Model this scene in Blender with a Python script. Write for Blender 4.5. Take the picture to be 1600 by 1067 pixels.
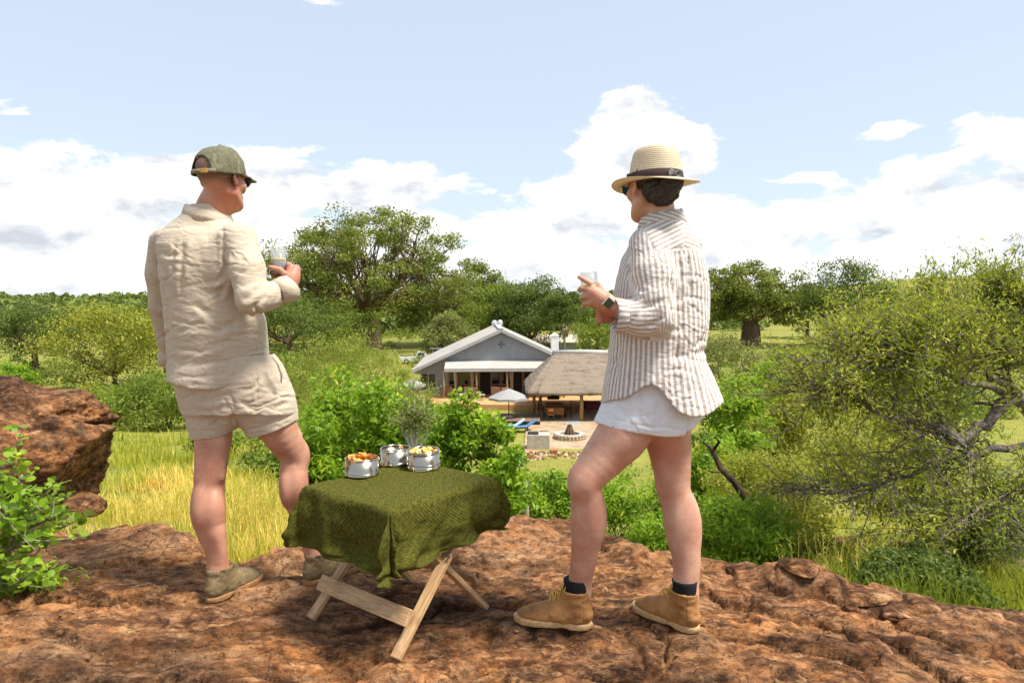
import bpy, math, random
import numpy as np
from mathutils import Vector, Matrix
R = math.radians
scene = bpy.context.scene
for o in list(bpy.data.objects): bpy.data.objects.remove(o)
# ------------------------------------------------------------------ camera
CAM_Z = 1.15
FPX = 1067.0                                   # focal length in photo pixels (1600 wide)
PITCH = math.atan(58.5 / FPX)
cam_d = bpy.data.cameras.new('camera'); cam = bpy.data.objects.new('camera', cam_d)
scene.collection.objects.link(cam); scene.camera = cam
cam.location = (0, 0, CAM_Z); cam.rotation_euler = (R(90) - PITCH, 0, 0)
cam_d.sensor_width = 36; cam_d.lens = 24.0; cam_d.clip_start = 0.05; cam_d.clip_end = 20000
# ------------------------------------------------------------------ sun
SUN_EL, SUN_AZ = R(63), R(112)                 # azimuth from +Y (away from camera) clockwise towards +X
sun_d = bpy.data.lights.new('sun', 'SUN'); sun_d.energy = 2.9; sun_d.angle = R(14.0); sun_d.color = (1.0, 0.95, 0.86)
sun = bpy.data.objects.new('sun', sun_d); scene.collection.objects.link(sun)
sdir = Vector((math.cos(SUN_EL) * math.sin(SUN_AZ), math.cos(SUN_EL) * math.cos(SUN_AZ), math.sin(SUN_EL)))
sun.rotation_euler = sdir.to_track_quat('Z', 'Y').to_euler(); sun.location = (6, -3, 12)
# ------------------------------------------------------------------ view
scene.view_settings.view_transform = 'Standard'; scene.view_settings.look = 'None'
scene.view_settings.exposure = 1.38; scene.view_settings.gamma = 1.0
scene.view_settings.use_curve_mapping = False
scene.cycles.use_denoising = True
scene.cycles.max_bounces = 6; scene.cycles.diffuse_bounces = 3; scene.cycles.glossy_bounces = 3
scene.cycles.transmission_bounces = 6; scene.cycles.transparent_max_bounces = 24
scene.cycles.caustics_reflective = False; scene.cycles.caustics_refractive = False
scene.cycles.use_adaptive_sampling = True; scene.cycles.adaptive_threshold = 0.02
# ------------------------------------------------------------------ world: Nishita sky with cumulus clouds all round
world = bpy.data.worlds.new('World'); scene.world = world; world.use_nodes = True
wn, wl = world.node_tree.nodes, world.node_tree.links
wn.clear()
def N(t, **kw):
    n = wn.new(t)
    for k, v in kw.items(): setattr(n, k, v)
    return n
def wmath(op, a, b=None, c=None, clamp=False):
    n = N('ShaderNodeMath', operation=op); n.use_clamp = clamp
    for i, v in enumerate((a, b, c)):
        if v is None: continue
        if isinstance(v, (int, float)): n.inputs[i].default_value = v
        else: wl.new(v, n.inputs[i])
    return n.outputs[0]
def wsmooth(v, lo, hi, a=0.0, b=1.0):
    n = N('ShaderNodeMapRange', interpolation_type='SMOOTHSTEP')
    wl.new(v, n.inputs['Value'])
    for k, x in zip(('From Min', 'From Max', 'To Min', 'To Max'), (lo, hi, a, b)): n.inputs[k].default_value = x
    return n.outputs[0]
tc = N('ShaderNodeTexCoord'); nrm = N('ShaderNodeVectorMath', operation='NORMALIZE'); wl.new(tc.outputs['Generated'], nrm.inputs[0])
sep = N('ShaderNodeSeparateXYZ'); wl.new(nrm.outputs[0], sep.inputs[0])
sky = N('ShaderNodeTexSky', sky_type='NISHITA'); sky.sun_disc = False
sky.sun_elevation = SUN_EL; sky.sun_rotation = SUN_AZ; sky.altitude = 600; sky.air_density = 1.0; sky.dust_density = 1.6; sky.ozone_density = 1.0
def cnoise(off, scale, detail=9, rough=0.56, zs=2.1, dist=0.25):
    m = N('ShaderNodeMapping'); m.inputs['Scale'].default_value = (1, 1, zs); m.inputs['Location'].default_value = off
    wl.new(nrm.outputs[0], m.inputs[0])
    n = N('ShaderNodeTexNoise', noise_dimensions='3D'); n.inputs['Scale'].default_value = scale; n.inputs['Detail'].default_value = detail
    n.inputs['Roughness'].default_value = rough; n.inputs['Distortion'].default_value = dist
    wl.new(m.outputs[0], n.inputs['Vector']); return n.outputs['Fac']
OFF = (0.35, 1.7, 0.2)
n1 = cnoise(OFF, 7.5, rough=.60)
n2 = cnoise((OFF[0] + 0.012, OFF[1], OFF[2] + 0.060), 7.5, detail=7, rough=.60)      # the same field seen a little nearer the sun
def blob(px, py, sx, sy, w):
    th = PITCH
    d = Vector(((px - 800) / FPX, math.cos(th) + (533.5 - py) / FPX * math.sin(th), -math.sin(th) + (533.5 - py) / FPX * math.cos(th))).normalized()
    s = N('ShaderNodeVectorMath', operation='SUBTRACT'); wl.new(nrm.outputs[0], s.inputs[0]); s.inputs[1].default_value = d
    m = N('ShaderNodeVectorMath', operation='MULTIPLY'); wl.new(s.outputs[0], m.inputs[0])
    m.inputs[1].default_value = (FPX / sx, FPX / sx * 0.7, FPX / sy)
    l = N('ShaderNodeVectorMath', operation='DOT_PRODUCT'); wl.new(m.outputs[0], l.inputs[0]); wl.new(m.outputs[0], l.inputs[1])
    return wmath('MULTIPLY', wmath('EXPONENT', wmath('MULTIPLY', l.outputs['Value'], -1.0)), w)
dens = n1
for b in ((985, 235, 100, 85, .40), (992, 165, 60, 42, .30), (1045, 235, 60, 40, .10), (900, 300, 130, 60, .20), (60, 300, 210, 75, .26), (560, 300, 170, 45, .26), (1130, 320, 140, 45, .12), (1560, 310, 160, 70, .22),
          (1430, 195, 80, 16, .30), (1345, 218, 45, 10, .22), (500, 3, 50, 10, .3), (250, 250, 60, 20, .16), (400, 245, 55, 22, .16), (1250, 278, 50, 14, .16), (1590, 210, 40, 18, .28), (1120, 145, 25, 10, .12)):
    dens = wmath('ADD', dens, blob(*b))
prof = wsmooth(sep.outputs[2], 0.05, 0.25, 0.105, -0.26)
prof2 = wsmooth(sep.outputs[2], 0.5, 0.9, 0.0, 0.17)
dens = wmath('ADD', wmath('ADD', dens, prof), prof2)
cover = wsmooth(dens, 0.485, 0.575)
relief = wmath('SUBTRACT', n1, n2)
thick = wsmooth(dens, 0.52, 0.85, 0.0, 1.0)
shade = wmath('ADD', wmath('MULTIPLY', relief, 2.6), wmath('MULTIPLY_ADD', thick, -0.14, 0.66))
ramp = N('ShaderNodeValToRGB'); wl.new(shade, ramp.inputs[0])
ramp.color_ramp.elements[0].position = 0.10; ramp.color_ramp.elements[0].color = (3.5, 3.75, 4.1, 1)
ramp.color_ramp.elements[1].position = 0.62; ramp.color_ramp.elements[1].color = (6.1, 6.1, 6.1, 1)
mixw = N('ShaderNodeMix', data_type='RGBA'); wl.new(cover, mixw.inputs[0])
# thin bright veil that pales the blue, as high humid air does
veil = N('ShaderNodeMix', data_type='RGBA'); veil.inputs[0].default_value = 0.62; wl.new(sky.outputs[0], veil.inputs[6]); veil.inputs[7].default_value = (4.5, 5.0, 5.6, 1)
wl.new(veil.outputs[2], mixw.inputs[6]); wl.new(ramp.outputs[0], mixw.inputs[7])
bg = N('ShaderNodeBackground'); bg.inputs['Strength'].default_value = 0.075; wl.new(mixw.outputs[2], bg.inputs[0])
wo = N('ShaderNodeOutputWorld'); wl.new(bg.outputs[0], wo.inputs[0])
# ------------------------------------------------------------------ helpers
rng = np.random.default_rng(7)
COL = scene.collection
def at(px, py, Y):
    """World point at depth Y on the photo's viewing ray (used to measure real positions)."""
    dy = math.cos(PITCH) + (533.5 - py) / FPX * math.sin(PITCH)
    dz = -math.sin(PITCH) + (533.5 - py) / FPX * math.cos(PITCH)
    s = Y / dy
    return np.array([(px - 800) / FPX * s, Y, CAM_Z + dz * s])
def link(o, parent=None, **props):
    COL.objects.link(o)
    if parent is not None: o.parent = parent
    for k, v in props.items(): o[k] = v
    return o
def empty(name, loc=(0, 0, 0), rz=0.0, **props):
    o = bpy.data.objects.new(name, None); o.location = loc; o.rotation_euler = (0, 0, rz); o.empty_display_size = 0.1
    return link(o, **props)
def mesh_np(name, V, F, smooth=True, attrs=None):
    V = np.asarray(V, np.float32); F = np.asarray(F, np.int32); me = bpy.data.meshes.new(name)
    nf, k = F.shape
    me.vertices.add(len(V)); me.vertices.foreach_set('co', V.ravel())
    me.loops.add(nf * k); me.loops.foreach_set('vertex_index', F.ravel())
    me.polygons.add(nf); me.polygons.foreach_set('loop_start', np.arange(0, nf * k, k, dtype=np.int32))
    try: me.polygons.foreach_set('loop_total', np.full(nf, k, np.int32))
    except Exception: pass
    me.polygons.foreach_set('use_smooth', np.full(nf, smooth, bool))
    for an, a in (attrs or {}).items():
        at_ = me.attributes.new(an, 'FLOAT', 'POINT'); at_.data.foreach_set('value', np.asarray(a, np.float32).ravel())
    me.update(calc_edges=True); me.validate(); return me
def obj(name, me, mat=None, parent=None, loc=None, **props):
    o = bpy.data.objects.new(name, me)
    if mat is not None and not me.materials: me.materials.append(mat)
    if loc is not None: o.location = loc
    return link(o, parent, **props)
class MB:
    """collects boxes, tubes and sheets into one mesh"""
    def __init__(s): s.v = []; s.f = []
    def add(s, V, F):
        b = len(s.v); s.v += [tuple(p) for p in V]; s.f += [tuple(i + b for i in f) for f in F]; return s
    def box(s, c, size, rz=0.0, M=None):
        hx, hy, hz = size[0] / 2, size[1] / 2, size[2] / 2
        P = np.array([(x, y, z) for z in (-hz, hz) for y in (-hy, hy) for x in (-hx, hx)])
        if M is not None: P = P @ np.array(M).T
        elif rz: P = P @ np.array([[math.cos(rz), -math.sin(rz), 0], [math.sin(rz), math.cos(rz), 0], [0, 0, 1]]).T
        return s.add(P + np.array(c), [(0, 2, 3, 1), (4, 5, 7, 6), (0, 1, 5, 4), (2, 6, 7, 3), (0, 4, 6, 2), (1, 3, 7, 5)])
    def bar(s, a, b, w, h, up=(0, 0, 1)):
        a = np.array(a, float); b = np.array(b, float); d = b - a; L = np.linalg.norm(d); d /= L
        u = np.cross(d, np.array(up, float)); u /= np.linalg.norm(u) + 1e-9; v = np.cross(u, d)
        M = np.stack([d, u, v], 1)
        return s.box((a + b) / 2, (L, w, h), M=M)
    def tube(s, pts, rad, n=8, cap=True):
        V, F = tube_np(np.array(pts, float), rad, n)
        F = [tuple(f) for f in F]
        if cap:
            F.append(tuple(range(n))[::-1]); L = len(V); F.append(tuple(range(L - n, L)))
        return s.add(V, F)
    def lathe(s, prof, c=(0, 0, 0), n=32, close=False):
        prof = np.array(prof, float); a = np.linspace(0, 2 * np.pi, n, endpoint=False)
        V = [(c[0] + r * math.cos(t), c[1] + r * math.sin(t), c[2] + z) for r, z in prof for t in a]
        F = [(i * n + j, i * n + (j + 1) % n, (i + 1) * n + (j + 1) % n, (i + 1) * n + j) for i in range(len(prof) - 1) for j in range(n)]
        return s.add(V, F)
    def mesh(s, name, smooth=False):
        me = bpy.data.meshes.new(name); me.from_pydata(s.v, [], s.f)
        if smooth: me.polygons.foreach_set('use_smooth', [True] * len(me.polygons))
        me.update(); return me
    def build(s, name, mat, parent=None, smooth=False, loc=None, bevel=0, **props):
        o = obj(name, s.mesh(name, smooth), mat, parent, loc, **props)
        if bevel:
            m = o.modifiers.new('bevel', 'BEVEL'); m.width = bevel; m.segments = 2; m.limit_method = 'ANGLE'
        return o
def tube_np(P, rad, n=6):
    P = np.asarray(P, float); m = len(P); rad = np.broadcast_to(np.asarray(rad, float), (m,))
    T = np.gradient(P, axis=0); T /= np.linalg.norm(T, axis=1, keepdims=True) + 1e-9
    ref = np.array([0, 0, 1.0]) if abs(T[0, 2]) < 0.9 else np.array([1.0, 0, 0])
    V = []; u = None
    for i in range(m):
        if u is None: u = np.cross(T[i], ref)
        else: u = u - T[i] * np.dot(u, T[i])
        u = u / (np.linalg.norm(u) + 1e-9); w = np.cross(T[i], u)
        a = np.linspace(0, 2 * np.pi, n, endpoint=False)
        V.append(P[i] + rad[i] * (np.cos(a)[:, None] * u + np.sin(a)[:, None] * w))
    V = np.concatenate(V)
    j = np.arange(n); F = []
    for i in range(m - 1): F.append(np.stack([i * n + j, i * n + (j + 1) % n, (i + 1) * n + (j + 1) % n, (i + 1) * n + j], 1))
    return V, np.concatenate(F)
# ---- vectorised gradient-free value noise
def _h(ix, iy, iz, seed):
    n = (ix.astype(np.uint32) * np.uint32(374761393) + iy.astype(np.uint32) * np.uint32(668265263) + iz.astype(np.uint32) * np.uint32(2147483647) + np.uint32(seed * 974711 + 13))
    n = (n ^ (n >> np.uint32(13))) * np.uint32(1274126177); n = n ^ (n >> np.uint32(16)); n = n * np.uint32(2246822519); n = n ^ (n >> np.uint32(15))
    return (n & np.uint32(0xFFFFFF)).astype(np.float32) / np.float32(0x7FFFFF) - 1.0
def vnoise(x, y, z=0.0, seed=0):
    x, y, z = np.broadcast_arrays(np.asarray(x, np.float32), np.asarray(y, np.float32), np.asarray(z, np.float32))
    fx, fy, fz = np.floor(x), np.floor(y), np.floor(z)
    ix, iy, iz = fx.astype(np.int64), fy.astype(np.int64), fz.astype(np.int64)
    tx, ty, tz = x - fx, y - fy, z - fz
    tx = tx * tx * tx * (tx * (tx * 6 - 15) + 10); ty = ty * ty * ty * (ty * (ty * 6 - 15) + 10); tz = tz * tz * tz * (tz * (tz * 6 - 15) + 10)
    def c(a, b, d): return _h(ix + a, iy + b, iz + d, seed)
    with np.errstate(over='ignore'):
        x00 = c(0, 0, 0) * (1 - tx) + c(1, 0, 0) * tx; x10 = c(0, 1, 0) * (1 - tx) + c(1, 1, 0) * tx
        r0 = x00 * (1 - ty) + x10 * ty
        if not np.any(tz): return r0
        x01 = c(0, 0, 1) * (1 - tx) + c(1, 0, 1) * tx; x11 = c(0, 1, 1) * (1 - tx) + c(1, 1, 1) * tx
        return r0 * (1 - tz) + (x01 * (1 - ty) + x11 * ty) * tz
def fbm(x, y, z=0.0, oct=4, seed=0, gain=0.5, lac=2.03):
    s = 0; a = 1.0; f = 1.0
    for o in range(oct):
        s = s + a * vnoise(np.asarray(x) * f + 17.3 * o, np.asarray(y) * f - 9.1 * o, np.asarray(z) * f, seed + o); a *= gain; f *= lac
    return s
def ridged(x, y, z=0.0, oct=4, seed=0, gain=0.5):
    s = 0; a = 1.0; f = 1.0
    for o in range(oct):
        s = s + a * (1 - np.abs(vnoise(np.asarray(x) * f + 7.7 * o, np.asarray(y) * f + 3.3 * o, np.asarray(z) * f, seed + o)) * 2); a *= gain; f *= 2.1
    return s
def sstep(v, a, b):
    t = np.clip((v - a) / (b - a), 0, 1); return t * t * (3 - 2 * t)
# ------------------------------------------------------------------ materials
def material(name):
    m = bpy.data.materials.new(name); m.use_nodes = True
    nt = m.node_tree; b = nt.nodes['Principled BSDF']; return m, nt, b
def simple(name, rgb, rough=0.7, metal=0.0, var=0.0, scale=20.0, bump=0.0, bscale=None, spec=0.3, stretch=(1, 1, 1), rgb2=None, detail=4):
    m, nt, b = material(name); n, l = nt.nodes, nt.links
    b.inputs['Roughness'].default_value = rough; b.inputs['Metallic'].default_value = metal; b.inputs['Specular IOR Level'].default_value = spec
    b.inputs['Base Color'].default_value = (*rgb, 1)
    if var or rgb2 or bump:
        t = n.new('ShaderNodeTexCoord'); mp = n.new('ShaderNodeMapping'); mp.inputs['Scale'].default_value = stretch; l.new(t.outputs['Object'], mp.inputs[0])
        nz = n.new('ShaderNodeTexNoise'); nz.inputs['Scale'].default_value = scale; nz.inputs['Detail'].default_value = detail; nz.inputs['Roughness'].default_value = 0.6; l.new(mp.outputs[0], nz.inputs['Vector'])
        if var or rgb2:
            r = n.new('ShaderNodeValToRGB'); l.new(nz.outputs['Fac'], r.inputs[0])
            r.color_ramp.elements[0].position = 0.32; r.color_ramp.elements[1].position = 0.68
            c2 = rgb2 or tuple(min(1, c * (1 + var)) for c in rgb)
            r.color_ramp.elements[0].color = (*(tuple(c * (1 - var) for c in rgb)), 1); r.color_ramp.elements[1].color = (*c2, 1)
            l.new(r.outputs[0], b.inputs['Base Color'])
        if bump:
            nb = nz
            if bscale:
                nb = n.new('ShaderNodeTexNoise'); nb.inputs['Scale'].default_value = bscale; nb.inputs['Detail'].default_value = 5; l.new(mp.outputs[0], nb.inputs['Vector'])
            bp = n.new('ShaderNodeBump'); bp.inputs['Strength'].default_value = bump; bp.inputs['Distance'].default_value = 0.01; l.new(nb.outputs['Fac'], bp.inputs['Height']); l.new(bp.outputs[0], b.inputs['Normal'])
    return m
def leaf_mat(name, c_dark, c_light, c_odd=None, trans=0.35, rough=0.55):
    """leaves: colour per leaf from the attribute 'tint' (0..1), part of the light passes through"""
    c_dark, c_light, c_odd = (tuple(min(v * k, .8) for v, k in zip(c, (1.34, 1.34, 1.0))) if c else None for c in (c_dark, c_light, c_odd))
    m, nt, b = material(name); n, l = nt.nodes, nt.links
    a = n.new('ShaderNodeAttribute'); a.attribute_name = 'tint'
    r = n.new('ShaderNodeValToRGB'); l.new(a.outputs['Fac'], r.inputs[0])
    r.color_ramp.elements[0].color = (*c_dark, 1); r.color_ramp.elements[1].color = (*c_light, 1); r.color_ramp.elements[1].position = 0.85
    if c_odd:
        e = r.color_ramp.elements.new(1.0); e.color = (*c_odd, 1)
    l.new(r.outputs[0], b.inputs['Base Color']); b.inputs['Roughness'].default_value = rough; b.inputs['Specular IOR Level'].default_value = 0.25
    tr = n.new('ShaderNodeBsdfTranslucent')
    hs = n.new('ShaderNodeHueSaturation'); hs.inputs['Hue'].default_value = 0.48; hs.inputs['Value'].default_value = 1.5; l.new(r.outputs[0], hs.inputs['Color']); l.new(hs.outputs[0], tr.inputs['Color'])
    mx = n.new('ShaderNodeMixShader'); mx.inputs[0].default_value = trans
    l.new(b.outputs[0], mx.inputs[1]); l.new(tr.outputs[0], mx.inputs[2]); l.new(mx.outputs[0], n['Material Output'].inputs[0])
    return m
# ------------------------------------------------------------------ terrain
_far = [(60, -7.25), (100, -7.2), (140, -6.6), (250, -6.6), (420, -3.5), (900, 7.0), (1500, 9), (4000, 10), (9000, 12)]
_PL = np.array([(-60, -4), (-5, -.6), (0, -.45), (3.4, -.22), (4.2, -.36), (8, -.95), (14, -1.9), (25, -4), (45, -6.6)] + _far)
_PC = np.array([(-60, -4), (-5, -.6), (0, -.5), (3.4, -.55), (4.5, -1.25), (10, -3.0), (20, -5), (36, -7.05), (42, -7.25)] + _far)
_PR = np.array([(-60, -4), (-5, -.6), (0, -.6), (3.0, -.62), (4.5, -.85), (7, -1.45), (12, -3.0), (22, -5.1), (36, -7.0), (42, -7.25)] + _far)
def ground_z(x, y):
    x = np.asarray(x, float); y = np.asarray(y, float); q = x / np.maximum(np.abs(y), 1.0)
    zl, zc, zr = (np.interp(y, P[:, 0], P[:, 1]) for P in (_PL, _PC, _PR))
    a = sstep(q, -0.38, -0.16); b = sstep(q, 0.12, 0.4)
    z = zl * (1 - a) + zc * a; z = z * (1 - b) + zr * b
    amp = np.interp(y, [0, 5, 15, 36, 44, 110, 180, 600], [.05, .12, .25, .10, .0, .05, .5, 2.5])
    wl_ = np.interp(y, [0, 40, 200, 1000], [1.2, 4, 20, 90])
    z = z + amp * fbm(x / 3.1 + 5, y / 3.1, oct=3, seed=3) * np.where(y < 60, 1, 0) + np.where(y >= 60, amp * fbm(x / 60, y / 60, oct=3, seed=4), 0)
    z = z + 78 * np.exp(-((x - 1480) / 420) ** 2 - ((y - 2500) / 500) ** 2) + 30 * np.exp(-((x - 2100) / 600) ** 2 - ((y - 2400) / 500) ** 2)
    return z
ys = np.concatenate([np.linspace(-60, -2, 20), np.linspace(-1.5, 14, 110), 14 * np.exp(np.linspace(0.012, math.log(9000 / 14), 170))])
ts = np.concatenate([np.linspace(-1, -0.62, 30, endpoint=False), np.linspace(-.62, .62, 180, endpoint=False), np.linspace(.62, 1, 31)])
GX = ts[None, :] * (25 + 1.35 * np.abs(ys))[:, None]; GY = np.broadcast_to(ys[:, None], GX.shape)
GZ = ground_z(GX, GY)
def grid_faces(nr, nc):
    i, j = np.meshgrid(np.arange(nr - 1), np.arange(nc - 1), indexing='ij'); a = (i * nc + j).ravel()
    return np.stack([a, a + 1, a + nc + 1, a + nc], 1)
def ground_material():
    m, nt, b = material('grass_ground'); n, l = nt.nodes, nt.links
    t = n.new('ShaderNodeTexCoord')
    def nz(s, d=5, st=(1, 1, 1)):
        mp = n.new('ShaderNodeMapping'); mp.inputs['Scale'].default_value = st; l.new(t.outputs['Object'], mp.inputs[0])
        x = n.new('ShaderNodeTexNoise'); x.inputs['Scale'].default_value = s; x.inputs['Detail'].default_value = d; x.inputs['Roughness'].default_value = 0.65; l.new(mp.outputs[0], x.inputs['Vector']); return x.outputs['Fac']
    def ramp(f, *st):
        r = n.new('ShaderNodeValToRGB'); l.new(f, r.inputs[0])
        while len(r.color_ramp.elements) < len(st): r.color_ramp.elements.new(0.5)
        for e, (p, c) in zip(r.color_ramp.elements, st): e.position = p; e.color = (*c, 1)
        return r.outputs[0]
    c1 = ramp(nz(0.045, 8), (.30, (.075, .12, .02)), (.45, (.17, .19, .035)), (.58, (.26, .24, .05)), (.72, (.34, .26, .10)))
    c2 = ramp(nz(1.3, 8), (.30, (.06, .10, .015)), (.5, (.20, .20, .04)), (.62, (.30, .24, .07)), (.75, (.36, .20, .09)))
    mx = n.new('ShaderNodeMix'); mx.data_type = 'RGBA'; mx.inputs[0].default_value = 0.5; l.new(c1, mx.inputs[6]); l.new(c2, mx.inputs[7])
    l.new(mx.outputs[2], b.inputs['Base Color']); b.inputs['Roughness'].default_value = 0.95; b.inputs['Specular IOR Level'].default_value = 0.1
    bp = n.new('ShaderNodeBump'); bp.inputs['Strength'].default_value = 0.7; bp.inputs['Distance'].default_value = 0.06; l.new(nz(6, 8), bp.inputs['Height']); l.new(bp.outputs[0], b.inputs['Normal'])
    return m
M_ground = ground_material()
obj('ground', mesh_np('ground', np.stack([GX, GY, GZ], -1).reshape(-1, 3), grid_faces(*GX.shape)), M_ground, kind='structure')
# ------------------------------------------------------------------ rock outcrop the people stand on
def rock_material(name, tan=0.0, mul=(.84, .80, .80)):
    m, nt, b = material(name); n, l = nt.nodes, nt.links
    t = n.new('ShaderNodeTexCoord')
    def mp(st, rot=(0, 0, 0)):
        x = n.new('ShaderNodeMapping'); x.inputs['Scale'].default_value = st; x.inputs['Rotation'].default_value = rot; l.new(t.outputs['Object'], x.inputs[0]); return x.outputs[0]
    def nz(v, s, d=8, r=0.62, dist=0.0):
        x = n.new('ShaderNodeTexNoise'); x.inputs['Scale'].default_value = s; x.inputs['Detail'].default_value = d; x.inputs['Roughness'].default_value = r; x.inputs['Distortion'].default_value = dist; l.new(v, x.inputs['Vector']); return x.outputs['Fac']
    def ramp(f, *st):
        r = n.new('ShaderNodeValToRGB'); l.new(f, r.inputs[0])
        while len(r.color_ramp.elements) < len(st): r.color_ramp.elements.new(0.5)
        for e, (p, c) in zip(r.color_ramp.elements, st): e.position = p; e.color = (*c, 1)
        return r.outputs[0]
    def mix(f, a, c):
        x = n.new('ShaderNodeMix'); x.data_type = 'RGBA'; l.new(f, x.inputs[0]); l.new(a, x.inputs[6]); l.new(c, x.inputs[7]); return x.outputs[2]
    vs = mp((1.0, 2.2, 2.5), (0, 0, R(-14))); vi = mp((1, 1, 1))
    base = ramp(nz(vs, 5.5, 10, 0.74, .15), (.37, (.026, .013, .007)), (.45, (.10, .044, .018)), (.52, (.29, .122, .042)), (.60, (.48, .245, .100)))
    streak = ramp(nz(vs, 17, 8, 0.74, .2), (.42, (.022, .012, .008)), (.50, (.13, .058, .023)), (.57, (.38, .21, .095)), (.65, (.56, .38, .22)))
    c = mix(ramp(nz(vi, 9, 4), (.40, (0.15,) * 3), (.60, (.75,) * 3)), base, streak)
    # broad fields: dark weathered crust and ochre fresh faces
    fld = ramp(nz(vs, 1.15, 7, .7, .2), (.40, (.42, .40, .40)), (.50, (1, 1, 1)), (.62, (1.45, 1.35, 1.15)))
    mm = n.new('ShaderNodeMix'); mm.data_type = 'RGBA'; mm.blend_type = 'MULTIPLY'; mm.inputs[0].default_value = 1.0; l.new(c, mm.inputs[6]); l.new(fld, mm.inputs[7]); c = mm.outputs[2]
    # pale worn faces
    pale = ramp(nz(vi, 30, 6), (.35, (.40, .20, .085)), (.65, (.56, .36, .20)))
    at1 = n.new('ShaderNodeAttribute'); at1.attribute_name = 'pale'
    pf = n.new('ShaderNodeMath'); pf.operation = 'ADD'; l.new(at1.outputs['Fac'], pf.inputs[0])
    pn = ramp(nz(vs, 3.2, 8, .75, .15), (.50, (0, 0, 0)), (.60, (max(.48 + tan, 0),) * 3)); l.new(pn, pf.inputs[1])
    pg = n.new('ShaderNodeMath'); pg.operation = 'MULTIPLY'; pg.use_clamp = True; l.new(pf.outputs[0], pg.inputs[0]); l.new(ramp(nz(vi, 26, 6, .7), (.38, (0, 0, 0)), (.56, (1, 1, 1))), pg.inputs[1])
    c = mix(pg.outputs[0], c, pale)
    # dark lichen specks and fine light grit
    c = mix(ramp(nz(vi, 75, 5, .7), (.56, (0, 0, 0)), (.62, (.85,) * 3)), c, ramp(nz(vi, 3, 2), (0, (.03, .018, .012)), (1, (.05, .04, .03))))
    c = mix(ramp(nz(vi, 46, 5, .75), (.66, (0, 0, 0)), (.70, (.6,) * 3)), c, ramp(nz(vi, 9, 2), (0, (.62, .42, .26)), (1, (.5, .48, .42))))
    ml = n.new('ShaderNodeMix'); ml.data_type = 'RGBA'; ml.blend_type = 'MULTIPLY'; ml.inputs[0].default_value = 1.0; l.new(c, ml.inputs[6]); ml.inputs[7].default_value = (*mul, 1); c = ml.outputs[2]
    l.new(c, b.inputs['Base Color']); b.inputs['Roughness'].default_value = 0.88; b.inputs['Specular IOR Level'].default_value = 0.18
    b1 = n.new('ShaderNodeBump'); b1.inputs['Strength'].default_value = 0.9; b1.inputs['Distance'].default_value = 0.011; l.new(nz(vs, 22, 9, .75, .1), b1.inputs['Height'])
    b2 = n.new('ShaderNodeBump'); b2.inputs['Strength'].default_value = 0.6; b2.inputs['Distance'].default_value = 0.006; l.new(nz(vi, 110, 6, .7), b2.inputs['Height']); l.new(b1.outputs[0], b2.inputs['Normal']); l.new(b2.outputs[0], b.inputs['Normal'])
    return m
M_rock = rock_material('rust_rock')
# ground contacts of shoes and table feet: the rock is level there
ZM, ZW, ZT = -.018, -.027, -.030                # level of the rock under the capped person, the person in the hat, the table
CONTACT = [(-1.177, 2.63, ZM), (-1.11, 2.80, ZM), (-.842, 2.79, ZM), (-.72, 2.94, ZM), (.283, 2.43, ZW), (.14, 2.46, ZW), (.01, 2.49, ZW), (.649, 2.40, ZW), (.56, 2.50, ZW), (.48, 2.60, ZW), (-.376, 2.18, ZT), (-.74, 2.49, ZT), (-.09, 2.58, ZT), (-.46, 2.89, ZT)]
_YE = np.array([(-6, 4.2), (-3.2, 3.7), (-2.3, 3.42), (-1.3, 3.26), (-.6, 3.42), (0, 3.62), (.36, 3.6), (.56, 3.25), (1.0, 3.10), (1.45, 2.98), (2.0, 2.90), (2.5, 2.92), (4, 3.2), (7, 4)])
CRACKS = [[(-2.1, 2.15), (-1.2, 2.28), (-.75, 2.42), (-.35, 2.62), (.1, 2.70)], [(-1.8, 2.55), (-1.3, 2.62), (-1.0, 2.72)], [(.62, 2.52), (.95, 2.36), (1.25, 2.28)], [(.75, 2.9), (1.0, 2.7), (1.35, 2.45), (1.5, 2.2), (1.62, 1.9)],
          [(-1.5, 2.05), (-1.0, 2.12), (-.72, 2.2), (-.5, 2.36)], [(-.2, 2.18), (.25, 2.2), (.5, 2.3)], [(-2.4, 2.9), (-1.5, 3.0), (-.9, 3.2)], [(-.3, 3.1), (.2, 3.2), (.5, 3.35)], [(1.1, 2.9), (1.6, 2.6), (2.2, 2.3)], [(-.62, 2.1), (-.55, 2.02), (-.3, 1.95)],
          [(.3, 2.62), (.42, 2.5), (.5, 2.4), (.46, 2.28)], [(.2, 2.05), (.7, 2.12), (1.1, 2.02)], [(-1.05, 2.9), (-.6, 3.05), (-.2, 3.0)]]
def seg_dist(x, y, poly):
    d = np.full(x.shape, 1e9); side = np.zeros(x.shape)
    for (ax, ay), (bx, by) in zip(poly[:-1], poly[1:]):
        vx, vy = bx - ax, by - ay; L2 = vx * vx + vy * vy; t = np.clip(((x - ax) * vx + (y - ay) * vy) / L2, 0, 1)
        dx, dy = x - ax - t * vx, y - ay - t * vy; dd = np.hypot(dx, dy); m = dd < d
        side = np.where(m, np.sign(vx * (y - ay) - vy * (x - ax)), side); d = np.minimum(d, dd)
    return d, side
def rock_base(x, y):
    z = -0.10 * np.maximum(x - .8, 0) - 0.045 * np.maximum(x - 1.4, 0) ** 1.5 - 0.03 * np.maximum(-1.6 - x, 0) ** 1.3
    z = z + 0.03 * np.sin(x * 1.7 + 1) * np.cos(y * 1.3) - .045 - 0.035 * np.maximum(2.3 - y, 0)
    return z
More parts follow.
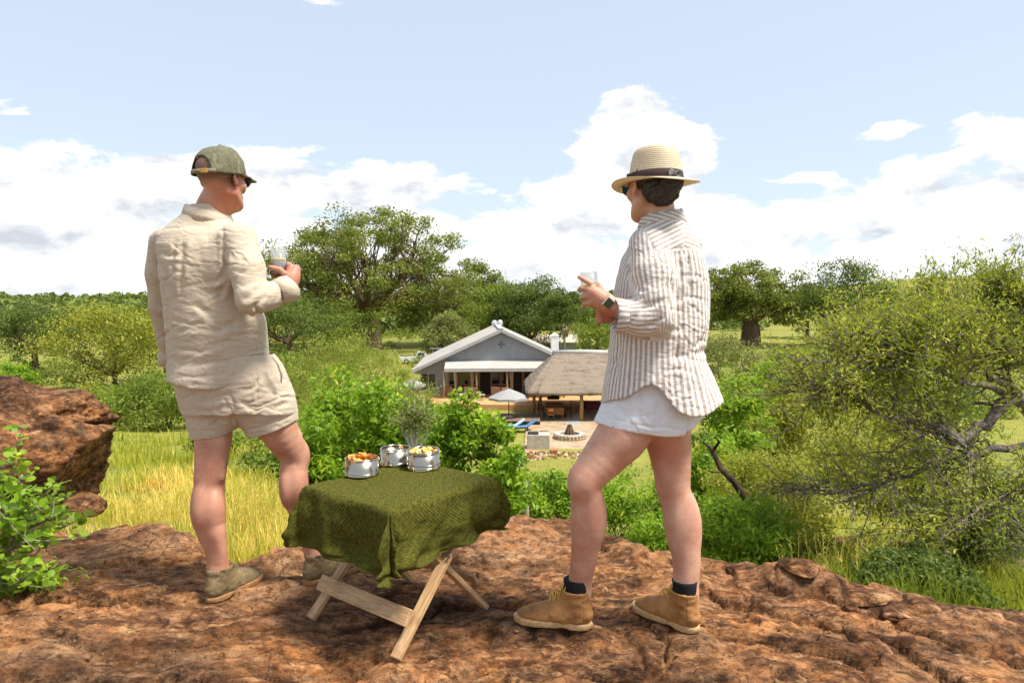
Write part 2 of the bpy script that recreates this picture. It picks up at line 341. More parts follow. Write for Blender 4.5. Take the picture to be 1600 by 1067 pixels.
def rock_z(x, y, full=False):
    x = np.asarray(x, float); y = np.asarray(y, float)
    wx = x + .10 * fbm(x * 2.2, y * 2.2, oct=3, seed=21); wy = y + .10 * fbm(x * 2.2, y * 2.2, oct=3, seed=31)
    z = rock_base(x, y)
    # tilted strata that break off in ledges
    s = (wy * 2.4 - wx * .75 + .55 * fbm(wx * 1.2, wy * 1.2, oct=3, seed=41)) * 1.55; fr = s - np.floor(s); idx = np.floor(s)
    lay = _h(idx.astype(np.int64), np.zeros_like(idx, np.int64), np.zeros_like(idx, np.int64), 5)
    z = z + (fr - .5) * (.016 + .012 * lay) + .006 * lay
    s2 = (wy * 7.0 - wx * 2.6 + .8 * fbm(wx * 2.5, wy * 2.5, oct=3, seed=43)) * 1.2; fr2 = s2 - np.floor(s2)
    z = z + (fr2 - .5) * .011 * sstep(fbm(x * 1.3, y * 1.3, oct=2, seed=44), -.2, .5)
    lump = fbm(x * 2.6, y * 3.2, oct=5, seed=51); z = z + .008 * lump
    z = z + .004 * ridged(wx * 4, wy * 9, oct=4, seed=61) - .004 + .0045 * fbm(x * 28, y * 34, oct=3, seed=66)
    pit = fbm(x * 9, y * 9, oct=3, seed=71); z = z - .010 * sstep(pit, .45, .9)
    # plates of rock that lie at slightly different levels, with dark joints between them
    for fx, fy, st, dep, wd, sd in ((.8, 1.9, .014, .016, .016, 101), (1.8, 4.2, .007, .010, .022, 111), (4.0, 9.0, .0035, .006, .035, 121)):
        q = fbm(wx * fx - wy * .3 * fx, wy * fy, oct=4, seed=sd, gain=.42); z = z + st * np.tanh(q / .025) - dep * np.exp(-(q / wd) ** 2) * sstep(fbm(x * 1.5, y * 1.5, oct=2, seed=sd + 5), -.5, .2)
    crk = np.zeros_like(z)
    for i, c in enumerate(CRACKS):
        d, side = seg_dist(wx, wy, c); w = .010 + .008 * (i % 3)
        z = z - .032 * np.exp(-(d / (w * .7)) ** 2) + .016 * side * np.exp(-(d / .10) ** 2); crk = np.maximum(crk, np.exp(-(d / .02) ** 2))
    # level round the shoes and table feet
    wsum = np.zeros_like(z)
    zc_ = np.zeros_like(z)
    for cx, cy, cz in CONTACT:
        w_ = np.exp(-(((x - cx) ** 2 + (y - cy) ** 2) / .085 ** 2) ** 1.5); zc_ = np.where(w_ > wsum, cz, zc_); wsum = np.maximum(wsum, w_)
    z = z * (1 - wsum) + (zc_ - .002 + .003 * fbm(x * 28, y * 34, oct=2, seed=66)) * wsum
    ye = np.interp(x, _YE[:, 0], _YE[:, 1]) + .16 * fbm(x * 2.3, x * 0 + 3, oct=4, seed=81)
    over = np.maximum(y - ye, 0); lip = .05 * np.exp(-((y - ye + .16) / .16) ** 2) * (.6 + fbm(x * 3.1, y * 3, oct=3, seed=85))
    z = z + lip - np.minimum(over * 1.0 + 2.2 * over ** 2, 3.0)
    return z
xs = np.concatenate([np.linspace(-7, -2.9, 60, endpoint=False), np.linspace(-2.9, 3.2, 760, endpoint=False), np.linspace(3.2, 7, 50)])
yr = np.concatenate([np.linspace(-5, 1.7, 60, endpoint=False), np.linspace(1.7, 4.35, 380)])
RX, RY = np.meshgrid(xs, yr); RZ = rock_z(RX, RY)
pale = np.zeros_like(RX)
for px, py, w, hgt, k in ((430, 900, 60, 28, .95), (230, 855, 90, 12, .7), (120, 880, 80, 14, .6), (810, 845, 60, 26, .9), (60, 1010, 90, 30, .7), (560, 850, 60, 22, .5), (480, 960, 70, 18, .35), (1140, 1000, 60, 10, .3), (1440, 1040, 60, 14, .6), (280, 1010, 60, 14, .5), (340, 835, 40, 8, .7)):
    P0 = at(px, py, 1.0); d0 = P0 - np.array([0, 0, CAM_Z]); Yc = CAM_Z / -d0[2]; cx, cy = d0[0] * Yc, Yc
    sx = w / FPX * Yc; sy = hgt / FPX * Yc * Yc / CAM_Z
    pale = np.maximum(pale, k * np.exp(-(((RX - cx) / sx) ** 2 + ((RY - cy) / sy) ** 2)))
pale = pale * (0.75 + .5 * fbm(RX * 7, RY * 12, oct=3, seed=91))
obj('rock_outcrop', mesh_np('rock_outcrop', np.stack([RX, RY, RZ], -1).reshape(-1, 3), grid_faces(*RX.shape), attrs={'pale': np.clip(pale, 0, 1)}), M_rock, kind='structure')
def boulder(name, c, size, seed, mat=None, n=40, rough=.28, flat=.0, rz=0.0, **props):
    """angular stone: a sphere cut by random planes and broken up by noise"""
    u = np.linspace(0, np.pi, n); v = np.linspace(0, 2 * np.pi, 2 * n, endpoint=False)
    U, V_ = np.meshgrid(u, v, indexing='ij'); D = np.stack([np.sin(U) * np.cos(V_), np.sin(U) * np.sin(V_), np.cos(U)], -1).reshape(-1, 3)
    r = np.random.default_rng(seed); rad = np.ones(len(D)) * 1.15
    for _ in range(16):
        nn = r.normal(size=3); nn /= np.linalg.norm(nn); h = r.uniform(.72, 1.0); dd = D @ nn
        rad = np.where(dd > .05, np.minimum(rad, h / np.maximum(dd, .05)), rad)
    rad = rad * (1 + rough * .30 * fbm(D[:, 0] * 1.8 + seed, D[:, 1] * 1.8, D[:, 2] * 1.8, oct=5, seed=seed) - rough * .07 * np.maximum(ridged(D[:, 0] * 3, D[:, 1] * 3, D[:, 2] * 3.4 + seed, oct=5, seed=seed + 9, gain=.6), -.5))
    P = D * rad[:, None] * np.array(size) / 2
    c_, s_ = math.cos(rz), math.sin(rz); P = P @ np.array([[c_, -s_, 0], [s_, c_, 0], [0, 0, 1]]).T
    nr, nc = n, 2 * n; F = []
    i, j = np.meshgrid(np.arange(nr - 1), np.arange(nc), indexing='ij'); a = i * nc + j; b_ = i * nc + (j + 1) % nc
    F = np.stack([a.ravel(), (a + nc).ravel(), (b_ + nc).ravel(), b_.ravel()], 1)
    return obj(name, mesh_np(name, P, F, attrs={'pale': np.zeros(len(P))}), mat or M_rock, loc=tuple(c), **props)
# ------------------------------------------------------------------ smooth solid modelling on a grid (bodies, clothes, shoes)
class Grid:
    def __init__(s, lo, hi, h):
        s.lo = np.array(lo, float); s.h = h; n = np.ceil((np.array(hi) - s.lo) / h).astype(int) + 1; s.n = n
        s.ax = [(s.lo[i] + h * np.arange(n[i])).astype(np.float32) for i in range(3)]; s.D = np.full(n, 1.0, np.float32)
    def region(s, lo, hi, pad):
        a = np.clip(np.floor((np.array(lo) - pad - s.lo) / s.h).astype(int), 0, s.n); b = np.clip(np.ceil((np.array(hi) + pad - s.lo) / s.h).astype(int) + 1, 0, s.n)
        sl = tuple(slice(a[i], b[i]) for i in range(3))
        X = s.ax[0][sl[0]][:, None, None]; Y = s.ax[1][sl[1]][None, :, None]; Z = s.ax[2][sl[2]][None, None, :]
        return sl, X, Y, Z
    def put(s, sl, d, k, sub=False):
        a = s.D[sl]
        if a.size == 0: return
        if sub: a = -a
        d = d.astype(np.float32)
        if k > 0:
            h = np.clip(.5 + .5 * (d - a) / k, 0, 1); r = d + (a - d) * h - k * h * (1 - h)
        else: r = np.minimum(a, d)
        s.D[sl] = -r if sub else r
    def cone(s, a, b, ra, rb, k=.015, sub=False):
        a = np.array(a, float); b = np.array(b, float); m = max(ra, rb) + k + 3 * s.h
        sl, X, Y, Z = s.region(np.minimum(a, b), np.maximum(a, b), m)
        v = b - a; L2 = max(float(v @ v), 1e-9)
        t = np.clip(((X - a[0]) * v[0] + (Y - a[1]) * v[1] + (Z - a[2]) * v[2]) / L2, 0, 1)
        d = np.sqrt((X - a[0] - t * v[0]) ** 2 + (Y - a[1] - t * v[1]) ** 2 + (Z - a[2] - t * v[2]) ** 2) - (ra + (rb - ra) * t)
        s.put(sl, d, k, sub); return s
    def chain(s, pts, rad, k=.015, sub=False):
        for i in range(len(pts) - 1): s.cone(pts[i], pts[i + 1], rad[i], rad[i + 1], k, sub)
        return s
    def limb(s, pts, rad, k=.010, n=5, k0=.03):
        """smooth tapered limb through the joints (Catmull-Rom), merged with the rest by k0"""
        P = np.array(pts, float); Rr = np.array(rad, float); m = len(P); Q = []; q = []
        for i in range(m - 1):
            p0, p1, p2, p3 = P[max(i - 1, 0)], P[i], P[i + 1], P[min(i + 2, m - 1)]; r0, r1, r2, r3 = Rr[max(i - 1, 0)], Rr[i], Rr[i + 1], Rr[min(i + 2, m - 1)]
            for t in np.arange(n) / n:
                h = lambda a, b, c, d: .5 * (2 * b + (c - a) * t + (2 * a - 5 * b + 4 * c - d) * t * t + (3 * b - a - 3 * c + d) * t ** 3)
                Q.append(h(p0, p1, p2, p3)); q.append(h(r0, r1, r2, r3))
        Q.append(P[-1]); q.append(Rr[-1])
        old = s.D; s.D = np.full(s.n, 1.0, np.float32)
        for i in range(len(Q) - 1): s.cone(Q[i], Q[i + 1], q[i], q[i + 1], .003)
        new = s.D; s.D = old; s.put((slice(None),) * 3, new, k0); return s
    def ell(s, c, r, M=None, k=.015, sub=False):
        """ellipsoid; M columns are its axes"""
        c = np.array(c, float); r = np.array(r, float); M = np.eye(3) if M is None else np.array(M, float)
        ext = np.sqrt(((M * r) ** 2).sum(1)); sl, X, Y, Z = s.region(c - ext, c + ext, k + 3 * s.h)
        x, y, z = X - c[0], Y - c[1], Z - c[2]
        q = [(M[0, i] * x + M[1, i] * y + M[2, i] * z) for i in range(3)]
        k0 = np.sqrt(sum((q[i] / r[i]) ** 2 for i in range(3))); k1 = np.sqrt(sum((q[i] / r[i] ** 2) ** 2 for i in range(3))) + 1e-6
        s.put(sl, k0 * (k0 - 1) / k1, k, sub); return s
    def stack(s, rows, k=.02, sub=False, ex=2.3, zlo=None, zhi=None):
        """horizontal slices (z, cx, cy, half width, half depth)"""
        A = np.array(sorted(rows)); z0, z1 = A[0, 0] if zlo is None else zlo, A[-1, 0] if zhi is None else zhi
        m = A[:, 3:5].max(0); sl, X, Y, Z = s.region((A[:, 1].min() - m[0], A[:, 2].min() - m[1], z0), (A[:, 1].max() + m[0], A[:, 2].max() + m[1], z1), .03 + k)
        cx, cy, a, b = (np.interp(Z.ravel(), A[:, 0], A[:, i]).astype(np.float32)[None, None, :] for i in (1, 2, 3, 4))
        kk = (np.abs((X - cx) / a) ** ex + np.abs((Y - cy) / b) ** ex) ** (1 / ex) + 1e-6
        d = np.sqrt((X - cx) ** 2 + (Y - cy) ** 2) * (1 - 1 / kk); d = np.where(kk < .3, -.05, d)
        d = np.maximum(d, np.maximum(z0 - Z, Z - z1)); s.put(sl, d, k, sub); return s
    def cut(s, fn):
        """keep where fn(X,Y,Z) < 0"""
        s.D = np.maximum(s.D, fn(s.ax[0][:, None, None], s.ax[1][None, :, None], s.ax[2][None, None, :]).astype(np.float32)); return s
    def shell(s, t, zmax=None):
        inner = -(s.D + t)
        if zmax is not None: inner = np.where(s.ax[2][None, None, :] < zmax, inner, -1)
        s.D = np.maximum(s.D, inner.astype(np.float32)); return s
    def mesh(s, smooth=2):
        D = s.D; S = D < 0; n = s.n
        c = S[:-1, :-1, :-1].astype(np.uint8)
        for dx, dy, dz in ((1, 0, 0), (0, 1, 0), (1, 1, 0), (0, 0, 1), (1, 0, 1), (0, 1, 1), (1, 1, 1)):
            c = c + S[dx:n[0] - 1 + dx, dy:n[1] - 1 + dy, dz:n[2] - 1 + dz]
        I = np.argwhere((c > 0) & (c < 8)); ID = np.full(c.shape, -1, np.int32); ID[tuple(I.T)] = np.arange(len(I))
        off = [(0, 0, 0), (1, 0, 0), (0, 1, 0), (1, 1, 0), (0, 0, 1), (1, 0, 1), (0, 1, 1), (1, 1, 1)]
        val = np.stack([D[I[:, 0] + o[0], I[:, 1] + o[1], I[:, 2] + o[2]] for o in off], 1)
        acc = np.zeros((len(I), 3)); cnt = np.zeros(len(I))
        for a, b in ((0, 1), (2, 3), (4, 5), (6, 7), (0, 2), (1, 3), (4, 6), (5, 7), (0, 4), (1, 5), (2, 6), (3, 7)):
            va, vb = val[:, a], val[:, b]; m = (va < 0) != (vb < 0); t = np.where(m, va / np.where(m, va - vb, 1), 0)
            oa, ob = np.array(off[a]), np.array(off[b]); acc += np.where(m[:, None], oa + t[:, None] * (ob - oa), 0); cnt += m
        V = s.lo + s.h * (I + acc / cnt[:, None]); F = []
        for ax in range(3):
            lo_ = [slice(1, -1)] * 3; hi_ = [slice(1, -1)] * 3; lo_[ax] = slice(0, -1); hi_[ax] = slice(1, None)
            A, B = S[tuple(lo_)], S[tuple(hi_)]; E = np.argwhere(A != B); 
            if not len(E): continue
            sg = A[tuple(E.T)]; e = E.copy(); u, w = (ax + 1) % 3, (ax + 2) % 3
            e[:, u] += 1; e[:, w] += 1
            def cell(du, dw):
                q = e.copy(); q[:, u] += du; q[:, w] += dw; return ID[tuple(q.T)]
            q = np.stack([cell(-1, -1), cell(0, -1), cell(0, 0), cell(-1, 0)], 1); q[~sg] = q[~sg][:, ::-1]; F.append(q)
        F = np.concatenate(F); F = F[(F >= 0).all(1)]
        for _ in range(smooth): V = relax(V, F)
        return V, F
def relax(V, F, f=.5):
    n = len(V); s = np.zeros((n, 3)); c = np.zeros(n)
    for i in range(4):
        a, b = F[:, i], F[:, (i + 1) % 4]
        for k in range(3): s[:, k] += np.bincount(a, V[b, k], n) + np.bincount(b, V[a, k], n)
        c += np.bincount(a, minlength=n) + np.bincount(b, minlength=n)
    return V * (1 - f) + f * s / np.maximum(c, 1)[:, None]
def normals(V, F):
    fn = np.cross(V[F[:, 2]] - V[F[:, 0]], V[F[:, 3]] - V[F[:, 1]]); n = len(V); N_ = np.zeros((n, 3))
    for i in range(4):
        for k in range(3): N_[:, k] += np.bincount(F[:, i], fn[:, k], n)
    return N_ / (np.linalg.norm(N_, axis=1, keepdims=True) + 1e-12)
def proj(V):
    """photo pixel of world points"""
    x, y, z = V[:, 0], V[:, 1], V[:, 2] - CAM_Z; c, s_ = math.cos(PITCH), math.sin(PITCH)
    d = y * c - z * s_; u = y * s_ + z * c
    return 800 + FPX * x / d, 533.5 - FPX * u / d
def frame(fwd, up=(0, 0, 1)):
    """columns: right, forward, up"""
    f = np.array(fwd, float); f /= np.linalg.norm(f); u = np.array(up, float); r = np.cross(f, u); r /= np.linalg.norm(r); u = np.cross(r, f)
    return np.stack([r, f, u], 1)
# folds: list of (polyline in photo pixels, depth m, width px, side): grooves or ridges pressed into cloth
def fold(V, Nn, lines, h_scale=1.0, side=None):
    px, py = proj(V); d = np.zeros(len(V)); px = px + 2.0 * vnoise(px / 9, py / 9, seed=4); py = py + 2.0 * vnoise(px / 9, py / 9, seed=5)
    for poly, dep, w in lines:
        poly = [tuple(map(float, p)) for p in poly]
        dd, sd = seg_dist(px, py, poly)
        L = poly[-1]; A = poly[0]
        tt = ((px - A[0]) * (L[0] - A[0]) + (py - A[1]) * (L[1] - A[1])) / ((L[0] - A[0]) ** 2 + (L[1] - A[1]) ** 2 + 1e-6)
        fade = sstep(tt, -.05, .2) * (1 - sstep(tt, .75, 1.05))
        off = dd * sd
        w = w * 1.12; wv = .55 + .45 * vnoise(px / 23, py / 23, seed=int(A[0])); d += .62 * dep * fade * wv * (np.exp(-(off / w) ** 2) - .45 * np.exp(-((off - 1.9 * w) / (1.5 * w)) ** 2))
    return V + Nn * d[:, None] * h_scale
# ------------------------------------------------------------------ materials for the two people
def skin_mat(name, base, red):
    m, nt, b = material(name); n, l = nt.nodes, nt.links
    t = n.new('ShaderNodeTexCoord'); z = n.new('ShaderNodeTexNoise'); z.inputs['Scale'].default_value = 14; z.inputs['Detail'].default_value = 6; l.new(t.outputs['Object'], z.inputs['Vector'])
    z2 = n.new('ShaderNodeTexNoise'); z2.inputs['Scale'].default_value = 140; z2.inputs['Detail'].default_value = 3; l.new(t.outputs['Object'], z2.inputs['Vector'])
    ad = n.new('ShaderNodeMath'); ad.operation = 'MULTIPLY_ADD'; l.new(z2.outputs['Fac'], ad.inputs[0]); ad.inputs[1].default_value = .5; l.new(z.outputs['Fac'], ad.inputs[2])
    r = n.new('ShaderNodeValToRGB'); l.new(ad.outputs[0], r.inputs[0]); r.color_ramp.elements[0].position = .58; r.color_ramp.elements[1].position = .92
    r.color_ramp.elements[0].color = (*red, 1); r.color_ramp.elements[1].color = (*base, 1)
    a = n.new('ShaderNodeAttribute'); a.attribute_name = 'redness'
    mx = n.new('ShaderNodeMix'); mx.data_type = 'RGBA'; l.new(a.outputs['Fac'], mx.inputs[0]); l.new(r.outputs[0], mx.inputs[6]); mx.inputs[7].default_value = (red[0] * .98, red[1] * .72, red[2] * .66, 1)
    a2 = n.new('ShaderNodeAttribute'); a2.attribute_name = 'stubble'
    z3 = n.new('ShaderNodeTexNoise'); z3.inputs['Scale'].default_value = 420; z3.inputs['Detail'].default_value = 2; l.new(t.outputs['Object'], z3.inputs['Vector'])
    q = n.new('ShaderNodeMath'); q.operation = 'MULTIPLY'; l.new(a2.outputs['Fac'], q.inputs[0]); q2 = n.new('ShaderNodeMapRange'); l.new(z3.outputs['Fac'], q2.inputs[0]); q2.inputs[1].default_value = .22; q2.inputs[2].default_value = .52; l.new(q2.outputs[0], q.inputs[1])
    mx2 = n.new('ShaderNodeMix'); mx2.data_type = 'RGBA'; l.new(q.outputs[0], mx2.inputs[0]); l.new(mx.outputs[2], mx2.inputs[6]); mx2.inputs[7].default_value = (.060, .034, .022, 1)
    l.new(mx2.outputs[2], b.inputs['Base Color']); b.inputs['Roughness'].default_value = .5; b.inputs['Specular IOR Level'].default_value = .35
    b.inputs['Subsurface Weight'].default_value = .06; b.inputs['Subsurface Radius'].default_value = (.012, .005, .003); b.inputs['Subsurface Scale'].default_value = .6
    bp = n.new('ShaderNodeBump'); bp.inputs['Strength'].default_value = .25; bp.inputs['Distance'].default_value = .002; l.new(z2.outputs['Fac'], bp.inputs['Height']); l.new(bp.outputs[0], b.inputs['Normal'])
    return m
def cloth_mat(name, rgb, weave=900, stripes=None, crease=.5, var=.08, rgb_d=None, thin=.0):
    m, nt, b = material(name); n, l = nt.nodes, nt.links
    t = n.new('ShaderNodeTexCoord')
    def nz(s, d=4, st=(1, 1, 1), dist=0.0):
        mp = n.new('ShaderNodeMapping'); mp.inputs['Scale'].default_value = st; l.new(t.outputs['Object'], mp.inputs[0])
        x = n.new('ShaderNodeTexNoise'); x.inputs['Scale'].default_value = s; x.inputs['Detail'].default_value = d; x.inputs['Distortion'].default_value = dist; l.new(mp.outputs[0], x.inputs['Vector']); return x.outputs['Fac']
    r = n.new('ShaderNodeValToRGB'); 
    slub = n.new('ShaderNodeMath'); slub.operation = 'ADD'; l.new(nz(260, 2, (1, 1, .08)), slub.inputs[0]); l.new(nz(260, 2, (.08, .08, 1)), slub.inputs[1])
    l.new(slub.outputs[0], r.inputs[0]); r.color_ramp.elements[0].position = .75; r.color_ramp.elements[1].position = 1.0 if False else 1.0
    d = tuple(c * (1 - 2 * var) for c in rgb); r.color_ramp.elements[0].color = (*d, 1); r.color_ramp.elements[1].color = (*rgb, 1)
    col = r.outputs[0]
    if stripes:
        a = n.new('ShaderNodeAttribute'); a.attribute_name = 'su'
        mu = n.new('ShaderNodeMath'); mu.operation = 'MULTIPLY'; l.new(a.outputs['Fac'], mu.inputs[0]); mu.inputs[1].default_value = 1 / stripes[0]
        fr = n.new('ShaderNodeMath'); fr.operation = 'PINGPONG'; l.new(mu.outputs[0], fr.inputs[0]); fr.inputs[1].default_value = .5
        sr = n.new('ShaderNodeMapRange'); sr.interpolation_type = 'SMOOTHSTEP'; l.new(fr.outputs[0], sr.inputs[0]); sr.inputs[1].default_value = .20; sr.inputs[2].default_value = .30
        mx = n.new('ShaderNodeMix'); mx.data_type = 'RGBA'; l.new(sr.outputs[0], mx.inputs[0]); l.new(col, mx.inputs[6])
        r2 = n.new('ShaderNodeValToRGB'); l.new(slub.outputs[0], r2.inputs[0]); r2.color_ramp.elements[0].position = .75
        r2.color_ramp.elements[0].color = (*(c * .75 for c in stripes[1]), 1); r2.color_ramp.elements[1].color = (*stripes[1], 1); l.new(r2.outputs[0], mx.inputs[7]); col = mx.outputs[2]
    l.new(col, b.inputs['Base Color']); b.inputs['Roughness'].default_value = .92; b.inputs['Specular IOR Level'].default_value = .12
    b.inputs['Sheen Weight'].default_value = .15
    v = n.new('ShaderNodeTexVoronoi'); v.feature = 'DISTANCE_TO_EDGE'; v.inputs['Scale'].default_value = 15
    wz = n.new('ShaderNodeTexNoise'); wz.inputs['Scale'].default_value = 7; wz.inputs['Detail'].default_value = 3; l.new(t.outputs['Object'], wz.inputs['Vector'])
    vm = n.new('ShaderNodeVectorMath'); vm.operation = 'MULTIPLY_ADD'; l.new(wz.outputs['Color'], vm.inputs[0]); vm.inputs[1].default_value = (.12, .12, .06)
    mp2 = n.new('ShaderNodeMapping'); mp2.inputs['Scale'].default_value = (.6, .6, 1.25); l.new(t.outputs['Object'], mp2.inputs[0]); l.new(mp2.outputs[0], vm.inputs[2]); l.new(vm.outputs[0], v.inputs['Vector'])
    vr = n.new('ShaderNodeMapRange'); l.new(v.outputs['Distance'], vr.inputs[0]); vr.inputs[1].default_value = 0; vr.inputs[2].default_value = .10; vr.inputs[3].default_value = 1; vr.inputs[4].default_value = 0
    msk = n.new('ShaderNodeMath'); msk.operation = 'MULTIPLY'; l.new(vr.outputs[0], msk.inputs[0]); l.new(nz(9, 3), msk.inputs[1])
    b1 = n.new('ShaderNodeBump'); b1.inputs['Strength'].default_value = crease * .35; b1.inputs['Distance'].default_value = .006; l.new(msk.outputs[0], b1.inputs['Height'])
    b15 = n.new('ShaderNodeBump'); b15.inputs['Strength'].default_value = crease * .6; b15.inputs['Distance'].default_value = .016; l.new(nz(17, 4, (.7, .7, 1.6), .6), b15.inputs['Height']); l.new(b1.outputs[0], b15.inputs['Normal'])
    b2 = n.new('ShaderNodeBump'); b2.inputs['Strength'].default_value = .35; b2.inputs['Distance'].default_value = .0012; l.new(slub.outputs[0], b2.inputs['Height']); l.new(b15.outputs[0], b2.inputs['Normal']); l.new(b2.outputs[0], b.inputs['Normal'])
    return m
M_skin_m = skin_mat('sunned_skin', (.54, .30, .20), (.43, .185, .115))
M_skin_w = skin_mat('fair_skin', (.58, .335, .235), (.48, .225, .15))
M_linen = cloth_mat('beige_linen', (.50, .415, .315), crease=.6)
M_shorts = cloth_mat('khaki_cotton', (.50, .41, .31), crease=.5)
M_white = cloth_mat('white_cotton', (.68, .67, .69), crease=.5, var=.04)
M_stripe = cloth_mat('striped_linen', (.68, .65, .63), stripes=(.0175, (.42, .34, .285)), crease=.6, var=.05)
M_suede = simple('olive_suede', (.20, .145, .075), .95, var=.3, scale=30, bump=.3, bscale=300, spec=.1)
M_tanboot = simple('tan_leather', (.36, .16, .05), .62, var=.35, scale=14, bump=.25, bscale=180, spec=.25, rgb2=(.46, .23, .08))
M_crepe = simple('crepe_sole', (.52, .33, .15), .85, var=.2, scale=40, bump=.5, bscale=160)
M_gum = simple('gum_sole', (.36, .19, .08), .85, var=.2, scale=40, bump=.5, bscale=160)
M_sock = simple('black_sock', (.012, .012, .014), .95, bump=.5, bscale=500)
M_lace = simple('yellow_lace', (.62, .38, .06), .8)
M_lace_o = simple('olive_lace', (.16, .12, .06), .9)
M_hair = simple('dark_hair', (.022, .013, .010), .45, var=.4, scale=120, bump=.6, bscale=140, spec=.5, stretch=(1, 1, .3))
M_black = simple('black_plastic', (.015, .014, .014), .35)
M_tort = simple('amber_plastic', (.13, .045, .02), .3, var=.5, scale=60)
M_bluelens = simple('blue_lens', (.05, .22, .42), .12, spec=.8)
def thin_glass(name, tint, gloss=.10, mist=.14):
    m, nt, b = material(name); n, l = nt.nodes, nt.links; n.remove(b)
    t = n.new('ShaderNodeBsdfTransparent'); t.inputs[0].default_value = (*tint, 1); gl = n.new('ShaderNodeBsdfGlossy'); gl.inputs['Roughness'].default_value = .04
    lw = n.new('ShaderNodeLayerWeight'); lw.inputs[0].default_value = .25; mr = n.new('ShaderNodeMapRange'); l.new(lw.outputs['Facing'], mr.inputs[0]); mr.inputs[3].default_value = gloss * .5; mr.inputs[4].default_value = gloss * 5
    mx = n.new('ShaderNodeMixShader'); l.new(mr.outputs[0], mx.inputs[0]); l.new(t.outputs[0], mx.inputs[1]); l.new(gl.outputs[0], mx.inputs[2]); fr_ = n.new('ShaderNodeBsdfDiffuse'); fr_.inputs[0].default_value = (.8, .82, .84, 1); m2 = n.new('ShaderNodeMixShader'); m2.inputs[0].default_value = mist; l.new(mx.outputs[0], m2.inputs[1]); l.new(fr_.outputs[0], m2.inputs[2]); l.new(m2.outputs[0], n['Material Output'].inputs[0]); return m
M_glass = thin_glass('clear_glass', (.93, .95, .95)); M_drink = thin_glass('clear_drink', (.93, .95, .94), .05)
M_slice = simple('lemon_slice', (.75, .48, .03), .5)
# ------------------------------------------------------------------ generic pieces
def sdf_obj(name, g, mat, parent, smooth=2, post=None, attrs=None):
    V, F = g.mesh(smooth)
    if post: V = post(V, normals(V, F))
    return obj(name, mesh_np(name, V, F, attrs=attrs(V) if attrs else None), mat, parent)
def head_sdf(g, c, H, k=.02, jaw=1.0):
    """head round centre c (between the ears); H columns right, forward, up"""
    L = lambda x, y, z: np.array(c) + H @ np.array([x, y, z])
    g.ell(L(0, -.012, .030), (.074, .096, .084), H, k)            # skull
    g.ell(L(0, .035, -.02), (.056, .056, .082), H, .02)           # face
    g.ell(L(0, .052, -.085), (.040 * jaw, .036, .032), H, .03)    # chin
    for s_ in (-1, 1):
        g.cone(L(.052 * s_, .0, -.060), L(.022 * s_, .068, -.098), .020 * jaw, .016, .03)   # jaw line
        g.ell(L(.042 * s_, .060, -.022), (.022, .022, .020), H, .02)                  # cheekbone
        g.cone(L(.014 * s_, .088, .022), L(.046 * s_, .074, .020), .010, .009, .014)     # brow
        g.ell(L(.031 * s_, .089, .004), (.014, .010, .008), H, .004, sub=True)        # eye socket
        g.ell(L(.031 * s_, .078, .004), (.012, .012, .011), H, .003)                  # eye
        E = H @ np.array([[math.cos(.35 * s_), -math.sin(.35 * s_), 0], [math.sin(.35 * s_), math.cos(.35 * s_), 0], [0, 0, 1]])
        e = L(.077 * s_, -.008, -.004)
        g.ell(e, (.008, .018, .031), E, .006); g.ell(e + H @ np.array([.006 * s_, .001, .004]), (.005, .009, .017), E, .003, sub=True)
        g.ell(L(.074 * s_, .002, -.028), (.006, .009, .010), E, .006)                 # lobe
    g.chain([L(0, .094, .012), L(0, .112, -.026), L(0, .100, -.036)], [.009, .013, .010], .012)   # nose
    g.cone(L(-.018, .090, -.058), L(.018, .090, -.058), .007, .007, .008); g.cone(L(-.016, .090, -.068), L(.016, .090, -.068), .008, .008, .008)   # lips
    g.cone(L(-.016, .099, -.0625), L(.016, .099, -.0625), .0012, .0012, .002, sub=True)
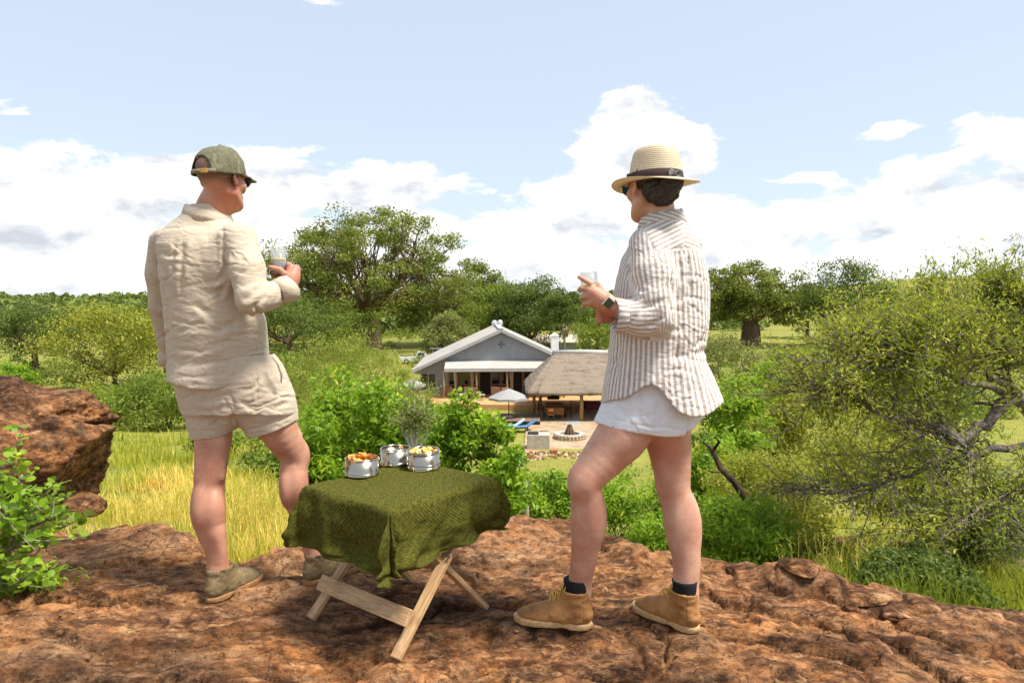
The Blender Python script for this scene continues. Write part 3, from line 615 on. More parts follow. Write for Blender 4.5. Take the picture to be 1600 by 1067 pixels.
def shoe(parent, heel, dirxy, length, mat, sole_mat, lace_mat, top=.125, rtop=.046, name='shoe', scale=1.0, sock=None):
    """ankle boot in its own frame: heel at origin, toe towards +y"""
    g = Grid((-.08, -.06, -.01), (.08, length + .05, top + .06), .004); L = length
    W = lambda x, y, z: np.array([x, y, z]) * np.array([1, L / .29, 1])
    g.chain([W(0, .045, .045), W(0, .055, .09), W(0, .062, top)], [.036, .038, rtop], .02)
    g.ell(W(0, .075, .05), (.041, .075, .05), None, .02); g.ell(W(.002, .150, .036), (.041, .085, .036), None, .03); g.ell(W(.004, .215, .028), (.043, .068, .027), None, .03)
    g.limb([W(0, .070, top - .01), W(0, .105, .085), W(0, .150, .060), W(0, .2, .04)], [.036, .034, .030, .028], k0=.02)
    g.cut(lambda X, Y, Z: np.maximum(.016 - Z, Z - (top - .010 + .28 * (Y - .06) * np.where(Y < .06, .25, .15)))); 
    # hollow at the ankle opening
    sl, X, Y, Z = g.region((-.06, 0, top - .035), (.06, .14, top + .05), .0); d = np.sqrt(X ** 2 + ((Y - .062 * L / .29)) ** 2) - (rtop - .008); d = np.maximum(d, (top - .03) - Z); g.put(sl, d, .0, sub=True)
    ang = math.atan2(-dirxy[0], dirxy[1]); rm = lambda o: (setattr(o, 'location', tuple(heel)), setattr(o, 'rotation_euler', (0, 0, ang)))
    def post(V, Nn):
        V = V + Nn * (.0022 * fbm(V[:, 0] * 40, V[:, 1] * 40, V[:, 2] * 60, oct=2, seed=3))[:, None]
        # vamp seam
        s_ = np.exp(-((V[:, 1] - (.150 + .25 * (V[:, 2] - .03)) * L / .29) / .0035) ** 2); V = V - Nn * (.0020 * s_)[:, None]
        s2 = np.exp(-((V[:, 1] - .030) / .003) ** 2) * (V[:, 2] > .03); return V - Nn * (.0015 * s2)[:, None]
    up = sdf_obj(name, g, mat, parent, 1, post); rm(up)
    # sole
    t = np.linspace(0, 2 * np.pi, 48, endpoint=False); yy = (.5 - .5 * np.cos(t)); hw = np.interp(yy, [0, .05, .15, .38, .5, .7, .88, .97, 1], [0, .026, .037, .036, .038, .047, .042, .022, 0])
    P = np.stack([np.sign(np.sin(t)) * hw * 1.06 + .003 * yy, (yy * 1.02 - .01) * L * 1.03], 1)
    mb = MB(); n = len(P); rings = []
    for z, sc in ((.0, .97), (.003, 1.0), (.018, 1.0), (.022, .985), (.023, .9)):
        c0 = P.mean(0); Q = c0 + (P - c0) * sc; zz = np.where((Q[:, 1] > .075) & (Q[:, 1] < .115) & (z < .004), z + .006, z) if z < .004 else np.full(n, z); rings.append(np.column_stack([Q, zz]))
    V = np.concatenate(rings); F = [(i * n + j, i * n + (j + 1) % n, (i + 1) * n + (j + 1) % n, (i + 1) * n + j) for i in range(4) for j in range(n)]; F.append(tuple(range(n))[::-1]); F.append(tuple(range(4 * n, 5 * n)))
    mb.add(V, F); so = mb.build('sole', sole_mat, up, smooth=True)
    # laces
    mb = MB()
    for q in range(4):
        y = (.088 + .019 * q) * L / .29; z = top + .004 - .0135 * q - .002 * q * q * (q < 3)
        for s_ in (-1, 1): mb.tube([(-.026 * s_, y - .004, z - .016), (-.010 * s_, y + .003, z + .004), (.010 * s_, y + .009, z + .002), (.026 * s_, y + .012, z - .020)], .0024, 6)
    for s_ in (-1, 1): mb.tube([(0, .088 * L / .29, top + .006), (.016 * s_, .09, top + .014), (.03 * s_, .096, top - .002), (.036 * s_, .104, top - .026)], .0022, 6)
    mb.build('laces', lace_mat, up, smooth=True)
    if sock:
        V, F = tube_np(np.array([(0, .055, top - .04), (0, .060, top - .01), (0, .061, top + .015), (0, .0615, top + sock), (0, .0615, top + sock - .004)]) * np.array([1, L / .29, 1]), [.038, .043, .0445, .0465, .036], 28); obj('sock', mesh_np('sock', V, F), M_sock, up)
    return up
def foot(g, heel, d):
    d = np.array([d[0], d[1], 0]) / math.hypot(*d); h = np.array([heel[0], heel[1], -.02])
    g.limb([h + d * .058 + np.array([0, 0, .11]), h + d * .062 + np.array([0, 0, .055]), h + d * .11 + np.array([0, 0, .045]), h + d * .18 + np.array([0, 0, .038])], [.034, .028, .026, .02], k0=.02)
def finger(g, pts, r0=.0085, r1=.007):
    n = len(pts); g.chain(pts, list(np.linspace(r0, r1, n)), .004)
def tumbler(name, c, r, h, tilt, label, group=None):
    t = empty(name, tuple(c), label=label, category='glass'); t.rotation_euler = tilt
    mb = MB(); mb.lathe([(0.001, 0), (r * .86, 0), (r * .9, .004), (r, h), (r - .0022, h), (r * .9 - .0025, .012), (.001, .011)], n=40); mb.build('glass_wall', M_glass, t, smooth=True)
    mb = MB(); mb.lathe([(0.001, .0125), (r * .9 - .004, .0125), (r * .95 - .004, h * .5), (.001, h * .5)], n=32); mb.build('drink', M_drink, t, smooth=True)
    mb = MB(); mb.lathe([(.001, h * .5 + .001), (r * .9, h * .5 + .001), (r * .92, h * .5 + .004), (r * .9, h * .5 + .007), (.001, h * .5 + .007)], n=28); mb.build('lemon_slice', M_slice, t, smooth=True)
    return t
# ------------------------------------------------------------------ person in the beige shirt
man = empty('person', (-1.05, 2.70, 0), label='person in beige linen shirt, khaki shorts and camouflage cap holding up a glass', category='person')
MI = Matrix.Translation((1.05, -2.70, 0))
def reparent(root, o):
    o.parent = root; o.matrix_parent_inverse = Matrix.Translation(-root.location); return o
A = at
g = Grid((-1.52, 2.36, -.03), (-.60, 3.08, 1.86), .004)
# left leg
pts = [A(330, 610, 2.73), A(333, 680, 2.715), A(331, 728, 2.69), A(327, 758, 2.685), A(325, 793, 2.675), A(330, 830, 2.672), A(337, 857, 2.670), A(341, 893, 2.672), A(341, 915, 2.672)]
g.limb(pts, [.090, .072, .057, .057, .063, .053, .041, .040, .038])
g.ell(A(316, 795, 2.645), (.032, .040, .082), None, .03); g.ell(A(337, 802, 2.645), (.030, .038, .082), None, .03)      # calf heads
g.limb([A(340, 835, 2.64), A(345, 860, 2.64), A(345, 895, 2.655)], [.02, .014, .015], k0=.04)
g.cone(A(312, 700, 2.66), A(310, 745, 2.655), .008, .006, .04); g.cone(A(348, 690, 2.67), A(347, 745, 2.665), .008, .006, .04)   # hamstring tendons
g.ell(A(331, 738, 2.735), (.036, .03, .04), None, .03)
foot(g, (-1.187, 2.605), (.34, .94))
# right leg
pts = [A(405, 600, 2.72), A(434, 668, 2.755), A(459, 712, 2.80), A(459, 730, 2.80), A(460, 762, 2.795), A(472, 805, 2.80), A(486, 848, 2.82), A(495, 885, 2.835)]
g.limb(pts, [.094, .077, .056, .055, .053, .047, .040, .038])
g.ell(A(449, 765, 2.765), (.028, .04, .07), None, .03); g.ell(A(468, 760, 2.77), (.028, .036, .07), None, .03); g.ell(A(469, 708, 2.82), (.028, .032, .040), None, .04)
g.cone(A(440, 690, 2.75), A(446, 730, 2.765), .012, .010, .02); g.cone(A(466, 680, 2.77), A(470, 728, 2.775), .012, .010, .02)
foot(g, (-.862, 2.775), (.62, .78))
# trunk inside the shirt
g.chain([A(350, 610, 2.73), A(345, 540, 2.72), A(325, 430, 2.71), A(318, 370, 2.71)], [.115, .095, .10, .075], .04)
# neck and head, turned right
HM = frame((math.sin(R(20)), math.cos(R(20)), -.02)); hc = A(345.5, 279, 2.70)
g.chain([A(322, 350, 2.72), A(336, 322, 2.715), A(346, 296, 2.70)], [.068, .058, .058], .03)
head_sdf(g, hc, HM, jaw=.8)
# right arm (raised forearm) and hand
GL = A(437, 409, 2.66); gr = .029
sh_r, el_r, wr_r = A(374, 378, 2.60), A(397, 468, 2.53), A(452, 444, 2.635)
g.chain([sh_r, el_r, wr_r], [.042, .036, .027], .02)
kn = A(461, 422, 2.665)                                  # knuckle line, right of the glass
g.chain([wr_r, A(456, 434, 2.648), kn], [.027, .026, .022], .02); g.cone(A(452, 438, 2.655), A(455, 424, 2.69), .022, .016, .02)
def around(c, r, a0, a1, z0, z1, n=5): return [np.array([c[0] + r * math.cos(t), c[1] + r * math.sin(t), z]) for t, z in zip(np.linspace(a0, a1, n), np.linspace(z0, z1, n))]
zk = kn[2]
for i, (dz, a1) in enumerate(((.020, 2.9), (.003, 3.1), (-.014, 3.0), (-.030, 2.75))):       # four fingers round the far side
    finger(g, around(GL, gr + .008, -.25, a1, zk + dz, zk + dz + .006, 6), .0092 - .0004 * i, .0072)
    g.cone(A(452, 438, 2.65), np.array([GL[0] + (gr + .010), GL[1] - .006, zk + dz]), .014, .010, .010)
finger(g, [A(450, 436, 2.63), A(445, 428, 2.617)] + around(GL, gr + .009, -1.25, -2.5, zk + .000, zk + .010, 4), .0125, .0085)   # thumb on the near side
# left arm, hand resting out of sight in front
g.chain([A(258, 380, 2.82), A(249, 478, 2.86), A(270, 562, 2.95)], [.040, .032, .026], .02)
hl = A(276, 578, 2.97); g.ell(hl, (.028, .03, .045), None, .02)
for i in range(4): finger(g, [hl + np.array([-.02 + .013 * i, .01, -.03]), hl + np.array([-.02 + .013 * i, .022, -.055]), hl + np.array([-.018 + .013 * i, .02, -.078 + .004 * abs(i - 1.5)])])
finger(g, [hl + np.array([.02, .0, .0]), hl + np.array([.034, .012, -.02]), hl + np.array([.036, .02, -.042])], .0105, .0085)
def fl(V):
    px, py = proj(V); f = .75 * np.exp(-(((px - 352) / 30) ** 2 + ((py - 312) / 22) ** 2)) + .5 * np.exp(-(((px - 371) / 8) ** 2 + ((py - 288) / 12) ** 2)) + .5 * sstep(px, 420, 440) * (py < 460) + .22 * (py > 690)
    L = (V - np.array(hc)) @ HM
    st = sstep(L[:, 2], -.045, -.01) * sstep(-L[:, 1], -.035, -.0) * (py < 330) * .85
    return {'redness': np.clip(f, 0, 1), 'stubble': st}
reparent(man, sdf_obj('body', g, M_skin_m, man, 2, None, fl))
# --- shirt
g = Grid((-1.50, 2.34, .72), (-.86, 3.02, 1.56), .004)
def row(py, l, r, cy, b):
    p, q = A(l, py, cy), A(r, py, cy); return (p[2], (p[0] + q[0]) / 2, cy, (q[0] - p[0]) / 2, b)
rows = [row(617, 269, 402, 2.73, .172), row(590, 268, 412, 2.73, .168), row(560, 268, 417, 2.73, .158), row(530, 266, 415, 2.72, .155), row(500, 263, 412, 2.71, .150), row(470, 260, 400, 2.71, .148), row(440, 257, 391, 2.71, .146), row(410, 253, 389, 2.71, .146), row(385, 249, 388, 2.71, .140), row(368, 252, 384, 2.71, .125), row(355, 263, 374, 2.715, .110), row(345, 277, 362, 2.715, .098), row(335, 290, 356, 2.715, .085), row(322, 298, 352, 2.715, .075)]
g.stack(rows, .02, ex=2.2)
g.ell(A(266, 372, 2.79), (.055, .07, .05), None, .04); g.ell(A(372, 370, 2.63), (.062, .075, .055), None, .04)
g.ell(A(300, 415, 2.62), (.07, .05, .11), None, .06); g.ell(A(352, 412, 2.60), (.06, .05, .10), None, .06)     # shoulder blades
sleeve_r = [A(375, 376, 2.605), A(386, 420, 2.56), A(394, 468, 2.525)]; g.chain(sleeve_r, [.063, .062, .056], .025)
fore_r = [A(394, 468, 2.525), A(418, 464, 2.565), A(441, 453, 2.605), A(452, 447, 2.632)]; g.chain(fore_r, [.055, .048, .041, .040], .02)
sleeve_l = [A(257, 380, 2.82), A(248, 430, 2.84), A(250, 478, 2.86)]; g.chain(sleeve_l, [.060, .052, .050], .03)
fore_l = [A(250, 478, 2.86), A(260, 530, 2.91), A(267, 552, 2.93)]; g.chain(fore_l, [.050, .042, .038], .02)
g.cone(A(263, 560, 2.93), A(267, 566, 2.935), .036, .040, .01)
hemx = np.array([262, 275, 300, 330, 355, 385, 405, 418, 440]); hemy = np.array([598, 604, 609, 610, 604, 586, 570, 558, 545])
def hem(X, Y, Z):
    sh = np.broadcast_shapes(X.shape, Y.shape, Z.shape); Xb, Yb, Zb = (np.broadcast_to(q, sh) for q in (X, Y, Z))
    px = 800 + FPX * Xb / Yb; pyh = np.interp(px, hemx, hemy); zh = CAM_Z - (pyh - 475) / FPX * Yb; zh = zh + np.where(Yb > 2.74, .02 * sstep(Yb, 2.74, 2.88), 0)
    return np.where(Yb < 2.905, zh - Zb, -1)
g.cut(hem)
ex, wx_ = A(463, 440, 2.655), A(452, 447, 2.632)      # open cuff end
ax = (A(462, 441, 2.66) - A(430, 459, 2.585)); ax /= np.linalg.norm(ax); cpt = A(447, 450, 2.62)
g.cut(lambda X, Y, Z: np.where((X - cpt[0]) ** 2 + (Y - cpt[1]) ** 2 + (Z - cpt[2]) ** 2 < .09 ** 2, (X - cpt[0]) * ax[0] + (Y - cpt[1]) * ax[1] + (Z - cpt[2]) * ax[2], -1))
g.shell(.010, .86)
sl, X, Y, Z = g.region(cpt - .06, cpt + .06, 0); v = wx_ - A(430, 459, 2.585); 
t_ = ((X - cpt[0]) * ax[0] + (Y - cpt[1]) * ax[1] + (Z - cpt[2]) * ax[2]); dd = np.sqrt(np.maximum((X - cpt[0]) ** 2 + (Y - cpt[1]) ** 2 + (Z - cpt[2]) ** 2 - t_ ** 2, 0)) - .032; g.put(sl, np.maximum(dd, -.045 - t_), 0, sub=True)
FM = [([(286, 372), (283, 420), (280, 462)], -.012, 3.5), ([(276, 372), (270, 410), (268, 440)], -.007, 3), ([(297, 375), (293, 410), (288, 440)], .006, 4),
      ([(240, 360), (300, 355), (384, 366)], -.0035, 1.6), ([(346, 352), (350, 400), (346, 432), (362, 446)], -.006, 3), ([(340, 470), (352, 440), (350, 405)], -.011, 5),
      ([(318, 445), (345, 436), (352, 425)], -.009, 4), ([(320, 462), (340, 455), (354, 447)], -.007, 3.5), ([(300, 470), (335, 500), (380, 512)], -.008, 5), ([(330, 520), (370, 500), (400, 488)], -.009, 5), ([(310, 545), (360, 530), (412, 520)], -.008, 4),
      ([(268, 500), (300, 508), (340, 498)], -.006, 3.5), ([(266, 520), (310, 512), (350, 520)], -.005, 3), ([(270, 545), (310, 550), (360, 540)], -.006, 3), ([(272, 575), (320, 568), (380, 562)], -.006, 3.5), ([(275, 590), (330, 588), (370, 580)], -.005, 3), ([(250, 396), (266, 402), (284, 398)], -.006, 3), ([(240, 400), (258, 430), (262, 470)], -.010, 3),
      ([(262, 470), (262, 520), (266, 552)], -.014, 3), ([(236, 440), (246, 446), (262, 440)], -.007, 3), ([(238, 470), (248, 480), (262, 478)], -.008, 3), ([(242, 505), (252, 508), (262, 500)], -.006, 2.5), ([(356, 398), (372, 408), (390, 406)], -.006, 3), ([(360, 420), (378, 426), (392, 418)], -.006, 3), ([(372, 470), (392, 462), (408, 448)], -.010, 4), ([(385, 484), (404, 474), (418, 458)], -.008, 3.5), ([(410, 484), (424, 468), (430, 452)], -.006, 3), ([(425, 478), (436, 462), (440, 446)], -.006, 2.5), ([(370, 445), (385, 446), (398, 436)], -.006, 3), ([(398, 470), (404, 520), (408, 555)], -.012, 3), ([(352, 380), (349, 400), (350, 425)], -.012, 2.2)]
def creases(seed, n, box, tilt=.35, L=(18, 60), dep=(.0015, .0042)):
    """fine sharp creases of slept-in linen"""
    r = np.random.default_rng(seed); out_ = []
    for _ in range(n):
        x, y = r.uniform(box[0], box[1]), r.uniform(box[2], box[3]); a = r.normal() * tilt + (math.pi if r.uniform() < .5 else 0); l_ = r.uniform(*L); dx, dy = math.cos(a) * l_ / 2, math.sin(a) * l_ / 2; k = r.normal() * .12 * l_
        out_.append(([(x - dx, y - dy), (x - dy / l_ * k, y + dx / l_ * k), (x + dx, y + dy)], -r.uniform(*dep), r.uniform(1.3, 2.4)))
    return out_
def wrink(V, Nn, amp=1.0, seed=0):
    w = .5 * fbm(V[:, 0] * 9, V[:, 1] * 9, V[:, 2] * 9, oct=2, seed=seed + 2)
    a = vnoise(V[:, 0] * 14 + w * 2, V[:, 1] * 14, V[:, 2] * 34 + w * 4, seed + 5); b = vnoise(V[:, 0] * 30 + w * 2, V[:, 1] * 30 + w, V[:, 2] * 50 + w * 5, seed + 6)
    return V + Nn * (amp * (.0035 * fbm(V[:, 0] * 6, V[:, 1] * 6, V[:, 2] * 8, oct=2, seed=seed) - .0055 * np.exp(-(a / .16) ** 2) * sstep(w, -.3, .3) - .0028 * np.exp(-(b / .18) ** 2)))[:, None]
shirt = reparent(man, sdf_obj('shirt', g, M_linen, man, 2, lambda V, Nn: wrink(fold(V, Nn, FM + creases(1, 60, (245, 400, 375, 605)), 1.6), Nn, .22)))
def collar(parent, c, rx, ry, tilt, mat, h=.040, flap=.052, a_front=0.0, lean=(0, 0), attrs=False, open_=.35):
    """fold-over collar swept round the neck, open at the front (angle a_front)"""
    n = 72; a = a_front + open_ + np.linspace(0, 2 * np.pi - 2 * open_, n)
    prof = [(-.004, 0), (-.001, h * .6), (.002, h), (.007, h + .004), (.012, h), (.018, h * .55), (.026, h - flap), (.0225, h - flap), (.014, h * .5), (.008, h - .006)]
    V = []
    for t in a:
        ct, st_ = math.cos(t), math.sin(t); back = .5 - .5 * math.cos(t - a_front)
        for o, z in prof:
            hz = z * (.72 + .28 * back) + .002 * math.sin(t * 5 + 1)
            V.append(np.array(c) + np.array([(rx + o) * ct, (ry + o) * st_, hz + tilt[0] * ct * rx + tilt[1] * st_ * ry]))
    V = np.array(V); k = len(prof); F = [(i * k + j, i * k + j + 1, (i + 1) * k + j + 1, (i + 1) * k + j) for i in range(n - 1) for j in range(k - 1)]
    Nn = V - np.array(c); Nn /= np.linalg.norm(Nn, axis=1, keepdims=True); V = V + Nn * (.002 * fbm(V[:, 0] * 30, V[:, 1] * 30, V[:, 2] * 30, oct=2, seed=8))[:, None]
    return obj('collar', mesh_np('collar', V, F, attrs={'su': V[:, 2] * 1.2 + .4 * V[:, 0]} if attrs else None), mat, parent)
collar(shirt, A(325, 341, 2.71), .071, .073, (-.25, .12), M_linen, h=.036, flap=.05, a_front=R(62))
# flared, turned-back cuff of the raised arm
def cuff(name, p0, p1, r0, r1, mat, parent, root, thick=.006, seed=0, su=False, wav=.006):
    d = np.array(p1) - np.array(p0); L = np.linalg.norm(d); n = 40; P = []; rr = []
    prof = [(-.05, -.016), (0, 0), (.5, .002), (1, .004), (1.02, .001), (1.0, -.002), (.5, -thick), (.0, -thick)]
    ref = np.array([0, 0, 1.0]); u = np.cross(d / L, ref); u /= np.linalg.norm(u); w = np.cross(d / L, u); a = np.linspace(0, 2 * np.pi, n, endpoint=False)
    V = [np.array(p0) + d * (t + .06 * math.sin(3 * q + seed)*t) + ((r0 + (r1 - r0) * t) * (1 + wav / r0 * math.sin(2 * q + seed) * t) + o) * (math.cos(q) * u + math.sin(q) * w) for t, o in prof for q in a]
    F = [(i * n + j, i * n + (j + 1) % n, (i + 1) * n + (j + 1) % n, (i + 1) * n + j) for i in range(len(prof) - 1) for j in range(n)]
    o = obj(name, mesh_np(name, np.array(V), F, attrs={'su': np.tile(a * r0, len(prof))} if su else None), mat, parent); return o
cuff('cuff', A(432, 458, 2.590), A(452, 450, 2.630), .049, .054, M_linen, shirt, man, seed=1)
cuff('cuff', A(262, 548, 2.925), A(266, 567, 2.935), .038, .043, M_linen, shirt, man, seed=2)
# --- shorts
g = Grid((-1.46, 2.50, .56), (-.78, 3.00, .95), .004)
rows = [row(660, 296, 452, 2.74, .12), row(640, 288, 456, 2.74, .148), row(610, 279, 450, 2.735, .152), row(590, 276, 444, 2.73, .152), row(570, 276, 434, 2.73, .150), row(545, 278, 418, 2.73, .145)]
g.stack([r_ for r_ in rows if r_[0] > A(0, 645, 2.74)[2]], .03, ex=2.2)
g.chain([A(326, 600, 2.725), A(331, 645, 2.722), A(334, 690, 2.722)], [.105, .094, .087], .03)
g.chain([A(400, 592, 2.73), A(414, 630, 2.745), A(431, 682, 2.765)], [.112, .112, .106], .03)
g.ell(A(369, 640, 2.74), (.07, .10, .07), None, .03)
def hemS(X, Y, Z):
    sh = np.broadcast_shapes(X.shape, Y.shape, Z.shape); Xb, Yb, Zb = (np.broadcast_to(q, sh) for q in (X, Y, Z)); px = 800 + FPX * Xb / Yb
    return (CAM_Z - (np.interp(px, [290, 300, 335, 367, 371, 374, 383, 425, 466, 490], [684, 685, 681, 671, 668, 676, 685, 673, 656, 640]) - 475) / FPX * (2.74 + .35 * (Yb - 2.74))) - Zb
g.cut(hemS); g.shell(.009, .80)
FS = [([(352, 612), (362, 640), (369, 672)], -.020, 5), ([(310, 628), (340, 622), (360, 615)], -.007, 4), ([(300, 645), (330, 642), (362, 632)], -.006, 4), ([(370, 625), (400, 640), (440, 630)], -.006, 4), ([(380, 650), (420, 645), (455, 625)], -.007, 4), ([(372, 612), (395, 606), (410, 585)], -.006, 3), ([(400, 575), (403, 605), (401, 627)], -.004, 1.6), ([(345, 622), (372, 632), (401, 627)], -.0035, 1.6), ([(425, 560), (438, 585), (446, 600)], -.008, 2.5), ([(300, 676), (335, 671), (367, 661)], -.006, 1.8), ([(379, 674), (425, 662), (464, 645)], -.006, 1.8), ([(310, 655), (335, 660), (360, 650)], -.006, 3.5), ([(410, 600), (430, 615), (452, 610)], -.005, 3.5)]
shorts = reparent(man, sdf_obj('shorts', g, M_shorts, man, 2, lambda V, Nn: wrink(fold(V, Nn, FS + creases(2, 22, (285, 460, 600, 672)), 1.8), Nn, .25, 20)))
# pocket flap edge at the hip
mb = MB(); mb.tube([A(425, 556, 2.62), A(434, 568, 2.625), A(440, 585, 2.64), A(439, 598, 2.64)], [.004, .005, .005, .002], 8); o = mb.build('pocket_edge', M_shorts, shorts, smooth=True)
# --- shoes
for heel, d in (((-1.187, 2.605, ZM), (.34, .94)), ((-.862, 2.775, ZM), (.62, .78))):
    reparent(man, shoe(man, heel, d, .285, M_suede, M_gum, M_lace_o, top=.138, rtop=.050))
# --- cap
def camo():
    m, nt, b = material('faded_camouflage'); n, l = nt.nodes, nt.links; t = n.new('ShaderNodeTexCoord')
    def nz(s, d=2):
        x = n.new('ShaderNodeTexNoise'); x.inputs['Scale'].default_value = s; x.inputs['Detail'].default_value = d; l.new(t.outputs['Object'], x.inputs['Vector']); return x.outputs['Fac']
    r = n.new('ShaderNodeValToRGB'); r.color_ramp.interpolation = 'EASE'; l.new(nz(38, 2), r.inputs[0])
    cs = [(.0, (.07, .066, .038)), (.42, (.135, .125, .072)), (.54, (.09, .09, .05)), (.62, (.18, .165, .10))]
    while len(r.color_ramp.elements) < 4: r.color_ramp.elements.new(.5)
    for e, (p, c) in zip(r.color_ramp.elements, cs): e.position = p; e.color = (*c, 1)
    l.new(r.outputs[0], b.inputs['Base Color']); b.inputs['Roughness'].default_value = .95
    bp = n.new('ShaderNodeBump'); bp.inputs['Strength'].default_value = .5; bp.inputs['Distance'].default_value = .003; l.new(nz(90, 4), bp.inputs['Height']); l.new(bp.outputs[0], b.inputs['Normal']); return m
M_camo = camo(); M_strap = simple('cap_strap', (.20, .17, .11), .9, var=.2, scale=80); M_brass = simple('tan_leather_tab', (.50, .27, .08), .5, var=.2, scale=50)
HC = frame((math.sin(R(20)), math.cos(R(20)), -.02), (math.sin(R(20)) * -.02, 0, 1)); CT = lambda x, y, z: np.array(hc) + HC @ np.array([x, y, z])
nu, nv = 26, 96; V = []; 
for i in range(nu):
    ph = (math.pi / 2) * i / (nu - 1)
    for j in range(nv):
        a = 2 * np.pi * j / nv; ca, sa = math.sin(a), math.cos(a)                        # a = 0 at the front
        rx, ry = .0865, .106; z0 = .018 - .022 * (.5 - .5 * sa) ; hgt = .118
        e = math.sin(ph) ** .80; seam = 1 - .012 * math.exp(-(((a / (np.pi / 3)) % 1 - .5) / .03) ** 2) * (ph > .1)
        fr = (1 + .05 * max(sa, 0) * math.sin(ph))
        V.append(CT(rx * e * ca * seam, -.010 + ry * e * sa * seam * (fr if i < nu else 1), z0 + (hgt - z0 * .4) * math.cos(ph) ** .9))
V = np.array(V); F = []
for i in range(nu - 1):
    for j in range(nv):
        a = 2 * np.pi * (j + .5) / nv; dz = abs(((a - np.pi + np.pi) % (2 * np.pi)) - np.pi); ph = (i + .5) / (nu - 1)
        if (dz / .56) ** 2 + ((1 - ph) / .36) ** 2 < 1: continue                          # arched opening at the back
        F.append((i * nv + j, i * nv + (j + 1) % nv, (i + 1) * nv + (j + 1) % nv, (i + 1) * nv + j))
V = V + (V - np.array(hc)) / np.linalg.norm(V - np.array(hc), axis=1, keepdims=True) * (.0018 * fbm(V[:, 0] * 45, V[:, 1] * 45, V[:, 2] * 45, oct=2, seed=2))[:, None]
cap = obj('cap', mesh_np('cap', V, np.array(F)[:, ::-1]), M_camo); so = cap.modifiers.new('thick', 'SOLIDIFY'); so.thickness = .0025; so.offset = 0; reparent(man, cap)
def capchild(o): o.parent = cap; return o
ar = np.linspace(-1.0, 1.0, 30); V = []
for t in (0, .3, .6, .85, 1.0):
    for a in ar:
        x = .088 * math.sin(a) * (1 - .06 * t); y = -.010 + .107 * math.cos(a * .98) + .078 * t * math.cos(a * .80) ** 1.0; V.append((x, y, .024 - .006 * t * t - .016 * (abs(x) / .08) ** 2 * (.2 + .8 * t)))
V = np.array([CT(*p) for p in V]); nb = len(ar); F = [(i * nb + j, i * nb + j + 1, (i + 1) * nb + j + 1, (i + 1) * nb + j) for i in range(4) for j in range(nb - 1)]
vis = obj('visor', mesh_np('visor', V, F), M_camo, cap); so = vis.modifiers.new('thick', 'SOLIDIFY'); so.thickness = .005
mb = MB(); ab = np.linspace(np.pi - .75, np.pi + .75, 24)
P = [[CT((.088 + .001 + o) * math.sin(a), -.010 + (.1075 + .001 + o) * math.cos(a), z - .022 * (.5 - .5 * math.cos(a)) + .018) for a in ab] for o, z in ((0, .001), (0, .017), (.002, .017), (.002, .001))]
V = np.array([p for r_ in P for p in r_]); nb = 24; F = [(i * nb + j, i * nb + j + 1, ((i + 1) % 4) * nb + j + 1, ((i + 1) % 4) * nb + j) for i in range(4) for j in range(nb - 1)]
o = obj('strap', mesh_np('strap', V, F), M_strap, cap)
a = np.pi - .30; p = CT(.0895 * math.sin(a), -.010 + .110 * math.cos(a), .006); mb.box(p, (.026, .004, .017), M=np.array(frame((math.sin(R(20)) * math.cos(-.3) - .25, math.cos(R(20)), 0)))); o = mb.build('leather_tab', M_brass, cap, bevel=.001)
mb = MB(); mb.lathe([(.001, .006), (.006, .005), (.0085, .001), (.008, -.002)], c=CT(0, -.010, .1185), n=16); o = mb.build('top_button', M_camo, cap, smooth=True)
# --- sunglasses
def sunglasses(c, H, root, frame_mat, w=.066):
    L = lambda x, y, z: np.array(c) + H @ np.array([x, y, z])
    gl = empty('sunglasses'); gl.parent = root; gl.location = (0, 0, 0)
    MIv = Matrix.Translation(-root.location)
    mb = MB()
    for s_ in (-1, 1):
        pts = [L(s_ * (.035 + .026 * math.cos(t) * (1 if abs(math.cos(t)) < .9 else .97)), .112 - .012 * abs(.035 + .026 * math.cos(t)) / .06, .004 + .021 * math.sin(t)) for t in np.linspace(0, 2 * np.pi, 25)]
        mb.tube(pts, .0024, 6)
        mb.tube([L(s_ * .061, .098, .013), L(s_ * .070, .090, .015), L(s_ * .079, .04, .014), L(s_ * .081, -.005, .010), L(s_ * .078, -.022, -.008)], [.004, .004, .003, .0028, .0025], 6)
    mb.tube([L(-.011, .111, .008), L(0, .114, .011), L(.011, .111, .008)], .0022, 6)
    f = mb.build('frame', frame_mat, gl, smooth=True); f.matrix_parent_inverse = MIv
    for s_ in (-1, 1):
        n = 24; V = [L(s_ * .035, .108, .004)] + [L(s_ * (.035 + .0245 * math.cos(t)), .110 - .012 * abs(.035 + .0245 * math.cos(t)) / .06, .004 + .0195 * math.sin(t)) for t in np.linspace(0, 2 * np.pi, n, endpoint=False)]
        me = bpy.data.meshes.new('lens'); me.from_pydata([tuple(v) for v in V], [], [(0, 1 + i, 1 + (i + 1) % n) for i in range(n)]); o = obj('lens', me, M_bluelens, gl); o.matrix_parent_inverse = MIv; so = o.modifiers.new('t', 'SOLIDIFY'); so.thickness = .002; so.offset = 0
    return gl
sunglasses(np.array(hc) + HM @ np.array([0, -.006, -.002]), HM, man, M_tort)
tumbler('drinking_glass', GL - np.array([0, 0, .045]), gr, .098, (R(-4), R(-5), 0), 'clear tumbler with lemon slice held by the person in the camouflage cap')
# ------------------------------------------------------------------ person in the striped shirt and straw hat
wom = empty('person', (.50, 2.42, 0), label='person in striped linen shirt, white shorts and straw hat with arms folded', category='person')
g = Grid((.02, 2.10, -.03), (.86, 2.80, 1.74), .004)
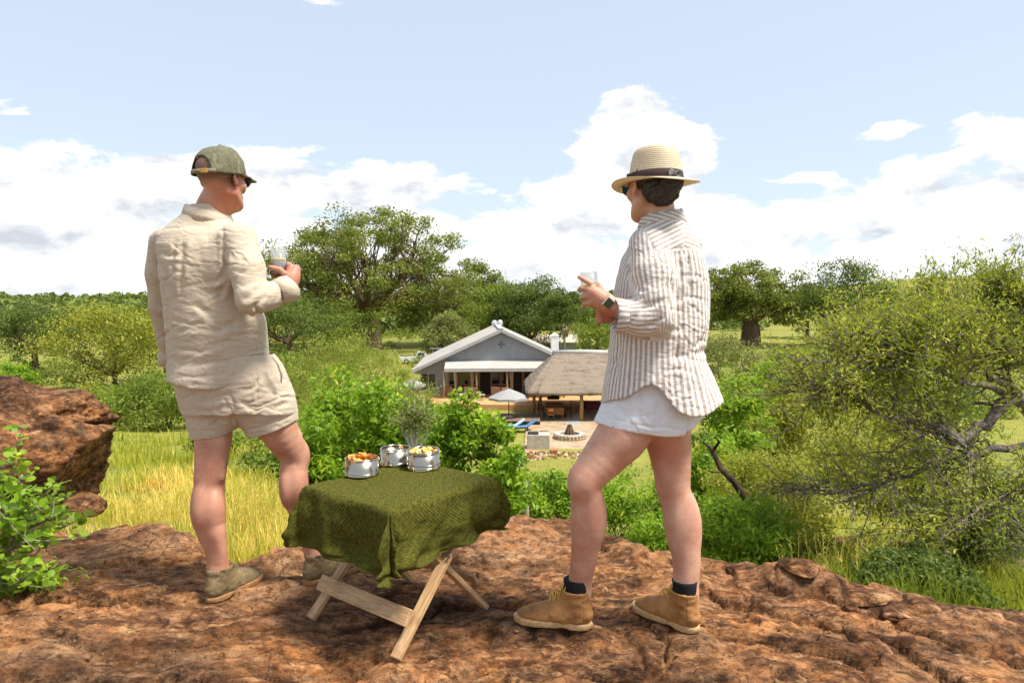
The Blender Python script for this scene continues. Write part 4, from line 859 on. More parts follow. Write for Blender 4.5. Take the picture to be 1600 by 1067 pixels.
# front leg, knee bent
g.limb([A(1008, 632, 2.42), A(958, 697, 2.385), A(917, 748, 2.355), A(917, 775, 2.365), A(919, 815, 2.385), A(913, 860, 2.41), A(905, 905, 2.438), A(902, 930, 2.442)], [.095, .083, .059, .056, .059, .047, .037, .036])
foot(g, (.292, 2.425), (-.95, .24))
g.ell(A(907, 750, 2.335), (.034, .032, .042), None, .04); g.ell(A(929, 806, 2.395), (.034, .036, .085), None, .035); g.ell(A(909, 812, 2.38), (.026, .03, .08), None, .03)
g.ell(A(975, 680, 2.36), (.07, .06, .07), None, .05); g.limb([A(920, 870, 2.42), A(917, 895, 2.44), A(916, 925, 2.45)], [.018, .012, .013], k0=.04)
# standing leg
g.limb([A(1035, 640, 2.47), A(1046, 700, 2.475), A(1053, 762, 2.47), A(1058, 785, 2.468), A(1067, 822, 2.46), A(1072, 870, 2.44), A(1070, 915, 2.43), A(1070, 945, 2.43)], [.100, .078, .059, .057, .062, .050, .041, .039])
g.ell(A(1077, 815, 2.445), (.033, .036, .09), None, .035); g.ell(A(1056, 822, 2.45), (.028, .03, .08), None, .03); g.ell(A(1042, 756, 2.49), (.035, .03, .045), None, .03); g.limb([A(1080, 880, 2.45), A(1083, 905, 2.44), A(1083, 935, 2.435)], [.018, .012, .013], k0=.04)
foot(g, (.668, 2.385), (-.66, .75))
# trunk
g.chain([A(1020, 620, 2.44), A(1030, 560, 2.44), A(1035, 440, 2.44), A(1035, 375, 2.44)], [.115, .095, .10, .075], .04)
HW = frame((math.sin(R(-23)), math.cos(R(-23)), -.06)); hw = A(1019, 290, 2.42)
g.chain([A(1036, 362, 2.44), A(1030, 330, 2.432), A(1022, 305, 2.425)], [.058, .046, .046], .03)
head_sdf(g, hw, HW, jaw=.9)
# left arm, forearm folded across, hand on the glass
GW = A(923, 447, 2.325); gw = .0305
sh, el, wr = A(1008, 380, 2.33), A(1034, 492, 2.255), A(952, 478, 2.265)
g.chain([sh, el, wr], [.040, .034, .0255], .02)
g.chain([A(985, 487, 2.26), A(965, 481, 2.262), wr], [.034, .029, .0255], .012)
pk = A(928, 458, 2.262)
g.chain([wr, A(940, 467, 2.26), pk], [.0255, .027, .024], .018); g.cone(A(942, 476, 2.262), A(930, 472, 2.266), .020, .018, .016)
tips = [((921, 442), (911, 436), (905, 433)), ((919, 452), (909, 450), (906, 453)), ((919, 463), (911, 464), (909, 467)), ((923, 474), (914, 475), (912, 478))]
for i, (k0, k1, k2) in enumerate(tips):
    p0 = A(*k0, 2.262); p1 = A(*k1, 2.272 if i else 2.275); p2 = A(*k2, 2.30 if i else 2.30)
    finger(g, [A(934, 462 + 2 * i, 2.262), p0, p1, p2] + ([p2 + np.array([.004, .028, .002])] if i else []), .0105 - .0004 * i, .0078)
finger(g, [A(940, 462, 2.275), A(938, 452, 2.30), A(934, 446, 2.335), A(928, 444, 2.355)], .0125, .0085)      # thumb beyond the glass
# right arm folded under the left one
g.chain([A(1068, 396, 2.53), A(1045, 500, 2.50), A(975, 498, 2.36), A(955, 494, 2.33)], [.040, .034, .029, .025], .02)
hr = A(948, 492, 2.315); g.ell(hr, (.026, .022, .022), None, .015)
for i in range(4): finger(g, [hr + np.array([-.004, -.006, .012 - .010 * i]), hr + np.array([-.022, -.014, .012 - .011 * i]), hr + np.array([-.030, -.004, .010 - .011 * i]), hr + np.array([-.026, .012, .008 - .010 * i])], .0088, .0072)
finger(g, [hr + np.array([.006, .0, .02]), hr + np.array([-.012, -.002, .028]), hr + np.array([-.026, .004, .026])], .0105, .008)
def flw(V):
    px, py = proj(V); f = .8 * ((py > 484) & (px < 962) & (py < 506)) + .25 * ((px < 955) & (py < 484)) + .35 * np.exp(-(((px - 993) / 10) ** 2 + ((py - 291) / 12) ** 2)) + .45 * np.exp(-(((px - 1050) / 40) ** 2 + ((py - 700) / 22) ** 2))  # also a redder patch on the standing thigh, just below the shorts hem
    return {'redness': np.clip(f, 0, 1), 'stubble': np.zeros(len(V))}
reparent(wom, sdf_obj('body', g, M_skin_w, wom, 2, None, flw))
# --- hair: close to the skull, twisted into a low knot
g = Grid((.36, 2.26, 1.38), (.68, 2.62, 1.72), .004); LW = lambda x, y, z: np.array(hw) + HW @ np.array([x, y, z])
g.ell(LW(0, -.014, .020), (.079, .096, .070), HW, .01); g.ell(LW(0, -.055, -.035), (.062, .052, .045), HW, .02)
sl, X, Y, Z = g.region(hw - .2, hw + .2, 0); f_ = (X - hw[0]) * HW[0, 1] + (Y - hw[1]) * HW[1, 1]; z_ = Z - hw[2]
g.D[sl] = np.maximum(g.D[sl], np.minimum(f_ + .012 - .0 * z_, f_ - .055 + .0 + np.where(z_ > .03, -.03, .2)).astype(np.float32))
g.ell(LW(.004, -.108, -.010), (.040, .028, .044), HW, .006)
def hairpost(V, Nn):
    L = (V - hw) @ HW; a = np.arctan2(L[:, 2] + .01, L[:, 0] - .004); r = np.hypot(L[:, 2] + .01, L[:, 0] - .004); kn_ = L[:, 1] < -.098
    s_ = np.where(kn_, np.sin(a * 5 + r * 260), np.sin(L[:, 2] * 230 + L[:, 1] * 130 + 2 * vnoise(L[:, 0] * 40, L[:, 1] * 40, L[:, 2] * 40)))
    return V + Nn * (.0030 * s_ + .003 * fbm(V[:, 0] * 60, V[:, 1] * 60, V[:, 2] * 60, oct=2, seed=6))[:, None]
reparent(wom, sdf_obj('hair', g, M_hair, wom, 1, hairpost))
# --- shirt
g = Grid((.24, 2.08, .74), (.80, 2.80, 1.52), .004)
def roww(py, l, r, cy, b):
    p, q = A(l, py, cy), A(r, py, cy); return (p[2], (p[0] + q[0]) / 2, cy, (q[0] - p[0]) / 2, b)
rows = [roww(665, 934, 1136, 2.44, .225), roww(640, 938, 1131, 2.44, .215), roww(620, 941, 1125, 2.44, .205), roww(590, 946, 1113, 2.44, .19), roww(565, 950, 1101, 2.44, .178), roww(548, 951, 1096, 2.44, .17), roww(530, 953, 1102, 2.44, .17), roww(500, 955, 1106, 2.44, .165), roww(460, 958, 1107, 2.44, .155), roww(430, 965, 1104, 2.44, .15), roww(405, 973, 1099, 2.44, .14), roww(385, 981, 1091, 2.44, .13), roww(368, 990, 1082, 2.44, .112), roww(355, 998, 1074, 2.44, .095), roww(345, 1003, 1068, 2.44, .082), roww(333, 1008, 1060, 2.44, .065)]
g.stack(rows, .02, ex=2.2)
g.ell(A(1012, 380, 2.345), (.05, .05, .055), None, .04); g.ell(A(1078, 385, 2.53), (.045, .05, .05), None, .04)
SA = [A(1012, 384, 2.335), A(1020, 430, 2.29), A(1022, 470, 2.265), A(1026, 492, 2.258)]; g.chain(SA, [.066, .072, .066, .060], .02)
SB = [A(1026, 492, 2.258), A(1000, 498, 2.258), A(972, 493, 2.260)]; g.chain(SB, [.060, .060, .055], .02)
g.ell(A(1040, 440, 2.285), (.035, .05, .04), None, .03); g.ell(A(1035, 505, 2.262), (.036, .05, .035), None, .03)
hx = np.array([925, 938, 965, 995, 1012, 1020, 1030, 1045, 1060, 1085, 1100, 1118, 1131, 1145]); hy = np.array([634, 632, 626, 614, 603, 600, 606, 626, 642, 655, 652, 642, 632, 628])
def hemw(X, Y, Z):
    s_ = np.broadcast_shapes(X.shape, Y.shape, Z.shape); Xb, Yb, Zb = (np.broadcast_to(q, s_) for q in (X, Y, Z)); px = 800 + FPX * Xb / Yb
    near = np.interp(px, hx, hy); far = np.interp(px, [925, 1020, 1145], [632, 615, 630]); t = sstep(Yb, 2.42, 2.5); py = near * (1 - t) + far * t + 1.5 * np.sin(px / 7.0)
    return CAM_Z - (py - 475) / FPX * Yb - Zb
g.cut(hemw)
ca = A(962, 494, 2.26); g.cut(lambda X, Y, Z: np.where(((X - ca[0]) ** 2 + (Y - ca[1]) ** 2 + (Z - ca[2]) ** 2 < .085 ** 2) & (Y < 2.315), ca[0] - X + 0 * Y + 0 * Z, -1))
g.shell(.010, .93)
sl, X, Y, Z = g.region(ca - .05, ca + np.array([.06, .05, .05]), 0); dd = np.sqrt((Y - ca[1]) ** 2 + (Z - ca[2]) ** 2) - .046; g.put(sl, np.maximum(dd, X - ca[0] - .035) + 0 * X, 0, sub=True)
FW = [([(983, 372), (1002, 356), (1012, 372), (1026, 400), (1052, 430)], -.006, 2.0), ([(1052, 428), (1049, 460), (1044, 490)], -.016, 3), ([(981, 380), (979, 410), (983, 445)], -.012, 3), ([(985, 440), (1000, 452), (1010, 455)], -.008, 3.5), ([(1000, 490), (1010, 478), (1040, 468)], -.010, 4), ([(980, 478), (990, 468), (996, 458)], -.008, 3), ([(1000, 514), (1024, 506), (1040, 492)], -.009, 3.5), ([(978, 512), (990, 500), (998, 486)], -.006, 3), ([(1046, 392), (1072, 386), (1104, 392)], -.0035, 1.6), ([(1066, 348), (1069, 375), (1072, 392)], -.006, 2.2), ([(1074, 394), (1076, 440), (1078, 480)], -.008, 3), ([(1066, 394), (1066, 430), (1064, 470)], .006, 3),
      ([(1090, 560), (1100, 535), (1106, 515)], -.012, 4), ([(1084, 545), (1094, 535), (1106, 530)], -.010, 3), ([(1040, 525), (1032, 560), (1020, 600)], -.008, 4), ([(1060, 530), (1056, 580), (1052, 625)], -.010, 5), ([(1080, 555), (1086, 600), (1092, 645)], -.012, 5), ([(1000, 530), (990, 570), (985, 615)], -.009, 5), ([(970, 525), (962, 570), (958, 622)], -.009, 4), ([(1098, 560), (1108, 600), (1114, 640)], -.008, 4), ([(955, 515), (951, 560), (945, 600)], -.008, 3), ([(1036, 520), (1060, 515), (1100, 500)], -.007, 4), ([(1050, 470), (1080, 465), (1106, 470)], -.006, 3.5), ([(1046, 560), (1070, 556), (1090, 560)], -.006, 4), ([(1030, 580), (1060, 576), (1090, 584)], -.004, 3), ([(1054, 440), (1080, 430), (1104, 436)], -.005, 3.5), ([(960, 430), (968, 400), (978, 380)], -.006, 3)]
def armco(V):
    """stripe coordinate: round the trunk, across the yoke, round the sleeve"""
    th = np.arctan2(V[:, 0] - .50, -(V[:, 1] - 2.44)); s_ = th * .165
    px, py = proj(V)
    P = [np.array(p) for p in SA[:-1]] + [np.array(p) for p in SB]; best = np.full(len(V), 9.0); sa = np.zeros(len(V))
    for p, q in ((SA[0], SA[2]), (SA[2], SB[0]), (SB[0], SB[2] + np.array([-.03, 0, 0]))):
        d = q - p; L2 = d @ d; t = np.clip((V - p) @ d / L2, 0, 1); c = p + t[:, None] * d; r = V - c; dist = np.linalg.norm(r, axis=1)
        dn = d / math.sqrt(L2); u = np.cross(dn, np.array([0, 1.0, 0])); u /= np.linalg.norm(u); w = np.cross(dn, u)
        ang = np.arctan2(r @ u, -(r @ w) * -1 if False else (r @ w)); ang = np.arctan2(r @ u, np.abs(r @ w) * np.sign(r @ w)); m = dist < best; sa = np.where(m, np.arctan2(r @ u, r @ -w if (w[1] > 0) else r @ w) * .075, sa); best = np.minimum(best, dist)
    seam = np.interp(py, [350, 372, 400, 430, 520], [1000, 1013, 1030, 1052, 1052])
    onarm = (best < .088) & (V[:, 1] < 2.40) & (px < seam + 1) & (py > 362) & ~((px < 982) & (py < 455))
    onarm &= ~((py > 505) & (V[:, 1] > 2.33))
    yk = (py < 389 + (px - 1075) * -.05) & (px > seam) & ~onarm
    s_ = np.where(onarm, sa, s_); s_ = np.where(yk, V[:, 2] * 1.05 - .5 * (V[:, 0] - .5) * np.where(px < 1069, 1.0, -.6), s_)
    return {'su': s_ + 10}
shirtw = reparent(wom, sdf_obj('shirt', g, M_stripe, wom, 2, lambda V, Nn: wrink(fold(V, Nn, FW + creases(3, 70, (955, 1110, 380, 640), .6, (14, 46), (.0012, .0036)), 1.5), Nn, .3, 40), armco))
collar(shirtw, A(1034, 347, 2.435), .062, .060, (.15, .10), M_stripe, h=.034, flap=.05, a_front=R(152), attrs=True, open_=.5)
cuff('cuff', A(984, 494, 2.26), A(961, 494, 2.258), .054, .058, M_stripe, shirtw, wom, seed=1, su=True, wav=.003, thick=.008)
# --- white shorts
g = Grid((.22, 2.18, .60), (.78, 2.72, .96), .004)
g.stack([roww(700, 928, 1099, 2.44, .165), roww(680, 929, 1099, 2.44, .166), roww(650, 933, 1098, 2.44, .166), roww(620, 945, 1095, 2.44, .162), roww(585, 962, 1085, 2.44, .145)], .02, ex=2.25)
sx_ = np.array([915, 930, 960, 1000, 1040, 1060, 1073, 1077, 1086, 1098, 1110]); sy_ = np.array([656, 660, 671, 679, 684, 684, 682, 676, 672, 657, 650])
def hems(X, Y, Z):
    s_ = np.broadcast_shapes(X.shape, Y.shape, Z.shape); Xb, Yb, Zb = (np.broadcast_to(q, s_) for q in (X, Y, Z)); px = 800 + FPX * Xb / Yb
    py = np.interp(px, sx_, sy_); t = sstep(Yb, 2.44, 2.55); return CAM_Z - (py * (1 - t) + 664 * t - 475) / FPX * Yb - Zb
g.cone(A(1008, 632, 2.42), A(950, 706, 2.385), .100, .104, .03); g.cut(hems); g.shell(.009, .84)
FWS = [([(1000, 612), (996, 640), (1004, 664)], -.010, 4), ([(940, 650), (1000, 665), (1076, 672)], -.005, 1.6), ([(1020, 660), (1050, 640), (1075, 650)], -.007, 4), ([(960, 640), (985, 650), (1010, 640)], -.006, 4), ([(1030, 620), (1026, 645), (1030, 670)], -.008, 4), ([(1080, 655), (1074, 668), (1072, 684)], -.010, 3)]
reparent(wom, sdf_obj('shorts', g, M_white, wom, 2, lambda V, Nn: wrink(fold(V, Nn, FWS + creases(4, 14, (945, 1085, 630, 672), .9), 2.0), Nn, .3, 60)))
for heel, d in (((.292, 2.425, ZW), (-.95, .24)), ((.668, 2.385, ZW), (-.66, .75))):
    reparent(wom, shoe(wom, heel, d, .285, M_tanboot, M_crepe, M_lace, top=.150, rtop=.051, name='boot', sock=.028))
# --- straw hat
def straw():
    m, nt, b = material('woven_straw'); n, l = nt.nodes, nt.links; t = n.new('ShaderNodeTexCoord')
    w = n.new('ShaderNodeAttribute'); w.attribute_name = 'ringc'; mu = n.new('ShaderNodeMath'); mu.operation = 'PINGPONG'; l.new(w.outputs['Fac'], mu.inputs[0]); mu.inputs[1].default_value = .5
    z = n.new('ShaderNodeTexNoise'); z.inputs['Scale'].default_value = 160; l.new(t.outputs['Object'], z.inputs['Vector'])
    ad = n.new('ShaderNodeMath'); ad.operation = 'MULTIPLY_ADD'; l.new(z.outputs['Fac'], ad.inputs[0]); ad.inputs[1].default_value = .5; l.new(mu.outputs[0], ad.inputs[2])
    r = n.new('ShaderNodeValToRGB'); l.new(ad.outputs[0], r.inputs[0]); r.color_ramp.elements[0].position = .2; r.color_ramp.elements[0].color = (.60, .46, .28, 1); r.color_ramp.elements[1].position = .55; r.color_ramp.elements[1].color = (.80, .69, .50, 1)
    l.new(r.outputs[0], b.inputs['Base Color']); b.inputs['Roughness'].default_value = .7
    bp = n.new('ShaderNodeBump'); bp.inputs['Strength'].default_value = .6; bp.inputs['Distance'].default_value = .003; l.new(mu.outputs[0], bp.inputs['Height']); l.new(bp.outputs[0], b.inputs['Normal'])
    tr = n.new('ShaderNodeBsdfTranslucent'); l.new(r.outputs[0], tr.inputs[0]); mx = n.new('ShaderNodeMixShader'); mx.inputs[0].default_value = .3; l.new(b.outputs[0], mx.inputs[1]); l.new(tr.outputs[0], mx.inputs[2]); l.new(mx.outputs[0], n['Material Output'].inputs[0]); return m
M_straw = straw(); M_band = simple('dark_band', (.035, .018, .016), .8, bump=.3, bscale=200)
HB = frame((math.sin(R(-23)), math.cos(R(-23)), 0.0)); hb = A(1021, 288, 2.42); tl = -.085
def HT(x, y, z):
    z = z + tl * x * 0 ; return np.array(hb) + HB @ np.array([x, y, z])
prof = [(0.0, .114), (.25, .116), (.45, .119), (.62, .120), (.74, .117), (.81, .108), (.86, .094), (.905, .075), (.95, .05), (1.0, .022), (1.03, .004)]
na = 72; V = []; rc = []
for i, (f, z) in enumerate(prof):
    for j in range(na):
        a = 2 * np.pi * j / na; dent = -.016 * math.exp(-((f * math.sin(a)) / .25) ** 2) * (f < .9) * math.exp(-(f / .75) ** 4); V.append(HT(.0835 * f * math.sin(a), -.010 + .1035 * f * math.cos(a), z + dent + .008 * (f < 1.03) * -math.cos(a) * f * 0)); rc.append((f * 12 if i < 5 else 12 + (.12 - z) * 150))
nc_ = len(prof)
for k, t in enumerate((.0, .25, .5, .75, .94, 1.0)):
    for j in range(na):
        a = 2 * np.pi * j / na; r0x, r0y = .089, .109; w = .056 * t
        z = .002 - .016 * t * t * (.2 + .8 * math.cos(a) ** 2) + .006 * t * t * math.sin(a) ** 2
        V.append(HT((r0x + w) * math.sin(a), -.010 + (r0y + w) * math.cos(a), z)); rc.append(40 + t * 14)
F = [(i * na + j, i * na + (j + 1) % na, (i + 1) * na + (j + 1) % na, (i + 1) * na + j) for i in range(nc_ + 5) for j in range(na)]
hat = obj('straw_hat', mesh_np('straw_hat', V, np.array(F)[:, ::-1], attrs={'ringc': rc}), M_straw); so = hat.modifiers.new('t', 'SOLIDIFY'); so.thickness = .0025; reparent(wom, hat)
V = []; pr = [(1.005, .003), (1.010, .005), (.985, .018), (.955, .034), (.94, .034)]
for f, z in pr:
    for j in range(na): a = 2 * np.pi * j / na; V.append(HT(.0905 * f * math.sin(a), -.010 + .1108 * f * math.cos(a), z))
F = [(i * na + j, i * na + (j + 1) % na, (i + 1) * na + (j + 1) % na, (i + 1) * na + j) for i in range(4) for j in range(na)]
obj('hat_band', mesh_np('hat_band', V, np.array(F)[:, ::-1]), M_band, hat)
mb = MB(); pb = HT(-.093, .015, .018); mb.box(pb, (.005, .02, .028), M=HB); mb.build('band_bow', M_band, hat, bevel=.002)
sunglasses(np.array(hw) + HW @ np.array([0, -.006, -.002]), HW, wom, M_black)
tumbler('drinking_glass', GW - np.array([0, 0, .050]), gw, .098, (R(3), R(-5), 0), 'clear tumbler with lemon slice held by the person in the straw hat')
# --- watch and strap
M_wband = simple('beige_strap', (.55, .45, .34), .6); M_screen = simple('watch_screen', (.01, .012, .014), .12, spec=.8); M_case = simple('champagne_metal', (.62, .52, .40), .3, metal=.8)
wd = (A(940, 467, 2.26) - A(952, 478, 2.265)); wd /= np.linalg.norm(wd); wc = A(946.5, 472.5, 2.263)
wt = empty('wrist_watch'); wt.parent = wom; wt.matrix_parent_inverse = Matrix.Translation(-wom.location)
u = np.cross(wd, np.array([0, 1.0, 0])); u /= np.linalg.norm(u); vv = np.cross(u, wd); vv = vv if vv[1] < 0 else -vv
V = []
for t, rr in ((-.009, .0285), (-.009, .0325), (.009, .0325), (.009, .0285)):
    for a in np.linspace(0, 2 * np.pi, 32, endpoint=False): V.append(wc + wd * t + rr * (math.cos(a) * u + math.sin(a) * vv))
F = [(i * 32 + j, i * 32 + (j + 1) % 32, ((i + 1) % 4) * 32 + (j + 1) % 32, ((i + 1) % 4) * 32 + j) for i in range(4) for j in range(32)]
obj('strap', mesh_np('strap', V, F), M_wband, wt)
fm = np.stack([wd, u, vv], 1); mb = MB(); mb.box(wc + vv * .0335, (.032, .038, .010), M=fm); mb.build('watch_case', M_case, wt, bevel=.004)
mb = MB(); mb.box(wc + vv * .0387, (.025, .031, .002), M=fm); mb.build('watch_face', M_screen, wt, bevel=.0008)
# ------------------------------------------------------------------ folding table, cloth and tins
O = np.array([-.415, 2.535, 0]); e1 = np.array([.62, .785, 0]); e1 /= np.linalg.norm(e1); e2 = np.array([-e1[1], e1[0], 0]); TZ = .480
TM = np.stack([e1, e2, np.array([0, 0, 1.0])], 1)
def TP(a, b, z): return O + a * e1 + b * e2 + np.array([0, 0, z])
def wood(name, c1, c2):
    m, nt, b = material(name); n, l = nt.nodes, nt.links; t = n.new('ShaderNodeTexCoord'); mp = n.new('ShaderNodeMapping'); mp.inputs['Scale'].default_value = (2, 22, 22); l.new(t.outputs['Object'], mp.inputs[0])
    z = n.new('ShaderNodeTexNoise'); z.inputs['Scale'].default_value = 6; z.inputs['Detail'].default_value = 8; z.inputs['Distortion'].default_value = 1.2; l.new(mp.outputs[0], z.inputs['Vector'])
    r = n.new('ShaderNodeValToRGB'); l.new(z.outputs['Fac'], r.inputs[0]); r.color_ramp.elements[0].position = .35; r.color_ramp.elements[0].color = (*c1, 1); r.color_ramp.elements[1].position = .65; r.color_ramp.elements[1].color = (*c2, 1); l.new(r.outputs[0], b.inputs['Base Color']); b.inputs['Roughness'].default_value = .6
    z2 = n.new('ShaderNodeTexNoise'); z2.inputs['Scale'].default_value = 12; z2.inputs['Detail'].default_value = 4; l.new(t.outputs['Object'], z2.inputs['Vector'])
    mx = n.new('ShaderNodeMix'); mx.data_type = 'RGBA'; r3 = n.new('ShaderNodeMapRange'); l.new(z2.outputs['Fac'], r3.inputs[0]); r3.inputs[1].default_value = .5; r3.inputs[2].default_value = .75; r3.inputs[4].default_value = .5; l.new(r3.outputs[0], mx.inputs[0]); l.new(r.outputs[0], mx.inputs[6]); mx.inputs[7].default_value = (c1[0] * .45, c1[1] * .42, c1[2] * .4, 1); l.new(mx.outputs[2], b.inputs['Base Color'])
    bp = n.new('ShaderNodeBump'); bp.inputs['Strength'].default_value = .3; bp.inputs['Distance'].default_value = .002; l.new(z.outputs['Fac'], bp.inputs['Height']); l.new(bp.outputs[0], b.inputs['Normal']); return m
M_wood = wood('worn_pine', (.36, .20, .085), (.56, .37, .19)); M_screw = simple('screw_steel', (.45, .45, .45), .35, metal=1)
tab = empty('folding_table', tuple(TP(0, 0, 0)), label='small wooden folding table with crossed legs under the olive cloth', category='table')
def tpart(mb, name, bevel=.003, mat=None):
    o = mb.build(name, mat or M_wood, tab, bevel=bevel); o.matrix_parent_inverse = Matrix.Translation(-tab.location); return o
def plank(a, b, w, h, name='leg', up=(0, 0, 1)):
    """a board modelled along its own x axis so that the grain follows it"""
    a = np.array(a); b = np.array(b); d = b - a; L = np.linalg.norm(d); d = d / L; u = np.cross(np.array(up, float), d); u /= np.linalg.norm(u); v = np.cross(d, u)
    mb = MB(); mb.box((0, 0, 0), (L, w, h)); o = mb.build(name, M_wood, tab, bevel=.003); M4 = Matrix([[d[i], u[i], v[i], ((a + b) / 2)[i]] for i in range(3)] + [[0, 0, 0, 1]])
    o.matrix_parent_inverse = Matrix.Translation(-tab.location); o.matrix_basis = M4; return o
for k in range(6): plank(TP(-.262, -.185 + .074 * k, TZ - .012), TP(.262, -.185 + .074 * k, TZ - .012), .069, .014, 'tabletop_slat')
fa, fb = .235, .255
for b, off in ((-1, 0), (1, 0)):
    l1 = plank(TP(-fa - .012, b * (fb - .022), ZT + .010), TP(fa - .02, b * (fb - .045), TZ - .03), .020, .040, 'leg', up=(e2[0], e2[1], 0))
    l2 = plank(TP(fa, b * (fb - .047), ZT + .008), TP(-fa + .02, b * (fb - .067), TZ - .03), .020, .040, 'leg', up=(e2[0], e2[1], 0))
# orientation: wide face looks along e2
    for lg in (l1, l2): pass
    mb = MB(); c = TP(-.005, b * (fb - .010), TZ * .53); 
    mb.tube([c - e2 * b * .004, c + e2 * b * .004], .007, 10); tpart(mb, 'pivot_bolt', 0, M_screw)
plank(TP(-fa + .060 - .02, -fb + .012, .100), TP(-fa + .060 - .02, fb - .012, .100), .016, .058, 'cross_rail', up=(e1[0] * .5, e1[1] * .5, .8))
plank(TP(fa - .045, -fb + .05, .100), TP(fa - .045, fb - .05, .100), .016, .050, 'cross_rail', up=(-e1[0] * .5, -e1[1] * .5, .8))
plank(TP(-fa + .04, -fb + .03, TZ - .04), TP(-fa + .04, fb - .03, TZ - .04), .018, .035, 'cross_rail'); plank(TP(fa - .04, -fb + .03, TZ - .04), TP(fa - .04, fb - .03, TZ - .04), .018, .035, 'cross_rail')
# cloth: a square sheet that lies on the top and hangs down in folds
def cloth_green():
    m, nt, b = material('olive_woven_cloth'); n, l = nt.nodes, nt.links; a = n.new('ShaderNodeAttribute'); a.attribute_name = 'cu'; a2 = n.new('ShaderNodeAttribute'); a2.attribute_name = 'cv'
    cb = n.new('ShaderNodeCombineXYZ'); l.new(a.outputs['Fac'], cb.inputs[0]); l.new(a2.outputs['Fac'], cb.inputs[1])
    w1 = n.new('ShaderNodeTexWave'); w1.wave_type = 'BANDS'; w1.bands_direction = 'DIAGONAL'; w1.inputs['Scale'].default_value = 42; w1.inputs['Distortion'].default_value = 1.5; w1.inputs['Detail'].default_value = 2; l.new(cb.outputs[0], w1.inputs['Vector'])
    w2 = n.new('ShaderNodeTexChecker'); w2.inputs['Scale'].default_value = 130; l.new(cb.outputs[0], w2.inputs['Vector'])
    z = n.new('ShaderNodeTexNoise'); z.inputs['Scale'].default_value = 75; z.inputs['Detail'].default_value = 4; l.new(cb.outputs[0], z.inputs['Vector'])
    r = n.new('ShaderNodeValToRGB'); l.new(w1.outputs['Fac'], r.inputs[0]); r.color_ramp.elements[0].color = (.028, .036, .006, 1); r.color_ramp.elements[1].color = (.115, .112, .018, 1)
    r2 = n.new('ShaderNodeValToRGB'); l.new(z.outputs['Fac'], r2.inputs[0]); r2.color_ramp.elements[0].position = .35; r2.color_ramp.elements[0].color = (.02, .030, .005, 1); r2.color_ramp.elements[1].position = .65; r2.color_ramp.elements[1].color = (.16, .135, .022, 1)
    mx = n.new('ShaderNodeMix'); mx.data_type = 'RGBA'; mx.inputs[0].default_value = .5; l.new(r.outputs[0], mx.inputs[6]); l.new(r2.outputs[0], mx.inputs[7])
    m3 = n.new('ShaderNodeMix'); m3.data_type = 'RGBA'; m3.blend_type = 'MULTIPLY'; m3.inputs[0].default_value = .35; l.new(mx.outputs[2], m3.inputs[6]); l.new(w2.outputs['Color'], m3.inputs[7])
    l.new(m3.outputs[2], b.inputs['Base Color']); b.inputs['Roughness'].default_value = .95; b.inputs['Specular IOR Level'].default_value = .08; b.inputs['Sheen Weight'].default_value = 0; b.inputs['Sheen Roughness'].default_value = .4
    bp = n.new('ShaderNodeBump'); bp.inputs['Strength'].default_value = .4; bp.inputs['Distance'].default_value = .002; l.new(z.outputs['Fac'], bp.inputs['Height']); l.new(bp.outputs[0], b.inputs['Normal']); return m
ha, hb_ = .268, .235; n_ = 150
au = np.linspace(-.60, .56, n_); av = np.linspace(-.56, .56, n_); AU, AV = np.meshgrid(au, av, indexing='ij')
ou = np.sign(AU) * np.maximum(np.abs(AU) - ha, 0); ov = np.sign(AV) * np.maximum(np.abs(AV) - hb_, 0)
du, dv = np.abs(ou), np.abs(ov); drop = np.hypot(du, dv)
maxd = np.where(AU < 0, .235, .215) + .03 * np.exp(-((np.arctan2(AV, AU + 1e-9) + 2.4) / .35) ** 2); sc_ = np.minimum(1, maxd / np.maximum(drop, 1e-6)); sc_ = np.where(drop > 0, np.tanh(drop / maxd * 1.1) / 1.0 * maxd / np.maximum(drop, 1e-6), 1); ou, ov, du, dv = ou * sc_, ov * sc_, du * sc_, dv * sc_; drop = drop * sc_
cu, cv = np.clip(AU, -ha, ha), np.clip(AV, -hb_, hb_)
corner = np.minimum(du, dv) / (np.maximum(du, dv) + 1e-6) * (drop > 0)
ang = np.arctan2(dv, du + 1e-9)
flare = .03 + .12 * corner + .05 * np.sin(AV * 23 + 1) * (du > dv) + .05 * np.sin(AU * 21) * (dv >= du)
out = drop * np.clip(flare, .03, .6) + .008 * np.minimum(drop / .02, 1)
dirx = np.where(drop > 0, ou / (drop + 1e-9), 0); diry = np.where(drop > 0, ov / (drop + 1e-9), 0)
# heavy fold at the front corner
foldw = .028 * np.minimum(drop / .12, 1) * (np.sin(ang * 4.2 + .4) * (corner > 0) * 1.2 + .55 * fbm(AU * 9, AV * 9, oct=2, seed=12) + .5 * np.sin((AU * dv.astype(bool) + AV * du.astype(bool)) * 30 + 2 * fbm(AU * 5, AV * 5, oct=2, seed=2)))
CXl = cu + dirx * (out + foldw); CYl = cv + diry * (out + foldw)
CZl = TZ + .004 - np.maximum(drop - .006, 0) * np.sqrt(np.clip(1 - np.clip(flare, .03, .6) ** 2, .1, 1)) + .0022 * fbm(AU * 10, AV * 10, oct=3, seed=5) * (drop < .01) + .0016 * np.exp(-(np.sin(AU * 11 + .5) / .08) ** 2) + .0012 * np.exp(-(np.sin(AV * 12 + .9) / .08) ** 2) - .006 * (drop > 0)
Vc = O[None, :] + CXl.reshape(-1, 1) * e1 + CYl.reshape(-1, 1) * e2 + np.array([0, 0, 1.0]) * CZl.reshape(-1, 1)
